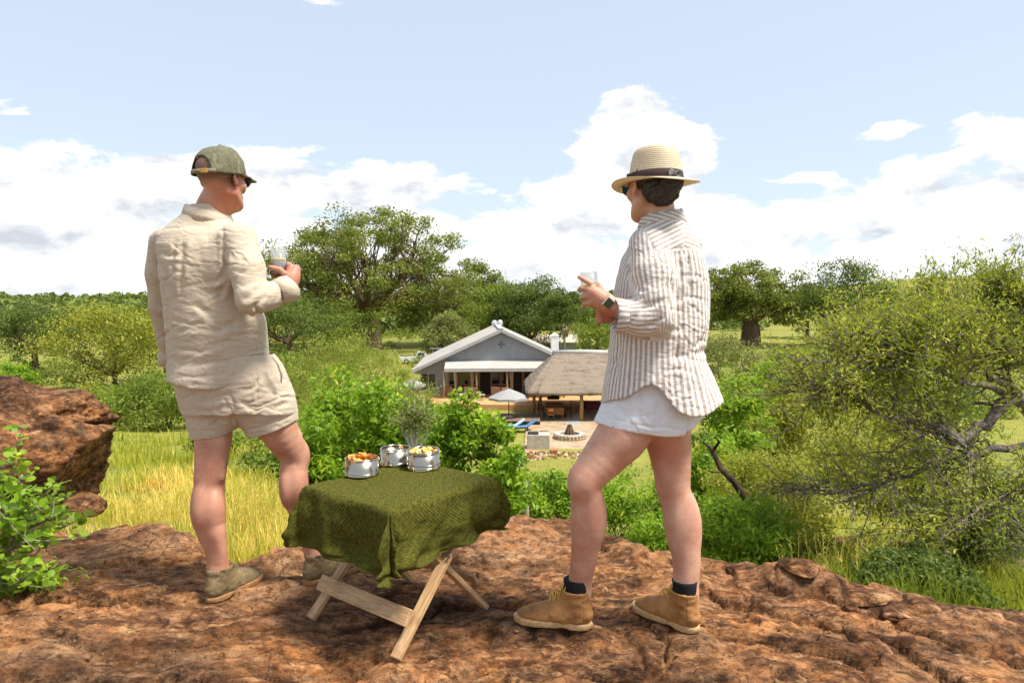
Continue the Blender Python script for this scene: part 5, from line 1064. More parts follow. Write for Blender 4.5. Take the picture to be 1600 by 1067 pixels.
Fc = grid_faces(n_, n_); Ncl = normals(Vc, Fc); Vc = Vc + Ncl * (.003 * fbm(Vc[:, 0] * 16, Vc[:, 1] * 16, Vc[:, 2] * 16, oct=3, seed=33) * np.minimum(drop.ravel() / .05, 1))[:, None]
cl = obj('tablecloth', mesh_np('tablecloth', Vc, Fc, attrs={'cu': AU, 'cv': AV}), cloth_green(), label='olive green woven cloth draped over the small folding table', category='tablecloth'); so = cl.modifiers.new('t', 'SOLIDIFY'); so.thickness = .002; so.offset = 1
M_steel = simple('polished_steel', (.46, .41, .32), .20, metal=1.0, var=.06, scale=4, stretch=(1, 1, 12)); M_snack = simple('orange_snack', (.72, .26, .03), .6, var=.35, scale=60, rgb2=(.80, .42, .10)); M_snack2 = simple('yellow_snack', (.72, .42, .10), .6, var=.3, scale=60)
def tin(px, py, r, h, tilt, label, lid=False):
    d = at(px, py, 1.0) - np.array([0, 0, CAM_Z]); Yc = (TZ + .006 - CAM_Z) / d[2]; c = np.array([d[0] * Yc, Yc, TZ + .006])
    t = empty('snack_tin', tuple(c), label=label, category='tin', group='steel tins on the cloth'); t.rotation_euler = tilt
    mb = MB(); mb.lathe([(.001, 0), (r * .985, 0), (r, .003), (r, .006), (r * .975, .009), (r * .975, h - .004), (r * .955, h - .004), (r * .955, .012), (.001, .010)], n=56); mb.build('tin_body', M_steel, t, smooth=True)
    mb = MB(); mb.lathe([(r * .955 + .003 * math.cos(a), h + .003 * math.sin(a)) for a in np.linspace(0, 2 * np.pi, 9)], n=56); mb.build('rolled_rim', M_steel, t, smooth=True)
    mb = MB(); mb.lathe([(r * .975 + .002 * math.cos(a), .011 + .002 * math.sin(a)) for a in np.linspace(0, 2 * np.pi, 7)], n=56); mb.build('base_bead', M_steel, t, smooth=True)
    if lid:
        mb = MB(); mb.lathe([(r * .975, h * .28), (r * 1.02, h * .28), (r * 1.02, h * .33), (r * .98, h * .335)], n=56); mb.build('seam_ring', M_steel, t, smooth=True)
        mb = MB(); mb.lathe([(r * .975, h * .90), (r * 1.01, h * .90), (r * 1.01, h * .93), (r * .98, h * .935)], n=56); mb.build('seam_ring', M_steel, t, smooth=True)
    return c
def snacks(c, r, z, n, mat, label, kind, seed):
    """loose heap of curled crisps or round biscuits lying in a tin"""
    rg = np.random.default_rng(seed); mb = MB()
    for i in range(n):
        a, q = rg.uniform(0, 6.28), r * math.sqrt(rg.uniform(0, 1)) * .82; p = np.array([q * math.cos(a), q * math.sin(a), z + .012 * (1 - (q / r) ** 2) + rg.uniform(-.004, .006)])
        s_ = rg.uniform(.012, .018) * (1 if kind == 'chip' else 1.05); M = np.array(Matrix.Rotation(rg.uniform(-.8, .8), 3, 'X') @ Matrix.Rotation(rg.uniform(-.8, .8), 3, 'Y') @ Matrix.Rotation(rg.uniform(0, 6), 3, 'Z'))
        G = [(x, y, (.35 * x * x / s_ if kind == 'chip' else -.5 * (x * x + y * y) / s_ + .3 * s_)) for x in np.linspace(-s_, s_, 5) for y in np.linspace(-s_ * .8, s_ * .8, 5)]
        mb.add(np.array(G) @ M.T + p, [(i_ * 5 + j, i_ * 5 + j + 1, (i_ + 1) * 5 + j + 1, (i_ + 1) * 5 + j) for i_ in range(4) for j in range(4)])
    mb.lathe([(.001, z - .004), (r * .93, z - .006), (r * .93, z - .012), (.001, z - .012)], n=24)
    return mb.build('snack_heap', mat, loc=tuple(c), smooth=True, kind='stuff', label=label, category='snacks')
c1 = tin(565.5, 741, .066, .065, (0, 0, 0), 'low steel tin heaped with orange crisps, a plain wall', False); snacks(c1, .066, .050, 60, M_snack, 'orange crisps heaped in the plain steel tin', 'chip', 1)
c2 = tin(618, 724, .063, .065, (0, 0, 0), 'empty open steel tin standing behind the two filled tins'); 
c3 = tin(662.5, 731, .066, .074, (R(2), R(-2), 0), 'steel tin with double seam rings filled with pale yellow snacks', True); snacks(c3, .066, .059, 26, M_snack2, 'pale yellow snacks in the tin with double seam rings', 'round', 2)
# ------------------------------------------------------------------ vegetation
M_bark = simple('grey_brown_bark', (.13, .085, .055), .95, var=.45, scale=6, bump=.9, bscale=25, stretch=(1, 1, .25), spec=.1)
M_bark_grey = simple('pale_grey_bark', (.26, .21, .18), .95, var=.4, scale=18, bump=.8, bscale=60, stretch=(1, 1, .3), spec=.1)
M_bark_dark = simple('dark_bark', (.060, .040, .028), .95, var=.5, scale=20, bump=.9, bscale=70, stretch=(1, 1, .3), spec=.1)
LM = {
 'baobab': leaf_mat('baobab_leaf', (.060, .085, .016), (.155, .185, .036), (.25, .24, .08)),
 'dark': leaf_mat('dark_leaf', (.035, .062, .014), (.105, .145, .030), (.17, .18, .05)),
 'mid': leaf_mat('mid_leaf', (.065, .105, .014), (.170, .220, .034), (.26, .27, .06)),
 'yellow': leaf_mat('yellow_green_leaf', (.10, .125, .014), (.27, .28, .045), (.36, .33, .09)),
 'grey': leaf_mat('grey_green_leaf', (.08, .10, .03), (.19, .21, .07), (.26, .25, .11)),
 'bright': leaf_mat('bright_leaf', (.065, .135, .010), (.215, .33, .030), (.36, .42, .06), trans=.42, rough=.4),
 'feather': leaf_mat('feathery_leaf', (.105, .14, .024), (.24, .27, .06), (.34, .34, .11), trans=.4),
 'acacia': leaf_mat('thorn_leaf', (.085, .125, .014), (.23, .265, .042), (.40, .38, .08), trans=.4),
 'far': leaf_mat('woodland_leaf', (.060, .090, .024), (.140, .180, .050), (.22, .23, .09), trans=.25),
 'grass': leaf_mat('grass_blade', (.105, .145, .014), (.335, .335, .045), (.58, .45, .17), trans=.45, rough=.7),
}
def leaves(C, size, tint, aspect=.55, up=.55, r=None, long=False, droop=0.0, dirs=None):
    """one folded diamond per leaf: (base, side, tip, side)"""
    n = len(C); r = r or rng
    a = r.normal(size=(n, 3)) if dirs is None else dirs + .5 * r.normal(size=(n, 3)); a[:, 2] -= droop; a /= np.linalg.norm(a, axis=1, keepdims=True)
    up_ = r.normal(size=(n, 3)); up_[:, 2] = np.abs(up_[:, 2]) + up * 2.2; b = np.cross(up_, a); b /= np.linalg.norm(b, axis=1, keepdims=True) + 1e-9; c = np.cross(a, b)
    s_ = (size * r.uniform(.6, 1.35, n))[:, None]
    V = np.stack([C - a * s_ * .5, C + b * s_ * .5 * aspect + c * s_ * .10 + a * s_ * .04, C + a * s_ * .5, C - b * s_ * .5 * aspect + c * s_ * .10 + a * s_ * .04], 1).reshape(-1, 3)
    F = np.arange(4 * n).reshape(n, 4); return V, F, np.repeat(tint, 4)
def bez(p, q, sag, n=7, r=None, jit=.0):
    p = np.array(p, float); q = np.array(q, float); m = (p + q) / 2 + np.array(sag, float); t = np.linspace(0, 1, n)[:, None]
    P = (1 - t) ** 2 * p + 2 * t * (1 - t) * m + t * t * q
    if jit: P[1:-1] += (r or rng).normal(size=(n - 2, 3)) * jit
    return P
def join(parts):
    V = []; F = []; o = 0
    for v, f in parts: V.append(v); F.append(f + o); o += len(v)
    return np.concatenate(V), np.concatenate(F)
def tree_meshes(name, H, crown, nclump, clump_r, nleaf, lsize, tr, th, seed, nlimb=6, umbrella=.3, aspect=.55, hollow=.55, stems=1, sway=.0, up=.55, low=.0, droop=0, leafdir=None, base_flare=1.5):
    """crown=(rx,ry,z0,z1) in metres from the base; returns trunk mesh and crown mesh"""
    r = np.random.default_rng(seed); rx, ry, z0, z1 = crown; zc, rz = (z0 + z1) / 2, (z1 - z0) / 2
    C = []
    while len(C) < nclump:
        d = r.normal(size=3); d /= np.linalg.norm(d); rad = hollow + (1 - hollow) * r.uniform() ** .7
        if d[2] < -.25 - low and r.uniform() < .6: continue
        lump = 1 + .22 * math.sin(3 * math.atan2(d[1], d[0]) + seed) + .14 * math.sin(5 * math.atan2(d[1], d[0]) + 2 * seed)
        z = d[2] * rad; z = np.sign(z) * abs(z) ** (1 - .4 * umbrella); C.append((d[0] * rad * rx * lump, d[1] * rad * ry * lump, zc + z * rz * (1 + .12 * math.sin(seed + 4 * d[0] + 3 * d[1]))))
    C = np.array(C); parts = []; top = np.array([sway, 0, th])
    bases = [np.array([0, 0, 0.0])] if stems == 1 else [np.array([.25 * rx * math.cos(a), .25 * ry * math.sin(a), 0]) * .6 for a in np.linspace(0, 6.28, stems, endpoint=False)]
    if stems == 1:
        P = bez((0, 0, -.3), top, (r.normal() * tr * .6, r.normal() * tr * .6, 0), 8); parts.append(tube_np(P, tr * np.interp(np.linspace(0, 1, 8), [0, .15, 1], [base_flare, 1.1, .8]), 12)); forks = [top] * nlimb
    else: forks = [bases[i % stems] for i in range(nlimb)]
    limbs = []
    for i in range(nlimb):
        a = 6.283 * (i + r.uniform(-.3, .3)) / nlimb; e = np.array([rx * .55 * math.cos(a), ry * .55 * math.sin(a), zc + rz * r.uniform(-.35, .35)])
        P = bez(forks[i], e, (0, 0, -.10 * H * r.uniform(.0, 1.0) if stems == 1 else .1 * H), 9, r, tr * .12); w = tr * (.55 if stems == 1 else .8); parts.append(tube_np(P, np.linspace(w, w * .30, 9), 7)); limbs.append(P)
    for c in C:
        k = min(range(nlimb), key=lambda i: np.linalg.norm(limbs[i][-1] - c)); P = limbs[k]; j = int(r.integers(4, 9)); L = np.linalg.norm(c - P[j])
        q = bez(P[j], c, (0, 0, -.08 * L), 5, r, L * .03); w = tr * .20 * (1 - j / 14); parts.append(tube_np(q, np.linspace(w, w * .25, 5), 5))
    tv, tf = join(parts); tm = mesh_np(name + '_trunk', tv, tf)
    k = r.integers(0, nclump, nleaf); csz = clump_r * r.uniform(.65, 1.3, nclump)
    dd = r.normal(size=(nleaf, 3)); dd /= np.linalg.norm(dd, axis=1, keepdims=True); q = r.uniform(0, 1, nleaf) ** .45
    LC = C[k] + dd * (q * csz[k])[:, None] * np.array([1, 1, .62])
    ct = r.uniform(.15, .75, nclump); tint = np.clip(ct[k] + r.normal(size=nleaf) * .17, 0, 1); tint = np.where(r.uniform(size=nleaf) < .04, 1.0, tint * .88)
    LV, LF, LT = leaves(LC, lsize, tint, aspect, up, r, droop=droop, dirs=(dd * .8 if leafdir else None)); cm = mesh_np(name + '_crown', LV, LF, smooth=False, attrs={'tint': LT})
    return tm, cm
def put_tree(name, tm, cm, base, bark, leafm, label, cat, group=None, rz=0.0, sc=(1, 1, 1), crown_name='crown', trunk_name='trunk'):
    t = empty(name, tuple(base), rz, label=label, category=cat); t.scale = sc
    if group: t['group'] = group
    obj(trunk_name, tm, bark, t); obj(crown_name, cm, leafm, t); return t
def spot(px, d):
    x = (px - 800) / FPX * d; return np.array([x, d, float(ground_z(x, d))])
def place(name, px, d, top, wpx, kind, label, cat='tree', seed=1, nclump=60, clump=.16, nleaf=6000, lpx=4.0, trunk=.03, th=.3, bark=None, z0=.28, group=None, **kw):
    b = spot(px, d); H = CAM_Z + (475 - top) / FPX * d - b[2]; w = wpx / FPX * d / 2
    tm, cm = tree_meshes(name, H, (w * .88, w * .88, H * z0, H * .95), nclump, clump * 2 * w, nleaf, lpx / FPX * d, trunk * 2 * w, H * th, seed, **kw)
    return put_tree(name, tm, cm, b, bark or M_bark, LM[kind], label, cat, group)
# --- the big baobab and the trees that can be told apart
b = spot(592, 122); H = CAM_Z + (475 - 322) / FPX * 122 - b[2]; u = 122 / FPX
def baobab(name, px, d, top, wpx, label, seed, kind, nclump, nleaf, trw, shape=1.0):
    b = spot(px, d); H = CAM_Z + (475 - top) / FPX * d - b[2]; u = d / FPX; r = np.random.default_rng(seed); w = wpx * u / 2; tr = trw * u / 2
    C = []
    while len(C) < nclump:                                        # flat-topped spreading crown: clumps lie near a dome
        a = r.uniform(0, 6.283); q = math.sqrt(r.uniform(.02, 1)); x, y = q * math.cos(a) * w, q * math.sin(a) * w * .8
        zt = H * (.97 - .34 * q ** 2.4); z = zt - H * (.42 if q < .8 else .30) * r.uniform(0, 1) ** 1.5 - .02 * H * r.uniform()
        if r.uniform() < .25 and q > .45: z = H * r.uniform(.26, .55)
        C.append((x, y, z))
    C = np.array(C); C += r.normal(size=C.shape) * .02 * w; parts = []
    tp = np.linspace(0, 1, 9); parts.append(tube_np(np.stack([.12 * tr * np.sin(tp * 3), 0 * tp, -.5 + tp * (H * .30 + .5)], 1), tr * np.array([1.25, 1.12, 1.05, 1.0, .96, .92, .86, .74, .55]), 16)); fork = np.array([0, 0, H * .27]); limbs = []
    for i in range(9):
        a = 6.283 * (i + r.uniform(-.25, .25)) / 9; q = r.uniform(.45, .72); e = np.array([q * w * math.cos(a), q * w * .8 * math.sin(a), H * r.uniform(.5, .80)])
        P = bez(fork, e, (.05 * w * math.cos(a), .05 * w * math.sin(a), -.05 * H), 11, r, tr * .08); parts.append(tube_np(P, np.linspace(tr * .50, tr * .12, 11), 8)); limbs.append(P)
    for c in C:
        k = min(range(9), key=lambda i: np.linalg.norm(limbs[i][-1] - c)); P = limbs[k]; j = int(r.integers(4, 11)); L = np.linalg.norm(c - P[j]); ww = tr * .13 * (1 - j / 16); parts.append(tube_np(bez(P[j], c, (0, 0, -.1 * L), 6, r, L * .035), np.linspace(ww, ww * .3, 6), 5))
    tv, tf = join(parts); tm = mesh_np(name + '_trunk', tv, tf)
    k = r.integers(0, nclump, nleaf); dd = r.normal(size=(nleaf, 3)); dd /= np.linalg.norm(dd, axis=1, keepdims=True); csz = .118 * w * shape * r.uniform(.6, 1.35, nclump)
    LC = C[k] + dd * (r.uniform(0, 1, nleaf) ** .5 * csz[k])[:, None] * np.array([1, 1, .55]); ct = r.uniform(.2, .8, nclump); tint = np.clip(ct[k] + r.normal(size=nleaf) * .18, 0, .9); tint = np.where(r.uniform(size=nleaf) < .03, 1.0, tint)
    V, F, T = leaves(LC, 3.9 * u, tint, .7, .5, r); cm = mesh_np(name + '_crown', V, F, smooth=False, attrs={'tint': T})
    return put_tree(name, tm, cm, b, M_bark, LM[kind], label, 'tree')
baobab('baobab_tree', 578, 122, 322, 345, 'huge spreading baobab with swollen trunk towering behind the lodge', 11, 'baobab', 300, 40000, 32)
baobab('baobab_tree', 1172, 128, 402, 180, 'dark broad baobab with thick trunk standing in the open field', 17, 'baobab', 170, 20000, 30, 1.55)
place('round_tree', 52, 79, 472, 150, 'dark', 'dark round-crowned tree with bare lower trunk beyond the rust boulder', seed=3, nleaf=9000, nclump=70, trunk=.032, th=.35, z0=.30)
place('bushy_tree', 176, 66, 474, 200, 'yellow', 'yellow-green bushy tree with forked dark stems beside the dark round tree', seed=4, nleaf=13000, nclump=95, trunk=.022, th=.18, z0=.15, lpx=4.5)
place('dense_tree', 262, 74, 462, 130, 'dark', 'dense dark tree behind the beige sleeve of the capped person', seed=5, nleaf=8000, nclump=70, trunk=.05, th=.3, z0=.12)
place('dense_tree', 452, 96, 455, 170, 'dark', 'dense dark tree under the left limbs of the huge baobab', seed=6, nleaf=10000, nclump=80, z0=.06)
place('dense_tree', 533, 108, 468, 130, 'mid', 'mid-green tree close to the swollen baobab trunk', seed=7, nleaf=8000, nclump=70, z0=.06)
place('spreading_tree', 672, 132, 432, 150, 'baobab', 'loose olive tree beside the huge baobab crown', seed=8, nleaf=9000, nclump=70, z0=.2)
place('spreading_tree', 742, 138, 405, 110, 'baobab', 'tall loose tree rising above the lodge roof', seed=9, nleaf=7500, nclump=60, z0=.2)
place('dense_tree', 782, 96, 432, 110, 'mid', 'leafy green tree directly behind the lodge roof ridge', seed=10, nleaf=9000, nclump=70, z0=.15)
place('dense_tree', 830, 92, 430, 120, 'dark', 'dark leafy tree between the lodge ridge and the rusty-roofed shed', seed=12, nleaf=10000, nclump=75, z0=.2)
place('small_tree', 882, 84, 448, 80, 'dark', 'slender dark tree with forked pale trunk before the rusty-roofed shed', seed=13, nleaf=6000, nclump=50, z0=.42, th=.42, trunk=.028, bark=M_bark_grey)
place('dense_tree', 934, 104, 462, 100, 'mid', 'green tree behind the shed at its right end', seed=14, nleaf=6000, nclump=50, z0=.1)
place('dense_tree', 700, 84, 488, 100, 'grey', 'grey-green rounded tree left of the lodge ridge', seed=15, nleaf=7000, nclump=60, z0=.08)
place('dense_tree', 1318, 122, 404, 150, 'dark', 'dark many-topped tree at the far edge of the open field', seed=16, nleaf=10000, nclump=80, z0=.1, umbrella=0.0)
place('dense_tree', 1262, 150, 438, 90, 'mid', 'small tree between the two dark trees of the field', seed=18, nleaf=5000, nclump=45, z0=.1)
# shrubs of the slope and valley
B = lambda *a, **k: place('shrub', *a, cat='shrub', **{**dict(stems=5, th=.1, trunk=.012, z0=.02, low=.6, hollow=.5), **k})
B(245, 34, 586, 190, 'mid', 'green rounded shrub at the foot of the grass slope', seed=21, nleaf=12000, nclump=90, lpx=5)
B(150, 44, 600, 90, 'yellow', 'small yellow-green shrub beside the rust boulder top', seed=22, nleaf=5000)
B(18, 60, 562, 70, 'bright', 'small deep green shrub near the dark round tree', seed=23, nleaf=4000)
B(545, 31, 508, 215, 'feather', 'tall feathery shrub in front of the baobab trunk', seed=24, nleaf=17000, nclump=120, lpx=5, aspect=.3, droop=-.6)
B(440, 46, 545, 150, 'mid', 'low green shrub behind the right sleeve of the capped person', seed=25, nleaf=8000, nclump=60)
B(500, 22, 615, 190, 'feather', 'olive shrub between the feathery shrub and the capped person', seed=26, nleaf=9000, nclump=70, lpx=6, aspect=.35)
B(640, 27, 560, 110, 'feather', 'feathery shrub beside the left wing of the lodge', seed=27, nleaf=7000, nclump=60, lpx=5, aspect=.3)
B(935, 70, 500, 90, 'mid', 'round green shrub between the shed and the thatched shelter', seed=28, nleaf=6000)
B(1125, 56, 518, 150, 'grey', 'grey-green shrub below the dark broad baobab', seed=29, nleaf=9000, nclump=70)
B(1190, 42, 560, 120, 'bright', 'bright green shrub at the edge of the field below the baobab', seed=30, nleaf=8000, nclump=60, lpx=5)
B(1250, 60, 535, 120, 'mid', 'mid-green shrub on the near edge of the open field', seed=31, nleaf=6000)
B(1140, 15, 560, 135, 'bright', 'tall bright leafy shrub behind the striped shirt', seed=32, nleaf=9000, nclump=80, lpx=8)
B(1215, 20, 610, 150, 'yellow', 'pale yellow-green shrub between the bright shrub and the thorn tree', seed=33, nleaf=9000, nclump=80, lpx=6)
B(1300, 26, 580, 200, 'yellow', 'feathery shrub behind the thorn tree twigs', seed=34, nleaf=10000, nclump=90, lpx=6, aspect=.35)
B(1450, 34, 520, 220, 'mid', 'green shrub far behind the thorn tree crown', seed=35, nleaf=10000, nclump=90, lpx=6)
B(1205, 8.6, 700, 190, 'yellow', 'finely leaved shrub below the thorn tree twigs', seed=36, nleaf=14000, nclump=110, lpx=7, aspect=.35)
B(1110, 10.5, 670, 150, 'bright', 'leafy shrub behind the standing leg', seed=37, nleaf=8000, nclump=80, lpx=9, aspect=.4)
B(1135, 5.6, 778, 230, 'bright', 'fresh green shrub hard against the rock edge by the tan boot', seed=38, nleaf=12000, nclump=110, lpx=10, aspect=.38)
B(985, 6.4, 725, 200, 'bright', 'fresh green shrub seen between the two bare legs', seed=39, nleaf=10000, nclump=90, lpx=10, aspect=.38)
B(860, 14, 735, 130, 'bright', 'low leafy shrub below the stone edging', seed=40, nleaf=5000, nclump=60, lpx=8)
B(1260, 5.4, 845, 170, 'yellow', 'low yellow-green shrub behind the dark lichened stone', seed=41, nleaf=5500, nclump=60, lpx=10, aspect=.3)
B(1450, 4.4, 882, 200, 'dark', 'low dark green shrub in front of the thorn tree trunk', seed=42, nleaf=6500, nclump=80, lpx=10)
B(360, 14, 690, 130, 'mid', 'dark green shrub seen between the capped person\'s legs', seed=43, nleaf=9000, nclump=80, lpx=7)
B(445, 9, 700, 150, 'mid', 'shrub behind the bent leg of the capped person', seed=44, nleaf=9000, nclump=80, lpx=8)
B(1390, 16, 640, 220, 'yellow', 'yellow-green shrub deep behind the bare thorn twigs', seed=45, nleaf=9000, nclump=80, lpx=7)
# the broad-leaved bush before the lodge, two plants grown together
B(572, 9.6, 578, 330, 'bright', 'broad glossy bush of bright green leaves behind the tins', seed=46, nleaf=24000, nclump=130, lpx=11.5, clump=.12, aspect=.45)
B(738, 8.6, 615, 215, 'bright', 'leafy bush with drooping leaves in front of the parasol', seed=47, nleaf=15000, nclump=110, lpx=11.5, clump=.13, aspect=.45)
# --- distant woodland: one mass of crowns
def woodland():
    r = np.random.default_rng(77); n = 5200; d = 150 * np.exp(r.uniform(0, 1, n) ** 1.0 * math.log(2600 / 150)); t = r.uniform(-.95, .95, n); x = t * d
    px = 800 + FPX * t
    dens = fbm(x / 70, d / 70, oct=3, seed=9); keep = dens > -.25
    field = (px > 1150) & (px < 1360) & (d < 420) & (d > 130); keep &= ~field | (r.uniform(size=n) < .04)
    keep &= ~((px > 1330) & (d > 1500) & (r.uniform(size=n) < .65))
    x, d = x[keep], d[keep]; n = len(x); z = ground_z(x, d); R_ = r.uniform(2.2, 4.6, n) * np.interp(d, [150, 600, 2600], [.9, 1.3, 2.4]); Hh = R_ * r.uniform(1.0, 1.7, n)
    m = 46; C = np.stack([x, d, z], 1); dirs = r.normal(size=(n, m, 3)); dirs /= np.linalg.norm(dirs, axis=2, keepdims=True); dirs[:, :, 2] = np.abs(dirs[:, :, 2]) * 1.0 - .12
    P = C[:, None] + dirs * np.stack([R_, R_, Hh], 1)[:, None] * r.uniform(.7, 1.08, (n, m, 1)); P[:, :, 2] += .25 * Hh[:, None]
    tint = np.clip(r.uniform(.15, .8, n)[:, None] + r.normal(size=(n, m)) * .15, 0, .95).ravel()
    V, F, T = leaves(P.reshape(-1, 3), np.repeat(R_ * .62, m), tint, .85, .3, r)
    obj('distant_woodland', mesh_np('distant_woodland', V, F, smooth=False, attrs={'tint': T}), LM['far'], kind='stuff', label='dark green bushveld woodland covering the far plain and ridge', category='woodland')
woodland()
# --- bushes of the middle distance (too many alike to count singly near the lodge and left plain)
def scrub():
    r = np.random.default_rng(78); n = 620; d = 46 * np.exp(r.uniform(0, 1, n) * math.log(170 / 46)); t = r.uniform(-.85, .85, n); px = 800 + FPX * t; x = t * d
    ok = ~((px > 600) & (px < 1010) & (d < 86)) & ~((px > 1170) & (px < 1330) & (d > 75)) & (fbm(x / 14, d / 14, oct=2, seed=19) > -.15); x, d = x[ok], d[ok]; n = len(x); z = ground_z(x, d)
    R_ = r.uniform(.7, 2.0, n); Hh = R_ * r.uniform(.7, 1.5, n); m = 200; dirs = r.normal(size=(n, m, 3)); dirs /= np.linalg.norm(dirs, axis=2, keepdims=True); dirs[:, :, 2] = np.abs(dirs[:, :, 2])
    P = np.stack([x, d, z], 1)[:, None] + dirs * np.stack([R_, R_, Hh], 1)[:, None] * (r.uniform(.45, 1.05, (n, m, 1)) ** .7)
    tint = np.clip(r.uniform(.1, .8, n)[:, None] + r.normal(size=(n, m)) * .17, 0, .98).ravel(); V, F, T = leaves(P.reshape(-1, 3), np.repeat(.24 + R_ * .06, m), tint, .55, .4, r)
    obj('bush_scrub', mesh_np('bush_scrub', V, F, smooth=False, attrs={'tint': T}), LM['mid'], kind='stuff', label='low green bush scrub scattered over the valley floor', category='scrub')
scrub()
# --- grass
def grass():
    r = np.random.default_rng(5); n = 260000; y = 3.3 / (1 - r.uniform(0, 1, n) * (1 - 3.3 / 60)); t = r.uniform(-.84, .84, n); x = t * y
    f = fbm(x / 1.7 + 3, y / 1.7, oct=3, seed=14); ye = np.interp(x, _YE[:, 0], _YE[:, 1]); left = sstep(-t, .22, .34); keep = (y > ye + .12) & (r.uniform(size=n) < np.clip(.55 + .5 * f, .1, 1) * (.45 + .55 * left)) & ~((y > 33) & (t > -.2) & (t < .2)) 
    x, y, f, left = x[keep], y[keep], f[keep], left[keep]; n = len(x); z = ground_z(x, y) - .01
    tuft = np.clip(fbm(x * 1.6, y * 1.6, oct=2, seed=15) * .5 + .6, .2, 1.3)
    h = (.10 + .22 * r.uniform(0, 1, n) ** 1.6) * tuft * np.interp(y, [3, 10, 30], [1.0, 1.25, 1.6]); w = .0022 * (.6 + y / 4.5) * r.uniform(.7, 1.4, n)
    a = r.uniform(0, 6.283, n); le = r.uniform(.15, .75, n) * h; B0 = np.stack([x, y, z], 1); side = np.stack([-np.sin(a), np.cos(a), 0 * a], 1) * w[:, None]; tip = np.stack([np.cos(a) * le, np.sin(a) * le, h], 1)
    mid = np.stack([np.cos(a) * le * .35, np.sin(a) * le * .35, h * .6], 1)
    V = np.stack([B0 - side, B0 + side, B0 + mid + side * .7, B0 + tip, B0 + mid - side * .7], 1).reshape(-1, 3); i = np.arange(n)[:, None] * 5
    F4 = np.concatenate([i + np.array([[0, 1, 2, 4]])]); F3 = i + np.array([[4, 2, 3, 3]])
    tint = np.clip(.42 + .42 * fbm(x / 2.3, y / 2.3, oct=3, seed=16) + r.normal(size=n) * .2 + .10 * left, 0, 1)
    T = np.repeat(tint, 5); V3 = V; me = bpy.data.meshes.new('grass')
    Ft = np.concatenate([F4[:, [0, 1, 2]], F4[:, [0, 2, 3]], F3[:, :3]])
    obj('grass', mesh_np('grass', V3, Ft, smooth=False, attrs={'tint': T}), LM['grass'], kind='stuff', label='yellow-green wild grass growing over the slope', category='grass')
grass()
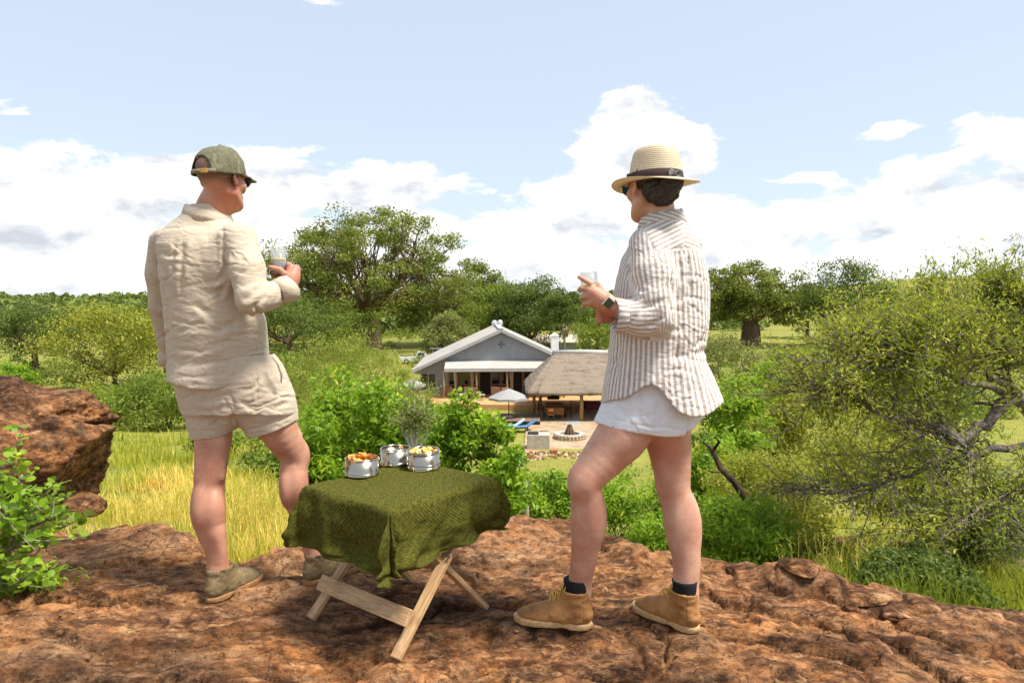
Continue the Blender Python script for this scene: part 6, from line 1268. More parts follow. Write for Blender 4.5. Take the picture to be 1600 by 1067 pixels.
# ------------------------------------------------------------------ thorn tree at the right, near shrub at the left
def thorn_tree():
    r = np.random.default_rng(91); parts = []; tips = []; base = at(1600, 950, 5.6); base[2] = float(ground_z(base[0], base[1]))
    def limb(px, rad, bare=0.0, dz=0.0, twigs=26, reach=.62, lsub=True):
        P = np.array([at(*p) for p in px]); t = np.linspace(0, 1, len(P)); tt = np.linspace(0, 1, 16); Q = np.stack([np.interp(tt, t, P[:, i]) for i in range(3)], 1)
        for _ in range(2): Q[1:-1] = .5 * Q[1:-1] + .25 * (Q[:-2] + Q[2:])
        Q[1:-1] += r.normal(size=(14, 3)) * .018; rr = np.linspace(rad[0] * .62, rad[1] * .7, 16); parts.append(tube_np(Q, rr * (1 + .15 * r.normal(size=16)), 8))
        for _ in range(twigs):
            j = int(r.integers(3, 16)); p = Q[j]; d0 = Q[min(j + 1, 15)] - Q[max(j - 1, 0)]; d0 /= np.linalg.norm(d0); d = d0 * .8 + r.normal(size=3) * np.array([.55, .75, .50]) + np.array([-.25, -.15, .10 + dz]); d /= np.linalg.norm(d); L = reach * r.uniform(.4, 1.25) * (1 - .25 * j / 16)
            q = bez(p, p + d * L, r.normal(size=3) * .10 * L, 7, r, L * .025); w = max(rr[j] * .36, .006); parts.append(tube_np(q, np.linspace(w, .0035, 7), 5))
            for _ in range(int(r.integers(5, 9))):
                m = int(r.integers(2, 7)); d2 = d + r.normal(size=3) * .75; d2 /= np.linalg.norm(d2); L2 = r.uniform(.12, .40); q2 = bez(q[m], q[m] + d2 * L2, r.normal(size=3) * .05 * L2, 5); parts.append(tube_np(q2, np.linspace(.0038, .0016, 5), 4))
                if r.uniform() > bare: tips.extend([(q2[i_], d2) for i_ in range(1, 5)])
                for _ in range(2):
                    m2 = int(r.integers(1, 5)); d3 = d2 + r.normal(size=3) * .8; d3 /= np.linalg.norm(d3); L3 = r.uniform(.06, .18); q3 = bez(q2[m2], q2[m2] + d3 * L3, (0, 0, 0), 4); parts.append(tube_np(q3, np.linspace(.0020, .0011, 4), 3))
                    if r.uniform() > bare: tips.extend([(q3[i_], d3) for i_ in range(1, 4)])
    bx, by, bz = base
    bp = lambda px, py, Y: (px, py, Y)
    limb([(1570, 990, 5.6), (1580, 900, 5.6), (1600, 830, 5.65), (1640, 760, 5.75), (1640, 690, 5.8)], (.24, .14), twigs=6, bare=.6)
    limb([(1640, 690, 5.8), (1590, 612, 5.6), (1545, 655, 5.45), (1500, 690, 5.3), (1470, 672, 5.2)], (.085, .05), bare=.7, twigs=14)
    limb([(1500, 690, 5.3), (1440, 660, 5.1), (1380, 650, 4.9), (1330, 620, 4.9), (1275, 600, 4.9)], (.045, .010), bare=.5, twigs=24, reach=.5)
    limb([(1640, 700, 5.8), (1560, 700, 5.6), (1470, 730, 5.4), (1390, 745, 5.2), (1300, 770, 5.1)], (.055, .010), bare=.82, twigs=30, reach=.55)
    limb([(1640, 680, 5.8), (1560, 575, 5.7), (1470, 525, 5.6), (1380, 520, 5.5), (1300, 545, 5.4)], (.06, .010), twigs=34, bare=.1, reach=.38)
    limb([(1640, 660, 5.9), (1600, 540, 6.0), (1580, 500, 6.1), (1560, 470, 6.2)], (.06, .012), twigs=22, bare=.1, reach=.34)
    limb([(1620, 640, 5.9), (1540, 560, 6.1), (1500, 510, 6.3), (1460, 485, 6.4)], (.05, .010), twigs=22, bare=.1, reach=.42)
    limb([(1590, 620, 5.6), (1500, 590, 5.2), (1400, 560, 4.9), (1310, 575, 4.8)], (.045, .008), twigs=26, bare=.25, reach=.4)
    limb([(1640, 640, 5.9), (1700, 560, 6.0), (1760, 520, 6.2), (1800, 480, 6.4)], (.08, .015), twigs=24, bare=.1)
    limb([(1640, 660, 5.9), (1620, 560, 6.6), (1560, 530, 7.2), (1490, 520, 7.6)], (.06, .012), twigs=24, bare=.1, reach=.4)
    limb([(1620, 760, 5.7), (1580, 770, 5.3), (1530, 790, 5.0), (1480, 830, 4.8)], (.04, .008), twigs=22, bare=.25)
    limb([(1640, 640, 5.9), (1600, 540, 5.7), (1555, 510, 5.6), (1500, 500, 5.5)], (.06, .010), twigs=28, bare=.1, reach=.32)
    limb([(1640, 660, 5.9), (1620, 520, 5.8), (1600, 470, 5.8), (1580, 450, 5.8)], (.06, .010), twigs=28, bare=.1, reach=.32)
    limb([(1590, 620, 5.6), (1520, 560, 5.3), (1440, 530, 5.1), (1380, 540, 5.0)], (.05, .010), twigs=30, bare=.05, reach=.42)
    tv, tf = join(parts)
    t = empty('thorn_tree', tuple(base), label='sprawling thorn tree with bare grey twigs and fine leaves at the rock edge', category='tree')
    MIv = Matrix.Translation(-t.location); o = obj('trunk', mesh_np('thorn_trunk', tv, tf), M_bark_thorn, t); o.matrix_parent_inverse = MIv
    n = len(tips); k = r.integers(0, n, 50000); P = np.array([a for a, _ in tips]); D_ = np.array([b for _, b in tips]); C = P[k] + r.normal(size=(len(k), 3)) * .030
    ct = fbm(C[:, 0] * 2.2, C[:, 1] * 2.2, C[:, 2] * 2.2, oct=2, seed=3); tint = np.clip(.5 + .3 * ct + r.normal(size=len(k)) * .18, 0, .92); tint = np.where(r.uniform(size=len(k)) < .05, 1., tint)
    V, F, T = leaves(C, .044, tint, .34, .6, r, dirs=D_[k]); o = obj('crown', mesh_np('thorn_crown', V, F, smooth=False, attrs={'tint': T}), LM['acacia'], t); o.matrix_parent_inverse = MIv
M_bark_thorn = simple('thorn_bark', (.10, .072, .056), .95, var=.6, scale=26, bump=.9, bscale=80, spec=.1, rgb2=(.30, .25, .215))
thorn_tree()
def forked_sapling():
    r = np.random.default_rng(14); b = spot(1517, 5.3); t = empty('forked_sapling', tuple(b), label='little forked grey tree beside the thorn tree trunk', category='tree'); parts = []; tips = []
    L = lambda px, py, Y=5.3: at(px, py, Y) - b
    for pts, w in (([(1517, 955), (1516, 925), (1514, 892), (1505, 868), (1496, 845)], .030), ([(1514, 895), (1526, 868), (1534, 840), (1530, 812)], .022), ([(1496, 845), (1488, 815), (1470, 790)], .012), ([(1534, 845), (1556, 820), (1570, 795)], .012), ([(1500, 858), (1480, 835), (1468, 838)], .008)):
        P = np.array([L(*p) for p in pts]); parts.append(tube_np(P, np.linspace(w, w * .5, len(P)), 7))
        for _ in range(9):
            q0 = P[int(r.integers(1, len(P)))]; d = r.normal(size=3) * np.array([1, 1, .6]) + np.array([0, 0, .5]); q = bez(q0, q0 + d * .16, r.normal(size=3) * .03, 5); parts.append(tube_np(q, np.linspace(.006, .002, 5), 4)); tips += list(q[1:])
    v, f = join(parts); obj('trunk', mesh_np('sapling_trunk', v, f), M_bark_grey, t); P = np.array(tips); k = r.integers(0, len(P), 5200); C = P[k] + r.normal(size=(len(k), 3)) * .10
    V, F, T = leaves(C, .042, np.clip(r.normal(size=len(k)) * .22 + .4, 0, 1), .4, .6, r); obj('crown', mesh_np('sapling_crown', V, F, smooth=False, attrs={'tint': T}), LM['dark'], t)
forked_sapling()
def near_shrub():
    """round-leaved twigs that reach into the picture at the left"""
    r = np.random.default_rng(3); b = at(-60, 1000, 2.75); b[2] = float(rock_z(b[0], b[1])) - .03
    t = empty('round_leaved_shrub', tuple(b), label='round-leaved green shrub growing from the rock in front of the rust boulder', category='shrub'); parts = []; LV = []; LF = []; LT = []; off = 0
    ends = [(85, 790, 2.9), (40, 760, 2.8), (70, 770, 2.7), (108, 800, 2.75), (85, 838, 2.65), (30, 860, 2.6), (60, 900, 2.55), (10, 770, 2.6), (20, 820, 2.5), (-20, 755, 2.7), (100, 830, 2.85), (-60, 740, 2.8), (-90, 820, 2.6)]
    for e in ends:
        q = bez((0, 0, 0), at(e[0] - 28, e[1] + 8, e[2]) - b, (0, 0, .10), 10, r, .012); parts.append(tube_np(q, np.linspace(.009, .003, 10), 6))
        tw = [q]
        for _ in range(7):
            j = int(r.integers(4, 10)); d = q[j] - q[j - 3] + r.normal(size=3) * .10; s_ = bez(q[j], q[j] + d * r.uniform(.5, 1.1), r.normal(size=3) * .02, 6); parts.append(tube_np(s_, np.linspace(.0035, .0015, 6), 4)); tw.append(s_)
        for s_ in tw:
            for j in range(2, len(s_)):
                for _ in range(3):
                    c = s_[j] + r.normal(size=3) * .012; a = r.normal(size=3); a[2] = abs(a[2]) * .5; a /= np.linalg.norm(a); nrm_ = r.normal(size=3) * .6 + np.array([0, -.3, 1]); bb = np.cross(nrm_, a); bb /= np.linalg.norm(bb); cc = np.cross(a, bb); S = r.uniform(.011, .022)
                    sh = [(-.0, 0, 0), (.35, .62, .12), (1.0, .80, .16), (1.65, .55, .1), (1.95, 0, .0), (1.65, -.55, .1), (1.0, -.80, .16), (.35, -.62, .12)]
                    V = [c + S * (x * a + y * bb + z * cc) for x, y, z in sh]; LV += V; LF += [(off, off + 1, off + 2, off + 3), (off, off + 3, off + 4, off + 5), (off, off + 5, off + 6, off + 7)]; off += 8; LT += [np.clip(r.normal() * .22 + .5, 0, 1)] * 8
    v, f = join(parts); obj('trunk', mesh_np('shrub_stems', v, f), M_bark_grey, t); obj('crown', mesh_np('shrub_leaves', np.array(LV), np.array(LF), smooth=False, attrs={'tint': LT}), LM['bright'], t)
near_shrub()
def rosette(name, px, py, Y, n, L, label, seed, w=.008):
    """tuft of narrow leaves rooted in a rock crevice"""
    r = np.random.default_rng(seed); c = at(px, py, Y); c[2] = float(rock_z(c[0], c[1])) - .005; V = []; F = []; T = []; o = 0
    for i in range(n):
        a = r.uniform(0, 6.28); p = np.array([r.normal() * .05, r.normal() * .03, 0]); h = L * r.uniform(.5, 1.2); d = np.array([math.cos(a), math.sin(a), 0]); sd = np.array([-d[1], d[0], 0]) * w * r.uniform(.6, 1.3)
        pts = [p, p + d * h * .3 + np.array([0, 0, h * .5]), p + d * h * .75 + np.array([0, 0, h * .62]), p + d * h + np.array([0, 0, h * .45])]; 
        for k, q in enumerate(pts): wv = (.6, 1, .8, .05)[k]; V += [q - sd * wv, q + sd * wv]
        F += [(o + 2 * k, o + 2 * k + 1, o + 2 * k + 3, o + 2 * k + 2) for k in range(3)]; T += [np.clip(r.normal() * .2 + .5, 0, 1)] * 8; o += 8
    obj(name, mesh_np(name, V, F, smooth=False, attrs={'tint': T}), LM['bright'], loc=tuple(c), label=label, category='plant', group='plants in rock crevices')
rosette('crevice_plant', 60, 925, 2.75, 46, .10, 'narrow-leaved green tuft in the rock below the round-leaved shrub', 4)
rosette('crevice_plant', 20, 940, 2.7, 30, .10, 'short green tuft at the foot of the round-leaved shrub', 5)
# --- straw-coloured seeding grass at the rock edge behind the capped person
V_s, F_s, T_s = [], [], []
def straw_tuft(px, Y, n, H, seed):
    r = np.random.default_rng(seed); c = spot(px, Y); V = V_s; F = F_s; T = T_s; o = len(V)
    for i in range(n):
        p = c + np.array([r.normal() * .16, r.normal() * .10, 0]); h = H * r.uniform(.5, 1.15); le = r.normal(size=2) * .16 * h; q = p + np.array([le[0], le[1], h]); m = (p + q) / 2 + np.array([0, 0, .06 * h]); sd = np.array([.0016, 0, 0])
        V += [p - sd, p + sd, m + sd, m - sd, q + sd * .6, q - sd * .6]; F += [(o, o + 1, o + 2, o + 3), (o + 3, o + 2, o + 4, o + 5)]; T += [r.uniform(.75, 1)] * 6; o += 6
        for k in range(6):
            s_ = q - np.array([le[0], le[1], h]) * .05 * k; e = s_ + np.array([r.normal() * .014, r.normal() * .014, .016]); V += [s_ - sd * 1.2, s_ + sd * 1.2, e + sd * .8, e - sd * .8]; F += [(o, o + 1, o + 2, o + 3)]; T += [r.uniform(.85, 1)] * 4; o += 4
for i, (px, Y, n, H) in enumerate(((405, 4.1, 90, .42), (428, 4.4, 60, .36), (372, 4.3, 60, .38), (250, 4.4, 70, .34), (205, 4.2, 60, .30), (285, 4.7, 50, .36), (1330, 4.6, 60, .34), (1385, 5.2, 70, .38))):
    straw_tuft(px, Y, n, H, 60 + i)
obj('seed_grass', mesh_np('seed_grass', V_s, F_s, smooth=False, attrs={'tint': T_s}), LM['grass'], kind='stuff', label='dry straw-coloured seeding grass along the rock edge', category='grass')
# --- stones
M_bould = rock_material('dark_boulder_rock', -.25, (.74, .71, .74)); M_palerock = rock_material('pale_sandstone', .55)
boulder('boulder', at(35, 725, 4.5) + np.array([-.10, 0, .0]), (1.30, 1.1, 1.05), 5, M_bould, n=130, rough=.42, label='big rust-brown boulder standing left beyond the rock edge', category='boulder')
boulder('boulder', at(52, 652, 4.55) + np.array([-.25, .1, -.02]), (1.2, .9, .44), 8, M_bould, n=100, rough=.40, label='flat-topped slab capping the big rust boulder', category='boulder')
boulder('boulder', at(130, 792, 4.1), (.22, .2, .14), 9, n=30, label='small dark stone at the foot of the big boulder', category='stone')
for px, py, Y, sz, sd, mt, lab in ((1250, 906, 2.93, (.20, .16, .06), 21, M_rock, 'dark lichened stone lying on the rock rim'), (1345, 938, 2.84, (.22, .16, .05), 22, M_palerock, 'pale sandstone slab on the rock rim'), (1440, 950, 2.84, (.22, .16, .05), 23, M_rock, 'low red-brown stone next to the pale slab'),
    (1168, 868, 3.12, (.20, .16, .07), 24, M_rock, 'rounded red stone behind the standing leg'), (1535, 985, 2.80, (.16, .13, .04), 25, M_palerock, 'flat pale stone near the thorn tree trunk'), (1392, 965, 2.72, (.12, .10, .05), 31, M_palerock, 'little pale stone against the red-brown stone'),
    (1408, 858, 6.2, (.30, .26, .22), 26, M_palerock, 'pale boulder in the straw grass of the slope'), (1435, 858, 6.5, (.22, .22, .2), 27, M_rock, 'brown boulder next to the pale one in the straw grass'), (1335, 795, 7.5, (.50, .4, .30), 28, M_palerock, 'half-hidden boulder under the bare thorn twigs'), (1555, 860, 6.5, (.55, .4, .2), 29, M_palerock, 'flat boulder behind the forked sapling'),
    (1330, 962, 2.72, (.06, .06, .06), 32, M_rock, 'fist-sized dark stone on the sloping rock'), (1355, 1005, 2.42, (.24, .10, .075), 33, M_rock, 'dark broken stone block lying on the sloping rock'), (440, 832, 3.28, (.40, .3, .12), 34, M_rock, 'reddish stone on the rim behind the capped person')):
    c = at(px, py, Y); gz = max(float(rock_z(c[0], c[1])), float(ground_z(c[0], c[1]))); c[2] = gz + sz[2] * .12
    boulder('stone', c, sz, sd, mt, n=30, rough=.32, rz=sd, label=lab, category='stone')
# dead fallen branch and the old fence post
mb = MB(); P = np.array([at(*p) for p in ((1098, 690, 7.4), (1112, 700, 7.3), (1128, 728, 7.2), (1148, 752, 7.1), (1180, 800, 7.0))]); P[1:-1] += rng.normal(size=(3, 3)) * .02; mb.tube(P, [.012, .026, .032, .036, .038], 9); P2 = np.array([at(*p) for p in ((1114, 704, 7.3), (1124, 690, 7.25), (1118, 682, 7.2))]); mb.tube(P2, [.02, .015, .006], 7); P3 = np.array([at(*p) for p in ((1132, 734, 7.2), (1120, 738, 7.15), (1108, 736, 7.1))]); mb.tube(P3, [.016, .012, .005], 7)
mb.build('fallen_branch', M_bark_dark, smooth=True, label='dark dead branch leaning in the shrubs behind the standing leg', category='branch')
c = spot(822, 11.5); zt = at(822, 742, 11.5)[2]; mb = MB(); mb.tube([(c[0], c[1], c[2] - .2), (c[0] + .01, c[1], (c[2] + zt) / 2), (c[0] - .01, c[1], zt)], [.055, .05, .052], 10); mb.build('fence_post', M_bark_grey, smooth=True, label='weathered grey fence post on the slope below the patio', category='post')

# loose grit, chips and dry leaves on the rock: too many to count
def litter():
    r = np.random.default_rng(8); V = []; F = []; o = 0; n = 1500; x = r.uniform(-2.6, 3.0, n); y = 1.75 + 1.9 * r.uniform(0, 1, n) ** .8
    g_ = fbm(x * 3, y * 3, oct=3, seed=55); ok = (g_ > .05) & (y < np.interp(x, _YE[:, 0], _YE[:, 1]) - .05); x, y = x[ok], y[ok]; z = rock_z(x, y)
    for i in range(len(x)):
        s_ = .0035 + .010 * r.uniform() ** 3; P = r.normal(size=(6, 3)) * .25 + np.array([(1, 0, 0), (-1, 0, 0), (0, 1, 0), (0, -1, 0), (0, 0, .6), (0, 0, -.6)]); P = P * s_ * np.array([r.uniform(.7, 1.6), 1, .6]) + np.array([x[i], y[i], z[i] + s_ * .3]); V += list(P); F += [(o + a, o + b, o + c) for a, b, c in ((0, 2, 4), (2, 1, 4), (1, 3, 4), (3, 0, 4), (2, 0, 5), (1, 2, 5), (3, 1, 5), (0, 3, 5))]; o += 6
    obj('rock_grit', mesh_np('rock_grit', V, F, smooth=False, attrs={'pale': np.zeros(len(V))}), M_palerock, kind='stuff', label='loose chips and grit scattered on the rock', category='grit')
litter()

def pale_stemmed_shrub():
    r = np.random.default_rng(31); Y = 7.2; b = spot(647, Y); t = empty('pale_stemmed_shrub', tuple(b), label='thin shrub with pale grey stems and sparse leaves behind the tins', category='shrub'); parts = []; tips = []
    L = lambda px, py: at(px, py, Y) - b
    parts.append(tube_np(np.array([(0, 0, -.1), L(648, 760), L(647, 705)]), [.035, .03, .026], 8))
    for e, m in (((632, 640), (634, 675)), ((640, 635), (642, 670)), ((655, 640), (654, 672)), ((664, 650), (660, 680)), ((622, 655), (632, 682)), ((648, 622), (648, 660))):
        P = np.array([L(647, 708), L(*m), L(*e)]); P[1:] += r.normal(size=(2, 3)) * .03; parts.append(tube_np(P, [.018, .013, .006], 6))
        for _ in range(7):
            q0 = P[1] + (P[2] - P[1]) * r.uniform(0, 1); d = r.normal(size=3) * np.array([1, 1, .5]) + np.array([0, 0, .6]); q = bez(q0, q0 + d * .11, r.normal(size=3) * .02, 5); parts.append(tube_np(q, np.linspace(.005, .002, 5), 4)); tips += list(q[1:])
    v, f = join(parts); obj('trunk', mesh_np('pale_stems', v, f), simple('chalky_bark', (.42, .38, .34), .95, var=.3, scale=20), t); P = np.array(tips); k = r.integers(0, len(P), 1500); C = P[k] + r.normal(size=(len(k), 3)) * .05
    V, F, T = leaves(C, .04, np.clip(r.normal(size=len(k)) * .22 + .5, 0, 1), .45, .6, r); obj('crown', mesh_np('pale_crown', V, F, smooth=False, attrs={'tint': T}), LM['grey'], t)
pale_stemmed_shrub()
# ------------------------------------------------------------------ lodge in the valley
GZ0 = -7.25
M_wallgrey = simple('grey_render', (.25, .255, .265), .9, var=.10, scale=1.2, bump=.2, bscale=30, detail=8); M_roofpale = simple('pale_sheet_roof', (.42, .385, .345), .55, var=.16, scale=.9, detail=10); M_fascia = simple('grey_fascia', (.36, .35, .34), .7, var=.1, scale=3)
M_pole = simple('gum_pole', (.36, .21, .09), .8, var=.3, scale=8, stretch=(1, 1, .2)); M_frame = simple('stained_frame', (.30, .14, .05), .6, var=.25, scale=10); M_dark = simple('dark_interior', (.03, .022, .02), .9); M_pane = simple('window_glass', (.015, .018, .022), .06, spec=.7)
M_terr = simple('ochre_screed', (.52, .27, .12), .85, var=.15, scale=2.5, detail=8); M_patio = simple('tan_patio', (.36, .24, .14), .6, var=.22, scale=1.1, detail=8, rgb2=(.46, .35, .23)); M_tile = simple('wet_grey_tile', (.42, .40, .37), .25, var=.12, scale=2)
M_conc = simple('rough_concrete', (.42, .38, .32), .95, var=.22, scale=4, bump=.5, bscale=40, detail=8); M_canvas = simple('grey_canvas', (.28, .275, .265), .85, var=.06, scale=3); M_deck = simple('deck_board', (.20, .12, .075), .75, var=.3, scale=6, stretch=(1, .15, 1)); M_towel = simple('blue_towel', (.08, .20, .36), .95, var=.2, scale=6); M_towel2 = simple('striped_towel', (.35, .55, .68), .95, var=.5, scale=5)
M_maroon = simple('patterned_cloth', (.20, .03, .03), .9, var=.3, scale=7, rgb2=(.48, .24, .07)); M_maroon2 = simple('maroon_cloth', (.13, .025, .03), .9, var=.3, scale=5); M_orange = simple('orange_canvas', (.60, .19, .04), .9); M_green = simple('green_frame', (.03, .07, .04), .6); M_cream = simple('cream_curtain', (.62, .50, .36), .95, var=.1, scale=8, stretch=(4, 4, .3)); M_wicker = simple('wicker', (.22, .12, .07), .8, var=.4, scale=40); M_whitecar = simple('white_car_paint', (.72, .72, .72), .25, var=.03, scale=3, spec=.5); M_tyre = simple('tyre', (.02, .02, .02), .9); M_rustroof = simple('rusty_sheet_roof', (.50, .47, .42), .7, var=.15, scale=.6, rgb2=(.52, .33, .20), detail=8); M_silver = simple('bare_aluminium', (.7, .7, .7), .3, metal=.8); M_brick = simple('red_brick', (.34, .12, .06), .9, var=.3, scale=20)
def thatch_mat():
    m, nt, b = material('thatch'); n, l = nt.nodes, nt.links; t = n.new('ShaderNodeTexCoord')
    def nz(s, st, d=6):
        mp = n.new('ShaderNodeMapping'); mp.inputs['Scale'].default_value = st; l.new(t.outputs['Object'], mp.inputs[0]); x = n.new('ShaderNodeTexNoise'); x.inputs['Scale'].default_value = s; x.inputs['Detail'].default_value = d; x.inputs['Roughness'].default_value = .7; l.new(mp.outputs[0], x.inputs['Vector']); return x.outputs['Fac']
    ad = n.new('ShaderNodeMath'); ad.operation = 'ADD'; l.new(nz(12, (3, .6, .8)), ad.inputs[0]); l.new(nz(2.2, (.5, 1, 2.2)), ad.inputs[1])
    r = n.new('ShaderNodeValToRGB'); l.new(ad.outputs[0], r.inputs[0]); r.color_ramp.elements[0].position = .62; r.color_ramp.elements[0].color = (.10, .070, .045, 1); r.color_ramp.elements[1].position = 1.0; r.color_ramp.elements[1].color = (.0, 0, 0, 1)
    for e, (p, c) in zip(r.color_ramp.elements, ((.74, (.075, .052, .035)), (1.22, (.24, .185, .135)))): e.position = min(p, 1); e.color = (*c, 1)
    l.new(r.outputs[0], b.inputs['Base Color']); b.inputs['Roughness'].default_value = .95
    bp = n.new('ShaderNodeBump'); bp.inputs['Strength'].default_value = 1; bp.inputs['Distance'].default_value = .05; l.new(ad.outputs[0], bp.inputs['Height']); l.new(bp.outputs[0], b.inputs['Normal']); return m
M_thatch = thatch_mat()
# --- paved terrace (structure)
def sheet(name, pts, z, mat, th=.12):
    mb = MB(); n = len(pts); mb.add([(x, y, z) for x, y in pts] + [(x, y, z - th) for x, y in pts], [tuple(range(n)), tuple(range(2 * n - 1, n - 1, -1))] + [(i, i + n, (i + 1) % n + n, (i + 1) % n) for i in range(n)]); return mb.build(name, mat, kind='structure')
X = lambda px, Y: (px - 800) / FPX * Y
sheet('patio_paving', [(X(818, 38.5), 38.0), (X(960, 37.5), 37.4), (X(985, 46), 46), (X(985, 53), 53), (X(838, 53), 53), (X(822, 45), 45)], GZ0 + .10, M_patio)
sheet('upper_terrace', [(X(640, 54), 54.2), (X(1000, 53), 53.05), (X(1000, 66), 66), (X(640, 66), 66)], GZ0 + .44, M_terr, .6)
sheet('tiled_walk', [(X(886, 46), 46.2), (X(909, 46), 46.2), (X(906, 53), 52.9), (X(887, 53), 52.9)], GZ0 + .104, M_tile, .02)
sheet('garden_soil', [(X(800, 34), 34.2), (X(965, 34), 34.2), (X(968, 38), 37.6), (X(800, 38), 38.2)], GZ0 + .16, simple('red_soil', (.36, .19, .09), .95, var=.25, scale=3, bump=.4, bscale=20), .2)
# steps of the terrace
mb = MB(); 
for i in range(3): mb.box((X(892, 52), 52.9 - .33 * i, GZ0 + .10 + .055 * (3 - i)), (2.6, .34, .11 * (3 - i)))
mb.build('terrace_steps', M_terr, kind='structure')
# --- the house
hx, hy = X(782.8, 60), 60.0
L0 = empty('lodge_house', (hx, hy, GZ0), R(3.0), label='grey gabled lodge with pale sheet roof and post-fronted verandah', category='house')
def part(mb, name, mat, parent=None, **k): return mb.build(name, mat, parent or L0, **k)
W, LEN, EZ, AZ = 7.5, 15.0, 2.75, 6.20
WL = W - .45
mb = MB(); mb.add([(-WL, 0, 0), (WL, 0, 0), (WL, 0, EZ - .05), (0, 0, AZ - .22), (-WL, 0, EZ - .05), (-WL, LEN - .4, 0), (WL, LEN - .4, 0), (WL, LEN - .4, EZ - .05), (0, LEN - .4, AZ - .22), (-WL, LEN - .4, EZ - .05)], [(0, 1, 2, 3, 4), (9, 8, 7, 6, 5), (0, 4, 9, 5), (1, 6, 7, 2)]); part(mb, 'wall', M_wallgrey)
for s_ in (-1, 1):                                                  # two roof planes of ribbed sheet, each sheet a board of its own
    sl = empty('roof'); sl.parent = L0
    for k in range(19):
        y0 = -.55 + k * (LEN + .9) / 19; y1 = y0 + (LEN + .9) / 19 - .012; mb = MB(); zz = .045 + .006 * (k % 2)
        mb.add([(s_ * 0.0, y0, AZ), (s_ * 0.0, y1, AZ), (s_ * (W + .35), y1, EZ - .16), (s_ * (W + .35), y0, EZ - .16), (0, y0, AZ + zz), (0, y1, AZ + zz), (s_ * (W + .35), y1, EZ - .16 + zz), (s_ * (W + .35), y0, EZ - .16 + zz)], [(0, 1, 2, 3), (7, 6, 5, 4), (0, 4, 5, 1), (1, 5, 6, 2), (2, 6, 7, 3), (3, 7, 4, 0)] if s_ > 0 else [(3, 2, 1, 0), (4, 5, 6, 7), (1, 5, 4, 0), (2, 6, 5, 1), (3, 7, 6, 2), (0, 4, 7, 3)]); mb.build('roof_sheet', M_roofpale, sl)
    mb = MB(); mb.bar((0, -.57, AZ - .12), (s_ * (W + .36), -.57, EZ - .28), .05, .24); part(mb, 'verge_board', M_fascia)
mb = MB(); mb.box((0, LEN / 2, AZ + .06), (.5, LEN + .9, .05)); part(mb, 'ridge_cap', M_fascia)
for q in range(2): mb = MB(); mb.lathe([(.001, .78), (.16, .74), (.28, .60), (.32, .42), (.26, .24), (.14, .16), (.14, -.05)], c=(-.3 + .62 * q, 10.5 + 1.2 * q, AZ - .22), n=18); part(mb, 'roof_ventilator', M_silver, smooth=True)
mb = MB()                                                           # cross-shaped vent slot in the gable
for dx, dz, a, b_ in ((0, 0, .62, .16), (0, 0, .16, .62)): mb.box((dx, -.012, AZ - 1.35 + dz), (a, .03 + .004 * (a > .3), b_))
part(mb, 'gable_vent', simple('vent_grey', (.13, .13, .135), .9))
vx0, vx1 = X(683, 57.7) - hx + .5, 6.3
mb = MB(); mb.add([(vx0, -.02, EZ + .62), (vx1, -.02, EZ + .62), (vx1, -2.75, EZ + .20), (vx0, -2.75, EZ + .20), (vx0, -.02, EZ + .68), (vx1, -.02, EZ + .68), (vx1, -2.75, EZ + .26), (vx0, -2.75, EZ + .26)], [(3, 2, 1, 0), (4, 5, 6, 7), (0, 1, 5, 4), (1, 2, 6, 5), (2, 3, 7, 6), (3, 0, 4, 7)]); part(mb, 'verandah_roof', M_roofpale)
mb = MB(); mb.box(((vx0 + vx1) / 2, -2.72, EZ + .09), (vx1 - vx0, .06, .24)); part(mb, 'verandah_beam', M_fascia)
for px in (691, 742, 790, 839, 880): mb = MB(); x = X(px, 57.5) - hx; mb.tube([(x, -2.45, .30), (x, -2.45, EZ + .05)], .085, 10); part(mb, 'verandah_post', M_pole, smooth=True)
# glazed front: each door leaf has its frame and its pane
xs_ = np.linspace(X(700, 60) - hx, 5.6, 12)
for i in range(11):
    x0, x1 = xs_[i] + .02, xs_[i + 1] - .02; 
    if i in (3, 6): continue                                        # open doors
    d = empty('door'); d.parent = L0; mb = MB(); z0, z1 = .46, EZ - .15
    for a, b_, c_, e_ in ((x0, x0 + .09, z0, z1), (x1 - .09, x1, z0, z1)): mb.box(((a + b_) / 2, -.05, (c_ + e_) / 2), (b_ - a, .06, e_ - c_))
    for z in (z0 + .06, z0 + .85, z1 - .05): mb.box(((x0 + x1) / 2, -.05, z), (x1 - x0 - .182, .056, .10))
    mb.build('door_frame', M_frame, d); mb = MB(); mb.box(((x0 + x1) / 2, -.035, (z0 + z1) / 2), (x1 - x0 - .16, .012, z1 - z0 - .06)); mb.build('pane', M_pane, d)
for i in (3, 6): mb = MB(); mb.box(((xs_[i] + xs_[i + 1]) / 2, .01, 1.55), (xs_[i + 1] - xs_[i] - .04, .06, 2.2)); part(mb, 'doorway_shade', M_dark)  # dark panel on the wall: shade of the room inside, put in as colour
for px in (711, 737, 799):                                          # gathered curtains beside the doors
    mb = MB(); x = X(px, 59.6) - hx; mb.tube([(x, -.16, .5), (x + .03, -.17, 1.3), (x, -.16, EZ - .2)], [.20, .13, .20], 10); part(mb, 'curtain', M_cream, smooth=True)
wl0 = X(657, 59.9) - hx; wl1 = X(681, 59.9) - hx
win = empty('window'); win.parent = L0; mb = MB(); mb.box(((wl0 + wl1) / 2, -.01, 1.55), (wl1 - wl0, .04, 1.5)); mb.build('pane', M_pane, win); mb = MB()
for x in (wl0, (wl0 + wl1) / 2, wl1): mb.box((x, -.04, 1.55), (.06, .05, 1.56))
for z in (.78, 2.32): mb.box(((wl0 + wl1) / 2, -.04, z), (wl1 - wl0 - .066, .046, .06))
mb.build('window_frame', M_fascia, win)
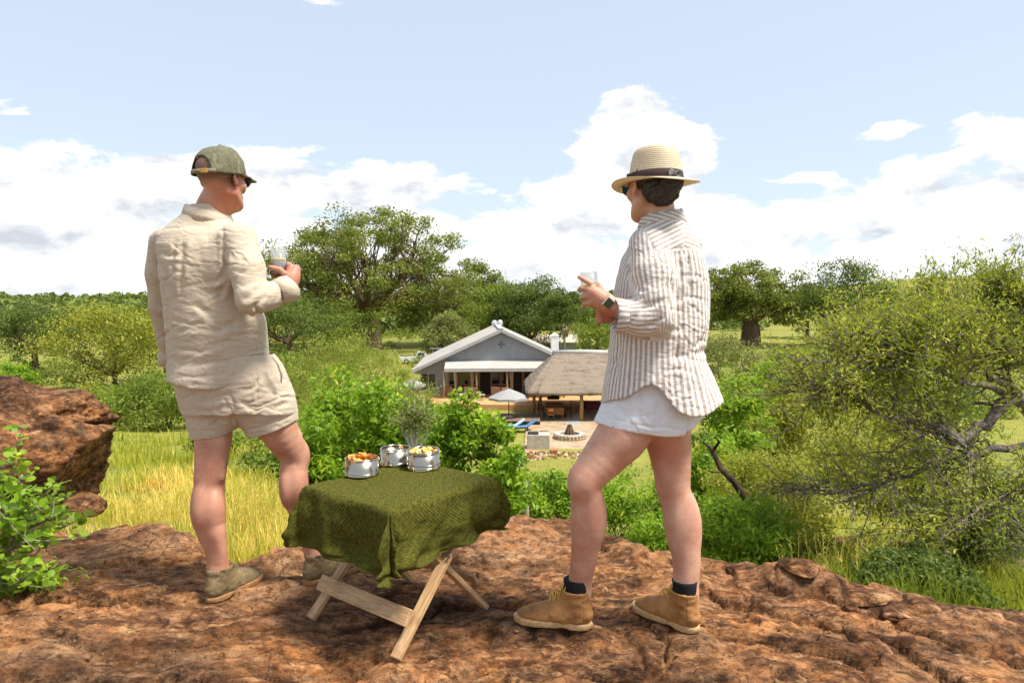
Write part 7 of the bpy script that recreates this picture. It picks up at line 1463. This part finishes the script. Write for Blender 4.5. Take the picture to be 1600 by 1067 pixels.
mb = MB(); cx_, cy_ = X(873, 67) - hx, 7.0; mb.box((cx_, cy_, 4.2), (.72, .72, 2.2)); mb.add([(cx_ - .42, cy_ - .42, 5.3), (cx_ + .42, cy_ - .42, 5.3), (cx_ + .42, cy_ + .42, 5.3), (cx_ - .42, cy_ + .42, 5.3), (cx_, cy_, 5.62)], [(0, 1, 4), (1, 2, 4), (2, 3, 4), (3, 0, 4), (3, 2, 1, 0)]); part(mb, 'chimney', simple('white_plaster', (.62, .62, .60), .9, var=.08, scale=2))
# verandah furniture
def wicker_chair(px, Y, rz, label):
    t = empty('wicker_chair', (X(px, Y), Y, GZ0 + .44), rz, label=label, category='chair', group='wicker chairs on the verandah')
    MB().box((0, 0, .28), (.7, .7, .30)).build('seat', M_wicker, t, bevel=.05); MB().box((0, .33, .68), (.74, .12, .62)).build('backrest', M_wicker, t, bevel=.05)
    for s_ in (-1, 1): MB().box((s_ * .34, -.02, .50), (.10, .62, .30)).build('armrest', M_wicker, t, bevel=.03)
    for sx in (-1, 1):
        for sy in (-1, 1): MB().box((sx * .28, sy * .28, .07), (.07, .07, .16)).build('leg', M_wicker, t)
for px, rz in ((704, 2.6), (728, 3.6), (741, 2.9), (775, 3.0), (786, 3.7)): wicker_chair(px, 57.2 + .3 * (px % 3), rz, 'brown wicker armchair among others on the lodge verandah')
def side_table(px, Y, label, w=.6):
    t = empty('low_table', (X(px, Y), Y, GZ0 + .44), 0, label=label, category='table'); MB().box((0, 0, .45), (w, w, .06)).build('table_top', M_conc, t)
    for sx in (-1, 1):
        for sy in (-1, 1): MB().box((sx * (w / 2 - .06), sy * (w / 2 - .06), .21), (.07, .07, .42)).build('leg', M_conc, t)
side_table(722, 56.6, 'low pale table between the wicker armchairs'); side_table(753, 56.4, 'tall pale stand by the verandah post', .45)
# --- rear shed, carport
def shed(px, Y, w, dpt, h, rh, roofm, wallm, label, zb=GZ0, rz=0.0):
    t = empty('shed', (X(px, Y), Y, zb), rz, label=label, category='shed'); MB().box((0, dpt / 2, h / 2), (w, dpt, h)).build('wall', wallm, t)
    rf = empty('roof'); rf.parent = t; n = 8
    for s_ in (0, 1):
        for k in range(n):
            x0 = -w / 2 - .3 + k * (w + .6) / n; x1 = x0 + (w + .6) / n - .015; y0, y1 = (-.4, dpt / 2) if s_ == 0 else (dpt + .4, dpt / 2); mb = MB(); mb.add([(x0, y0, h - .02), (x1, y0, h - .02), (x1, y1, h + rh), (x0, y1, h + rh), (x0, y0, h + .03), (x1, y0, h + .03), (x1, y1, h + rh + .05), (x0, y1, h + rh + .05)], [(3, 2, 1, 0), (4, 5, 6, 7), (0, 1, 5, 4), (1, 2, 6, 5), (2, 3, 7, 6), (3, 0, 4, 7)] if s_ == 0 else [(0, 1, 2, 3), (7, 6, 5, 4), (4, 5, 1, 0), (5, 6, 2, 1), (6, 7, 3, 2), (7, 4, 0, 3)]); mb.build('roof_sheet', roofm, rf)
    w_ = empty('window'); w_.parent = t; MB().box((-w * .22, -.01, h * .62), (1.3, .05, .9)).build('pane', M_dark, w_); MB().box((-w * .22, -.03, h * .62 - .48), (1.5, .08, .08)).build('sill', M_fascia, w_); return t
shed(871, 96, 5.4, 5.5, 2.0, .95, M_rustroof, M_wallgrey, 'dark grey shed with rust-streaked sheet roof behind the lodge', GZ0 + 1.0)
cp = empty('carport', (X(692, 82), 82, GZ0), 0, label='flat-roofed dark carport left of the lodge ridge', category='carport'); MB().box((0, 0, 3.1), (2.8, 3, .12)).build('roof', M_fascia, cp)
for sx in (-1, 1):
    for sy in (-1, 1): MB().tube([(sx * 1.25, sy * 1.3, 0), (sx * 1.25, sy * 1.3, 3.05)], .06, 8).build('post', M_bark_dark, cp)
MB().box((0, 1.45, 1.5), (2.4, .06, 3.0)).build('rear_panel', M_dark, cp)
# --- pickup truck
def pickup(px, Y, rz, label):
    z = float(ground_z(X(px, Y), Y)); t = empty('pickup_truck', (X(px, Y), Y, z), rz, label=label, category='pickup')
    pr = [(-2.6, .45), (-2.6, 1.05), (-.35, 1.08), (-.30, 1.08), (-.05, 1.66), (.85, 1.68), (1.35, 1.12), (2.35, 1.0), (2.55, .85), (2.58, .45)]; n = len(pr); mb = MB()
    V = [(x, y * (1 if z_ < 1.2 else .84), z_) for y in (-.88, .88) for x, z_ in pr]; F = [tuple(range(n))[::-1], tuple(range(n, 2 * n))] + [(i, (i + 1) % n, (i + 1) % n + n, i + n) for i in range(n)]; mb.add(V, F); mb.build('body', M_whitecar, t, bevel=.05)
    MB().box((-1.48, 0, 1.085), (2.05, 1.55, .03)).build('load_bed', M_dark, t)
    for s_ in (-1, 1):
        w_ = empty('window'); w_.parent = t; mb = MB(); mb.add([(-.22, s_ * .895, 1.13), (.95, s_ * .895, 1.13), (.74, s_ * .765, 1.58), (.03, s_ * .765, 1.58)], [(0, 1, 2, 3)]); mb.build('pane', M_pane, w_)
        for x in (-1.65, 1.6):
            wh = empty('wheel'); wh.parent = t; mb = MB(); mb.tube([(x, s_ * .70, .36), (x, s_ * .93, .36)], .36, 20); mb.build('tyre', M_tyre, wh); mb = MB(); mb.tube([(x, s_ * .90, .36), (x, s_ * .945, .36)], .20, 14); mb.build('rim', M_silver, wh)
        MB().box((2.55, s_ * .66, .80), (.10, .32, .16)).build('headlight', M_silver, t); MB().box((-2.60, s_ * .74, .86), (.06, .16, .24)).build('tail_light', simple('red_lens', (.4, .02, .02), .3), t)
    MB().tube([(-.5, -.8, 1.1), (-.5, -.7, 1.6), (-.5, .7, 1.6), (-.5, .8, 1.1)], .04, 8).build('roll_bar', M_black, t); MB().box((2.6, 0, .52), (.12, 1.7, .18)).build('bumper', M_black, t)
pickup(653, 96, R(8), 'white pickup truck with black load bed parked behind the lodge')
# --- thatched shelter
th = empty('thatched_shelter', (X(905, 50.5), 50.5, GZ0 + .1), 0, label='open shelter with shaggy grey thatch roof on rough poles', category='shelter')
ex0, ex1 = X(820, 50.5) - X(905, 50.5), X(990, 50.5) - X(905, 50.5); rx0, rx1 = X(868, 52) - X(905, 50.5), X(952, 52) - X(905, 50.5); ez, rzz, ed = 2.05, 4.62, 2.9
nu_, nv_ = 110, 40; V = []
per = []                                                            # eave loop and matching ridge points
def loop(n_per=28):
    e = []; r_ = []
    for t_ in np.linspace(0, 1, n_per * 2, endpoint=False): e.append((ex0 + (ex1 - ex0) * t_, -ed)); r_.append((np.clip(rx0 + (rx1 - rx0) * (t_ * 1.3 - .15), rx0, rx1), 1.3))
    for t_ in np.linspace(0, 1, n_per, endpoint=False): e.append((ex1, -ed + (2 * ed + 2.6) * t_)); r_.append((rx1, 1.3))
    for t_ in np.linspace(0, 1, n_per * 2, endpoint=False): e.append((ex1 + (ex0 - ex1) * t_, ed + 2.6)); r_.append((np.clip(rx1 + (rx0 - rx1) * (t_ * 1.3 - .15), rx0, rx1), 1.3))
    for t_ in np.linspace(0, 1, n_per, endpoint=False): e.append((ex0, ed + 2.6 - (2 * ed + 2.6) * t_)); r_.append((rx0, 1.3))
    return np.array(e), np.array(r_)
E_, R__ = loop(); m_ = len(E_); cen = E_.mean(0); E_ = cen + (E_ - cen) * (1 - .035 * (np.abs((E_ - cen) / np.abs(E_ - cen).max(0)).min(1, keepdims=True) > .8)); rows_ = []
tv_ = np.linspace(0, 1, nv_)
for t_ in tv_:
    xy = E_ * (1 - t_) + R__ * t_; z = ez + (rzz - ez) * (t_ ** .93); nz_ = .05 * fbm(xy[:, 0] * 1.5, xy[:, 1] * 1.5, np.full(m_, t_ * 6), oct=3, seed=7); step = .05 * ((t_ * 9) % 1); rows_.append(np.column_stack([xy + 0, np.full(m_, z) + nz_ + step]))
under = np.column_stack([E_ * .985 + cen * .015, np.full(m_, ez - .16) + .04 * fbm(E_[:, 0] * 6, E_[:, 1] * 6, oct=3, seed=3)]); inner = np.column_stack([E_ * .93 + cen * .07, np.full(m_, ez - .02)])
top_in = np.column_stack([R__, np.full(m_, rzz - .3)])
V = np.concatenate([top_in, inner, under] + rows_); nr_ = len(V) // m_; F = np.array([(i * m_ + j, i * m_ + (j + 1) % m_, (i + 1) * m_ + (j + 1) % m_, (i + 1) * m_ + j) for i in range(nr_ - 1) for j in range(m_)])
rf = obj('thatch_roof', mesh_np('thatch_roof', V, F), M_thatch, th)
mb = MB(); mb.tube([(rx0 - .25, 1.3, rzz - .04), ((rx0 + rx1) / 2, 1.3, rzz + .02), (rx1 + .25, 1.3, rzz - .04)], .22, 10); mb.build('ridge_cap', M_fascia, rf, smooth=True)
for px, Y in ((834, 51.2), (844, 53.6), (909, 48.3), (972, 48.3), (972, 53.6), (909, 55.2)): x = X(px, Y) - X(905, 50.5); mb = MB(); mb.tube([(x, Y - 50.5, 0), (x + .03, Y - 50.5, 1.1), (x, Y - 50.5, 2.5)], [.15, .13, .13], 10); mb.build('post', M_pole, th, smooth=True)
# --- parasols
def parasol(px, Y, py_apex, wpx, py_eave, label, zb):
    b0 = (X(px, Y), Y, zb); t = empty('parasol', b0, .3, label=label, category='parasol'); za = CAM_Z + (475 - py_apex) / FPX * Y - zb; w = wpx / FPX * Y / 2; ze = za - w * .42; n = 8
    MB().tube([(0, 0, 0), (0, 0, za)], .035, 8).build('pole', M_bark_dark, t, smooth=True); MB().lathe([(.001, .10), (.28, .08), (.30, 0)], n=16).build('base', M_conc, t); V = [(0, 0, za)]; F = []; rings = [.12, .5, 1.0]
    for q in rings:
        for i in range(2 * n):
            a = 6.283 * i / (2 * n); rr = w * q * (1 if i % 2 == 0 else .93); V.append((rr * math.cos(a), rr * math.sin(a), za - (za - ze) * (q ** 1.12) + (.0 if i % 2 == 0 else .03 * q)))
    F = [(0, 1 + i, 1 + (i + 1) % (2 * n)) for i in range(2 * n)] + [(1 + k * 2 * n + i, 1 + (k + 1) * 2 * n + i, 1 + (k + 1) * 2 * n + (i + 1) % (2 * n), 1 + k * 2 * n + (i + 1) % (2 * n)) for k in range(2) for i in range(2 * n)]
    b_ = len(V); V += [(V[1 + 4 * n + i][0] * 1.0, V[1 + 4 * n + i][1], V[1 + 4 * n + i][2] - .16) for i in range(2 * n)]; F += [(1 + 4 * n + i, b_ + i, b_ + (i + 1) % (2 * n), 1 + 4 * n + (i + 1) % (2 * n)) for i in range(2 * n)]
    MB().add(V, F).build('canopy', M_canvas, t)
    for i in range(n): a = 6.283 * i / n; MB().bar((0, 0, za - .05), (w * .97 * math.cos(a), w * .97 * math.sin(a), ze - .03), .02, .02).build('rib', M_bark_dark, t)
parasol(795, 48.5, 607.5, 66, 633, 'grey canvas parasol standing over the curved plank deck', GZ0 + .35); parasol(643, 55, 592, 44, 609, 'grey canvas parasol half hidden by leaves at the left wing', GZ0 + .1)
# --- deck, each plank its own piece
dk = empty('sun_deck', (X(812, 48.2), 48.2, GZ0), R(-4), label='low dark plank deck with curved back under the parasol', category='deck'); xs_ = np.arange(-1.75, 1.5, .15)
for i, x in enumerate(xs_): yb = 1.9 - .30 * ((x + .2) / 1.6) ** 2; MB().box((x, (yb - 1.5) / 2, .33), (.135, yb + 1.5, .04)).build('plank', M_deck, dk)
MB().box((-.15, -1.46, .16), (3.3, .05, .30)).build('front_fascia', M_dark, dk)
for x in (-1.6, -.15, 1.3): MB().box((x, .1, .155), (.12, 3.0, .31)).build('joist', M_dark, dk)
def lounger(px, Y, rz, mat, label):
    t = empty('sun_lounger', (X(px, Y), Y, GZ0), rz, label=label, category='lounger'); MB().box((-.25, 0, .32), (1.3, .62, .06)).build('frame', M_dark, t); MB().box((-.25, 0, .38), (1.28, .58, .05)).build('towel', mat, t, bevel=.015); c, s_ = math.cos(-.6), math.sin(-.6); Mx = np.array([[c, 0, s_], [0, 1, 0], [-s_, 0, c]]); MB().box((.66, 0, .58), (.75, .60, .06), M=Mx).build('backrest', mat, t, bevel=.015)
    for x in (-.8, .35):
        for y in (-.26, .26): MB().box((x, y, .15), (.06, .06, .30)).build('leg', M_dark, t)
lounger(815, 44.5, R(12), M_towel, 'lounger under a deep blue towel by the concrete grill'); lounger(797, 44.8, R(8), M_towel2, 'lounger under a pale striped blue towel beside the deep blue one')
# --- grill block, brick, fire pit
gb = empty('concrete_grill', (X(841.5, 39.2), 39.2, GZ0 + .08), R(-2), label='square concrete grill block with black grate on the patio edge', category='grill'); MB().box((0, 0, .42), (1.3, 1.0, .84)).build('block', M_conc, gb, bevel=.02); MB().box((-.30, 0, .855), (.62, .85, .05)).build('grate', M_dark, gb)
for k in range(7): MB().box((-.56 + .085 * k, 0, .89), (.018, .84, .02)).build('grate_bar', M_bark_dark, gb)
MB().tube([(.10, .3, .86), (.10, .3, .93), (.58, .3, .93), (.58, .3, .86)], .02, 6).build('handle', M_dark, gb)
MB().box((X(866, 37.0), 37.0, GZ0 + .30), (.46, .34, .30)).build('brick_block', M_brick, bevel=.02, label='single red brick block among the edging stones', category='brick')
fpx, fpy = X(891, 42.0), 42.0; fp = empty('fire_pit', (fpx, fpy, GZ0 + .10), 0, label='round stone-ringed fire pit on the patio', category='fire pit'); MB().lathe([(.62, 0), (.62, .30), (.95, .30), (.95, 0)], n=40).build('pit_ring', M_conc, fp, smooth=False); st_ = simple('pit_stone', (.40, .30, .20), .95, var=.35, scale=9); r0 = np.random.default_rng(4)
sm = [boulder('stone', (0, 0, 0), (.2, .14, .13), 50 + q, st_, n=8, rough=.3) for q in range(4)]
for q in range(4): sm[q].parent = fp; sm[q].location = (.93 * math.cos(-q * .2 - .4), .93 * math.sin(-q * .2 - .4), .1)
for i in range(52):
    o = sm[i % 4].copy(); COL.objects.link(o); o.parent = fp; a = 6.283 * i / 26; o.location = (.96 * math.cos(a), .96 * math.sin(a), .08 + .13 * (i // 26)); o.rotation_euler = (r0.uniform(0, 1), r0.uniform(0, 1), a + 1.57)
MB().lathe([(.001, .02), (.60, .02), (.60, .0)], n=24).build('ash_bed', simple('grey_ash', (.35, .32, .28), .95, var=.3, scale=8), fp)
for i in range(9): a = 6.283 * i / 9; mb = MB(); mb.tube([(.36 * math.cos(a), .36 * math.sin(a), .04), (.08 * math.cos(a), .08 * math.sin(a), .72 + .05 * (i % 3))], [.075, .06], 8); mb.build('log', M_bark, loc=(fpx, fpy, GZ0 + .12), label='split log propped upright in the fire pit tepee', category='log', group='logs stacked in the fire pit')
# loose edging stones below the patio
proto = [boulder('edging_stone', (0, 0, 0), (.34, .26, .20), 70 + q, [st_, M_palerock, M_rock][q % 3], n=9, rough=.3) for q in range(6)]; r0 = np.random.default_rng(12); cnt = 0
for row_ in range(5):
    for px in np.arange(822, 966, 3.9):
        Y = 36.9 - .42 * row_ + r0.uniform(-.12, .12); o = proto[cnt] if cnt < 6 else proto[int(r0.integers(0, 6))].copy()
        if cnt >= 6: COL.objects.link(o)
        s_ = r0.uniform(.7, 1.35); o.scale = (s_, s_, s_); o.location = (X(px + r0.uniform(-1.5, 1.5), Y), Y, GZ0 + .20 + r0.uniform(0, .05)); o.rotation_euler = (r0.uniform(0, 6), r0.uniform(0, 6), r0.uniform(0, 6)); o['label'] = 'rough stone in the loose edging below the patio'; o['category'] = 'stone'; o['group'] = 'edging stones below the patio'; cnt += 1
# --- dining tables and chairs
def dining(px, Y, w, l, rz, mat, label):
    t = empty('dining_table', (X(px, Y), Y, GZ0 + .10), rz, label=label, category='table'); MB().box((0, 0, .74), (w, l, .05)).build('table_top', M_frame, t)
    for sx in (-1, 1):
        for sy in (-1, 1): MB().box((sx * (w / 2 - .08), sy * (l / 2 - .08), .36), (.08, .08, .72)).build('leg', M_frame, t)
    c = empty('tablecloth', (X(px, Y), Y, GZ0 + .87), rz, label='%s cloth covering that dining table' % ('gold and maroon patterned' if mat is M_maroon else 'plain dark maroon'), category='tablecloth'); MB().box((0, 0, .006), (w + .06, l + .06, .02)).build('cloth_top', mat, c)
    for sx in (-1, 1): MB().box((sx * (w / 2 + .04), 0, -.24), (.02, l + .06, .48)).build('side_drop', mat, c); MB().box((0, sx * (l / 2 + .04), -.24), (w + .056, .02, .48)).build('end_drop', mat, c)
def chair(px, Y, rz, mat, frm, label, group=None, zb=GZ0 + .10):
    t = empty('dining_chair', (X(px, Y), Y, zb), rz, label=label, category='chair'); 
    if group: t['group'] = group
    MB().box((0, 0, .45), (.46, .46, .05)).build('seat', mat, t); 
    for x in (-.21, .21): MB().box((x, .22, .48), (.04, .04, .95)).build('leg', frm, t); MB().box((x, -.2, .22), (.04, .04, .44)).build('leg', frm, t)
    MB().box((0, .22, .78), (.40, .03, .22)).build('backrest', mat, t)
dining(867, 50.6, 1.2, 3.0, R(-2), M_maroon, 'long dining table under a gold and maroon cloth beneath the thatch'); dining(928, 52.0, 1.3, 1.1, 0, M_maroon2, 'short dining table under a plain maroon cloth beneath the thatch')
for i, (dx, dy, rz) in enumerate(((-1.0, -.9, 1.57), (-1.0, 0, 1.57), (-1.0, .9, 1.57), (1.0, -.9, -1.57), (1.0, 0, -1.57), (1.0, .9, -1.57))): Y = 50.6 + dy; chair(867 + dx * FPX / Y, Y, rz, M_wicker, M_bark_dark, 'dark dining chair at the long patterned table', 'dark chairs at the long table')
chair(861, 48.4, math.pi, M_orange, M_green, 'folding chair with orange seat and green frame at the table end')
for px in (915, 940): chair(px, 52.2, 1.57 if px < 920 else -1.57, M_maroon2, M_bark_dark, 'dark maroon chair at the short dining table', 'chairs at the short dining table')
MB().box((X(865, 54.2), 54.2, GZ0 + 1.02), (.95, .5, .42)).build('side_board', M_bark_dark, bevel=.02, label='small dark box standing on the terrace behind the long table', category='box')
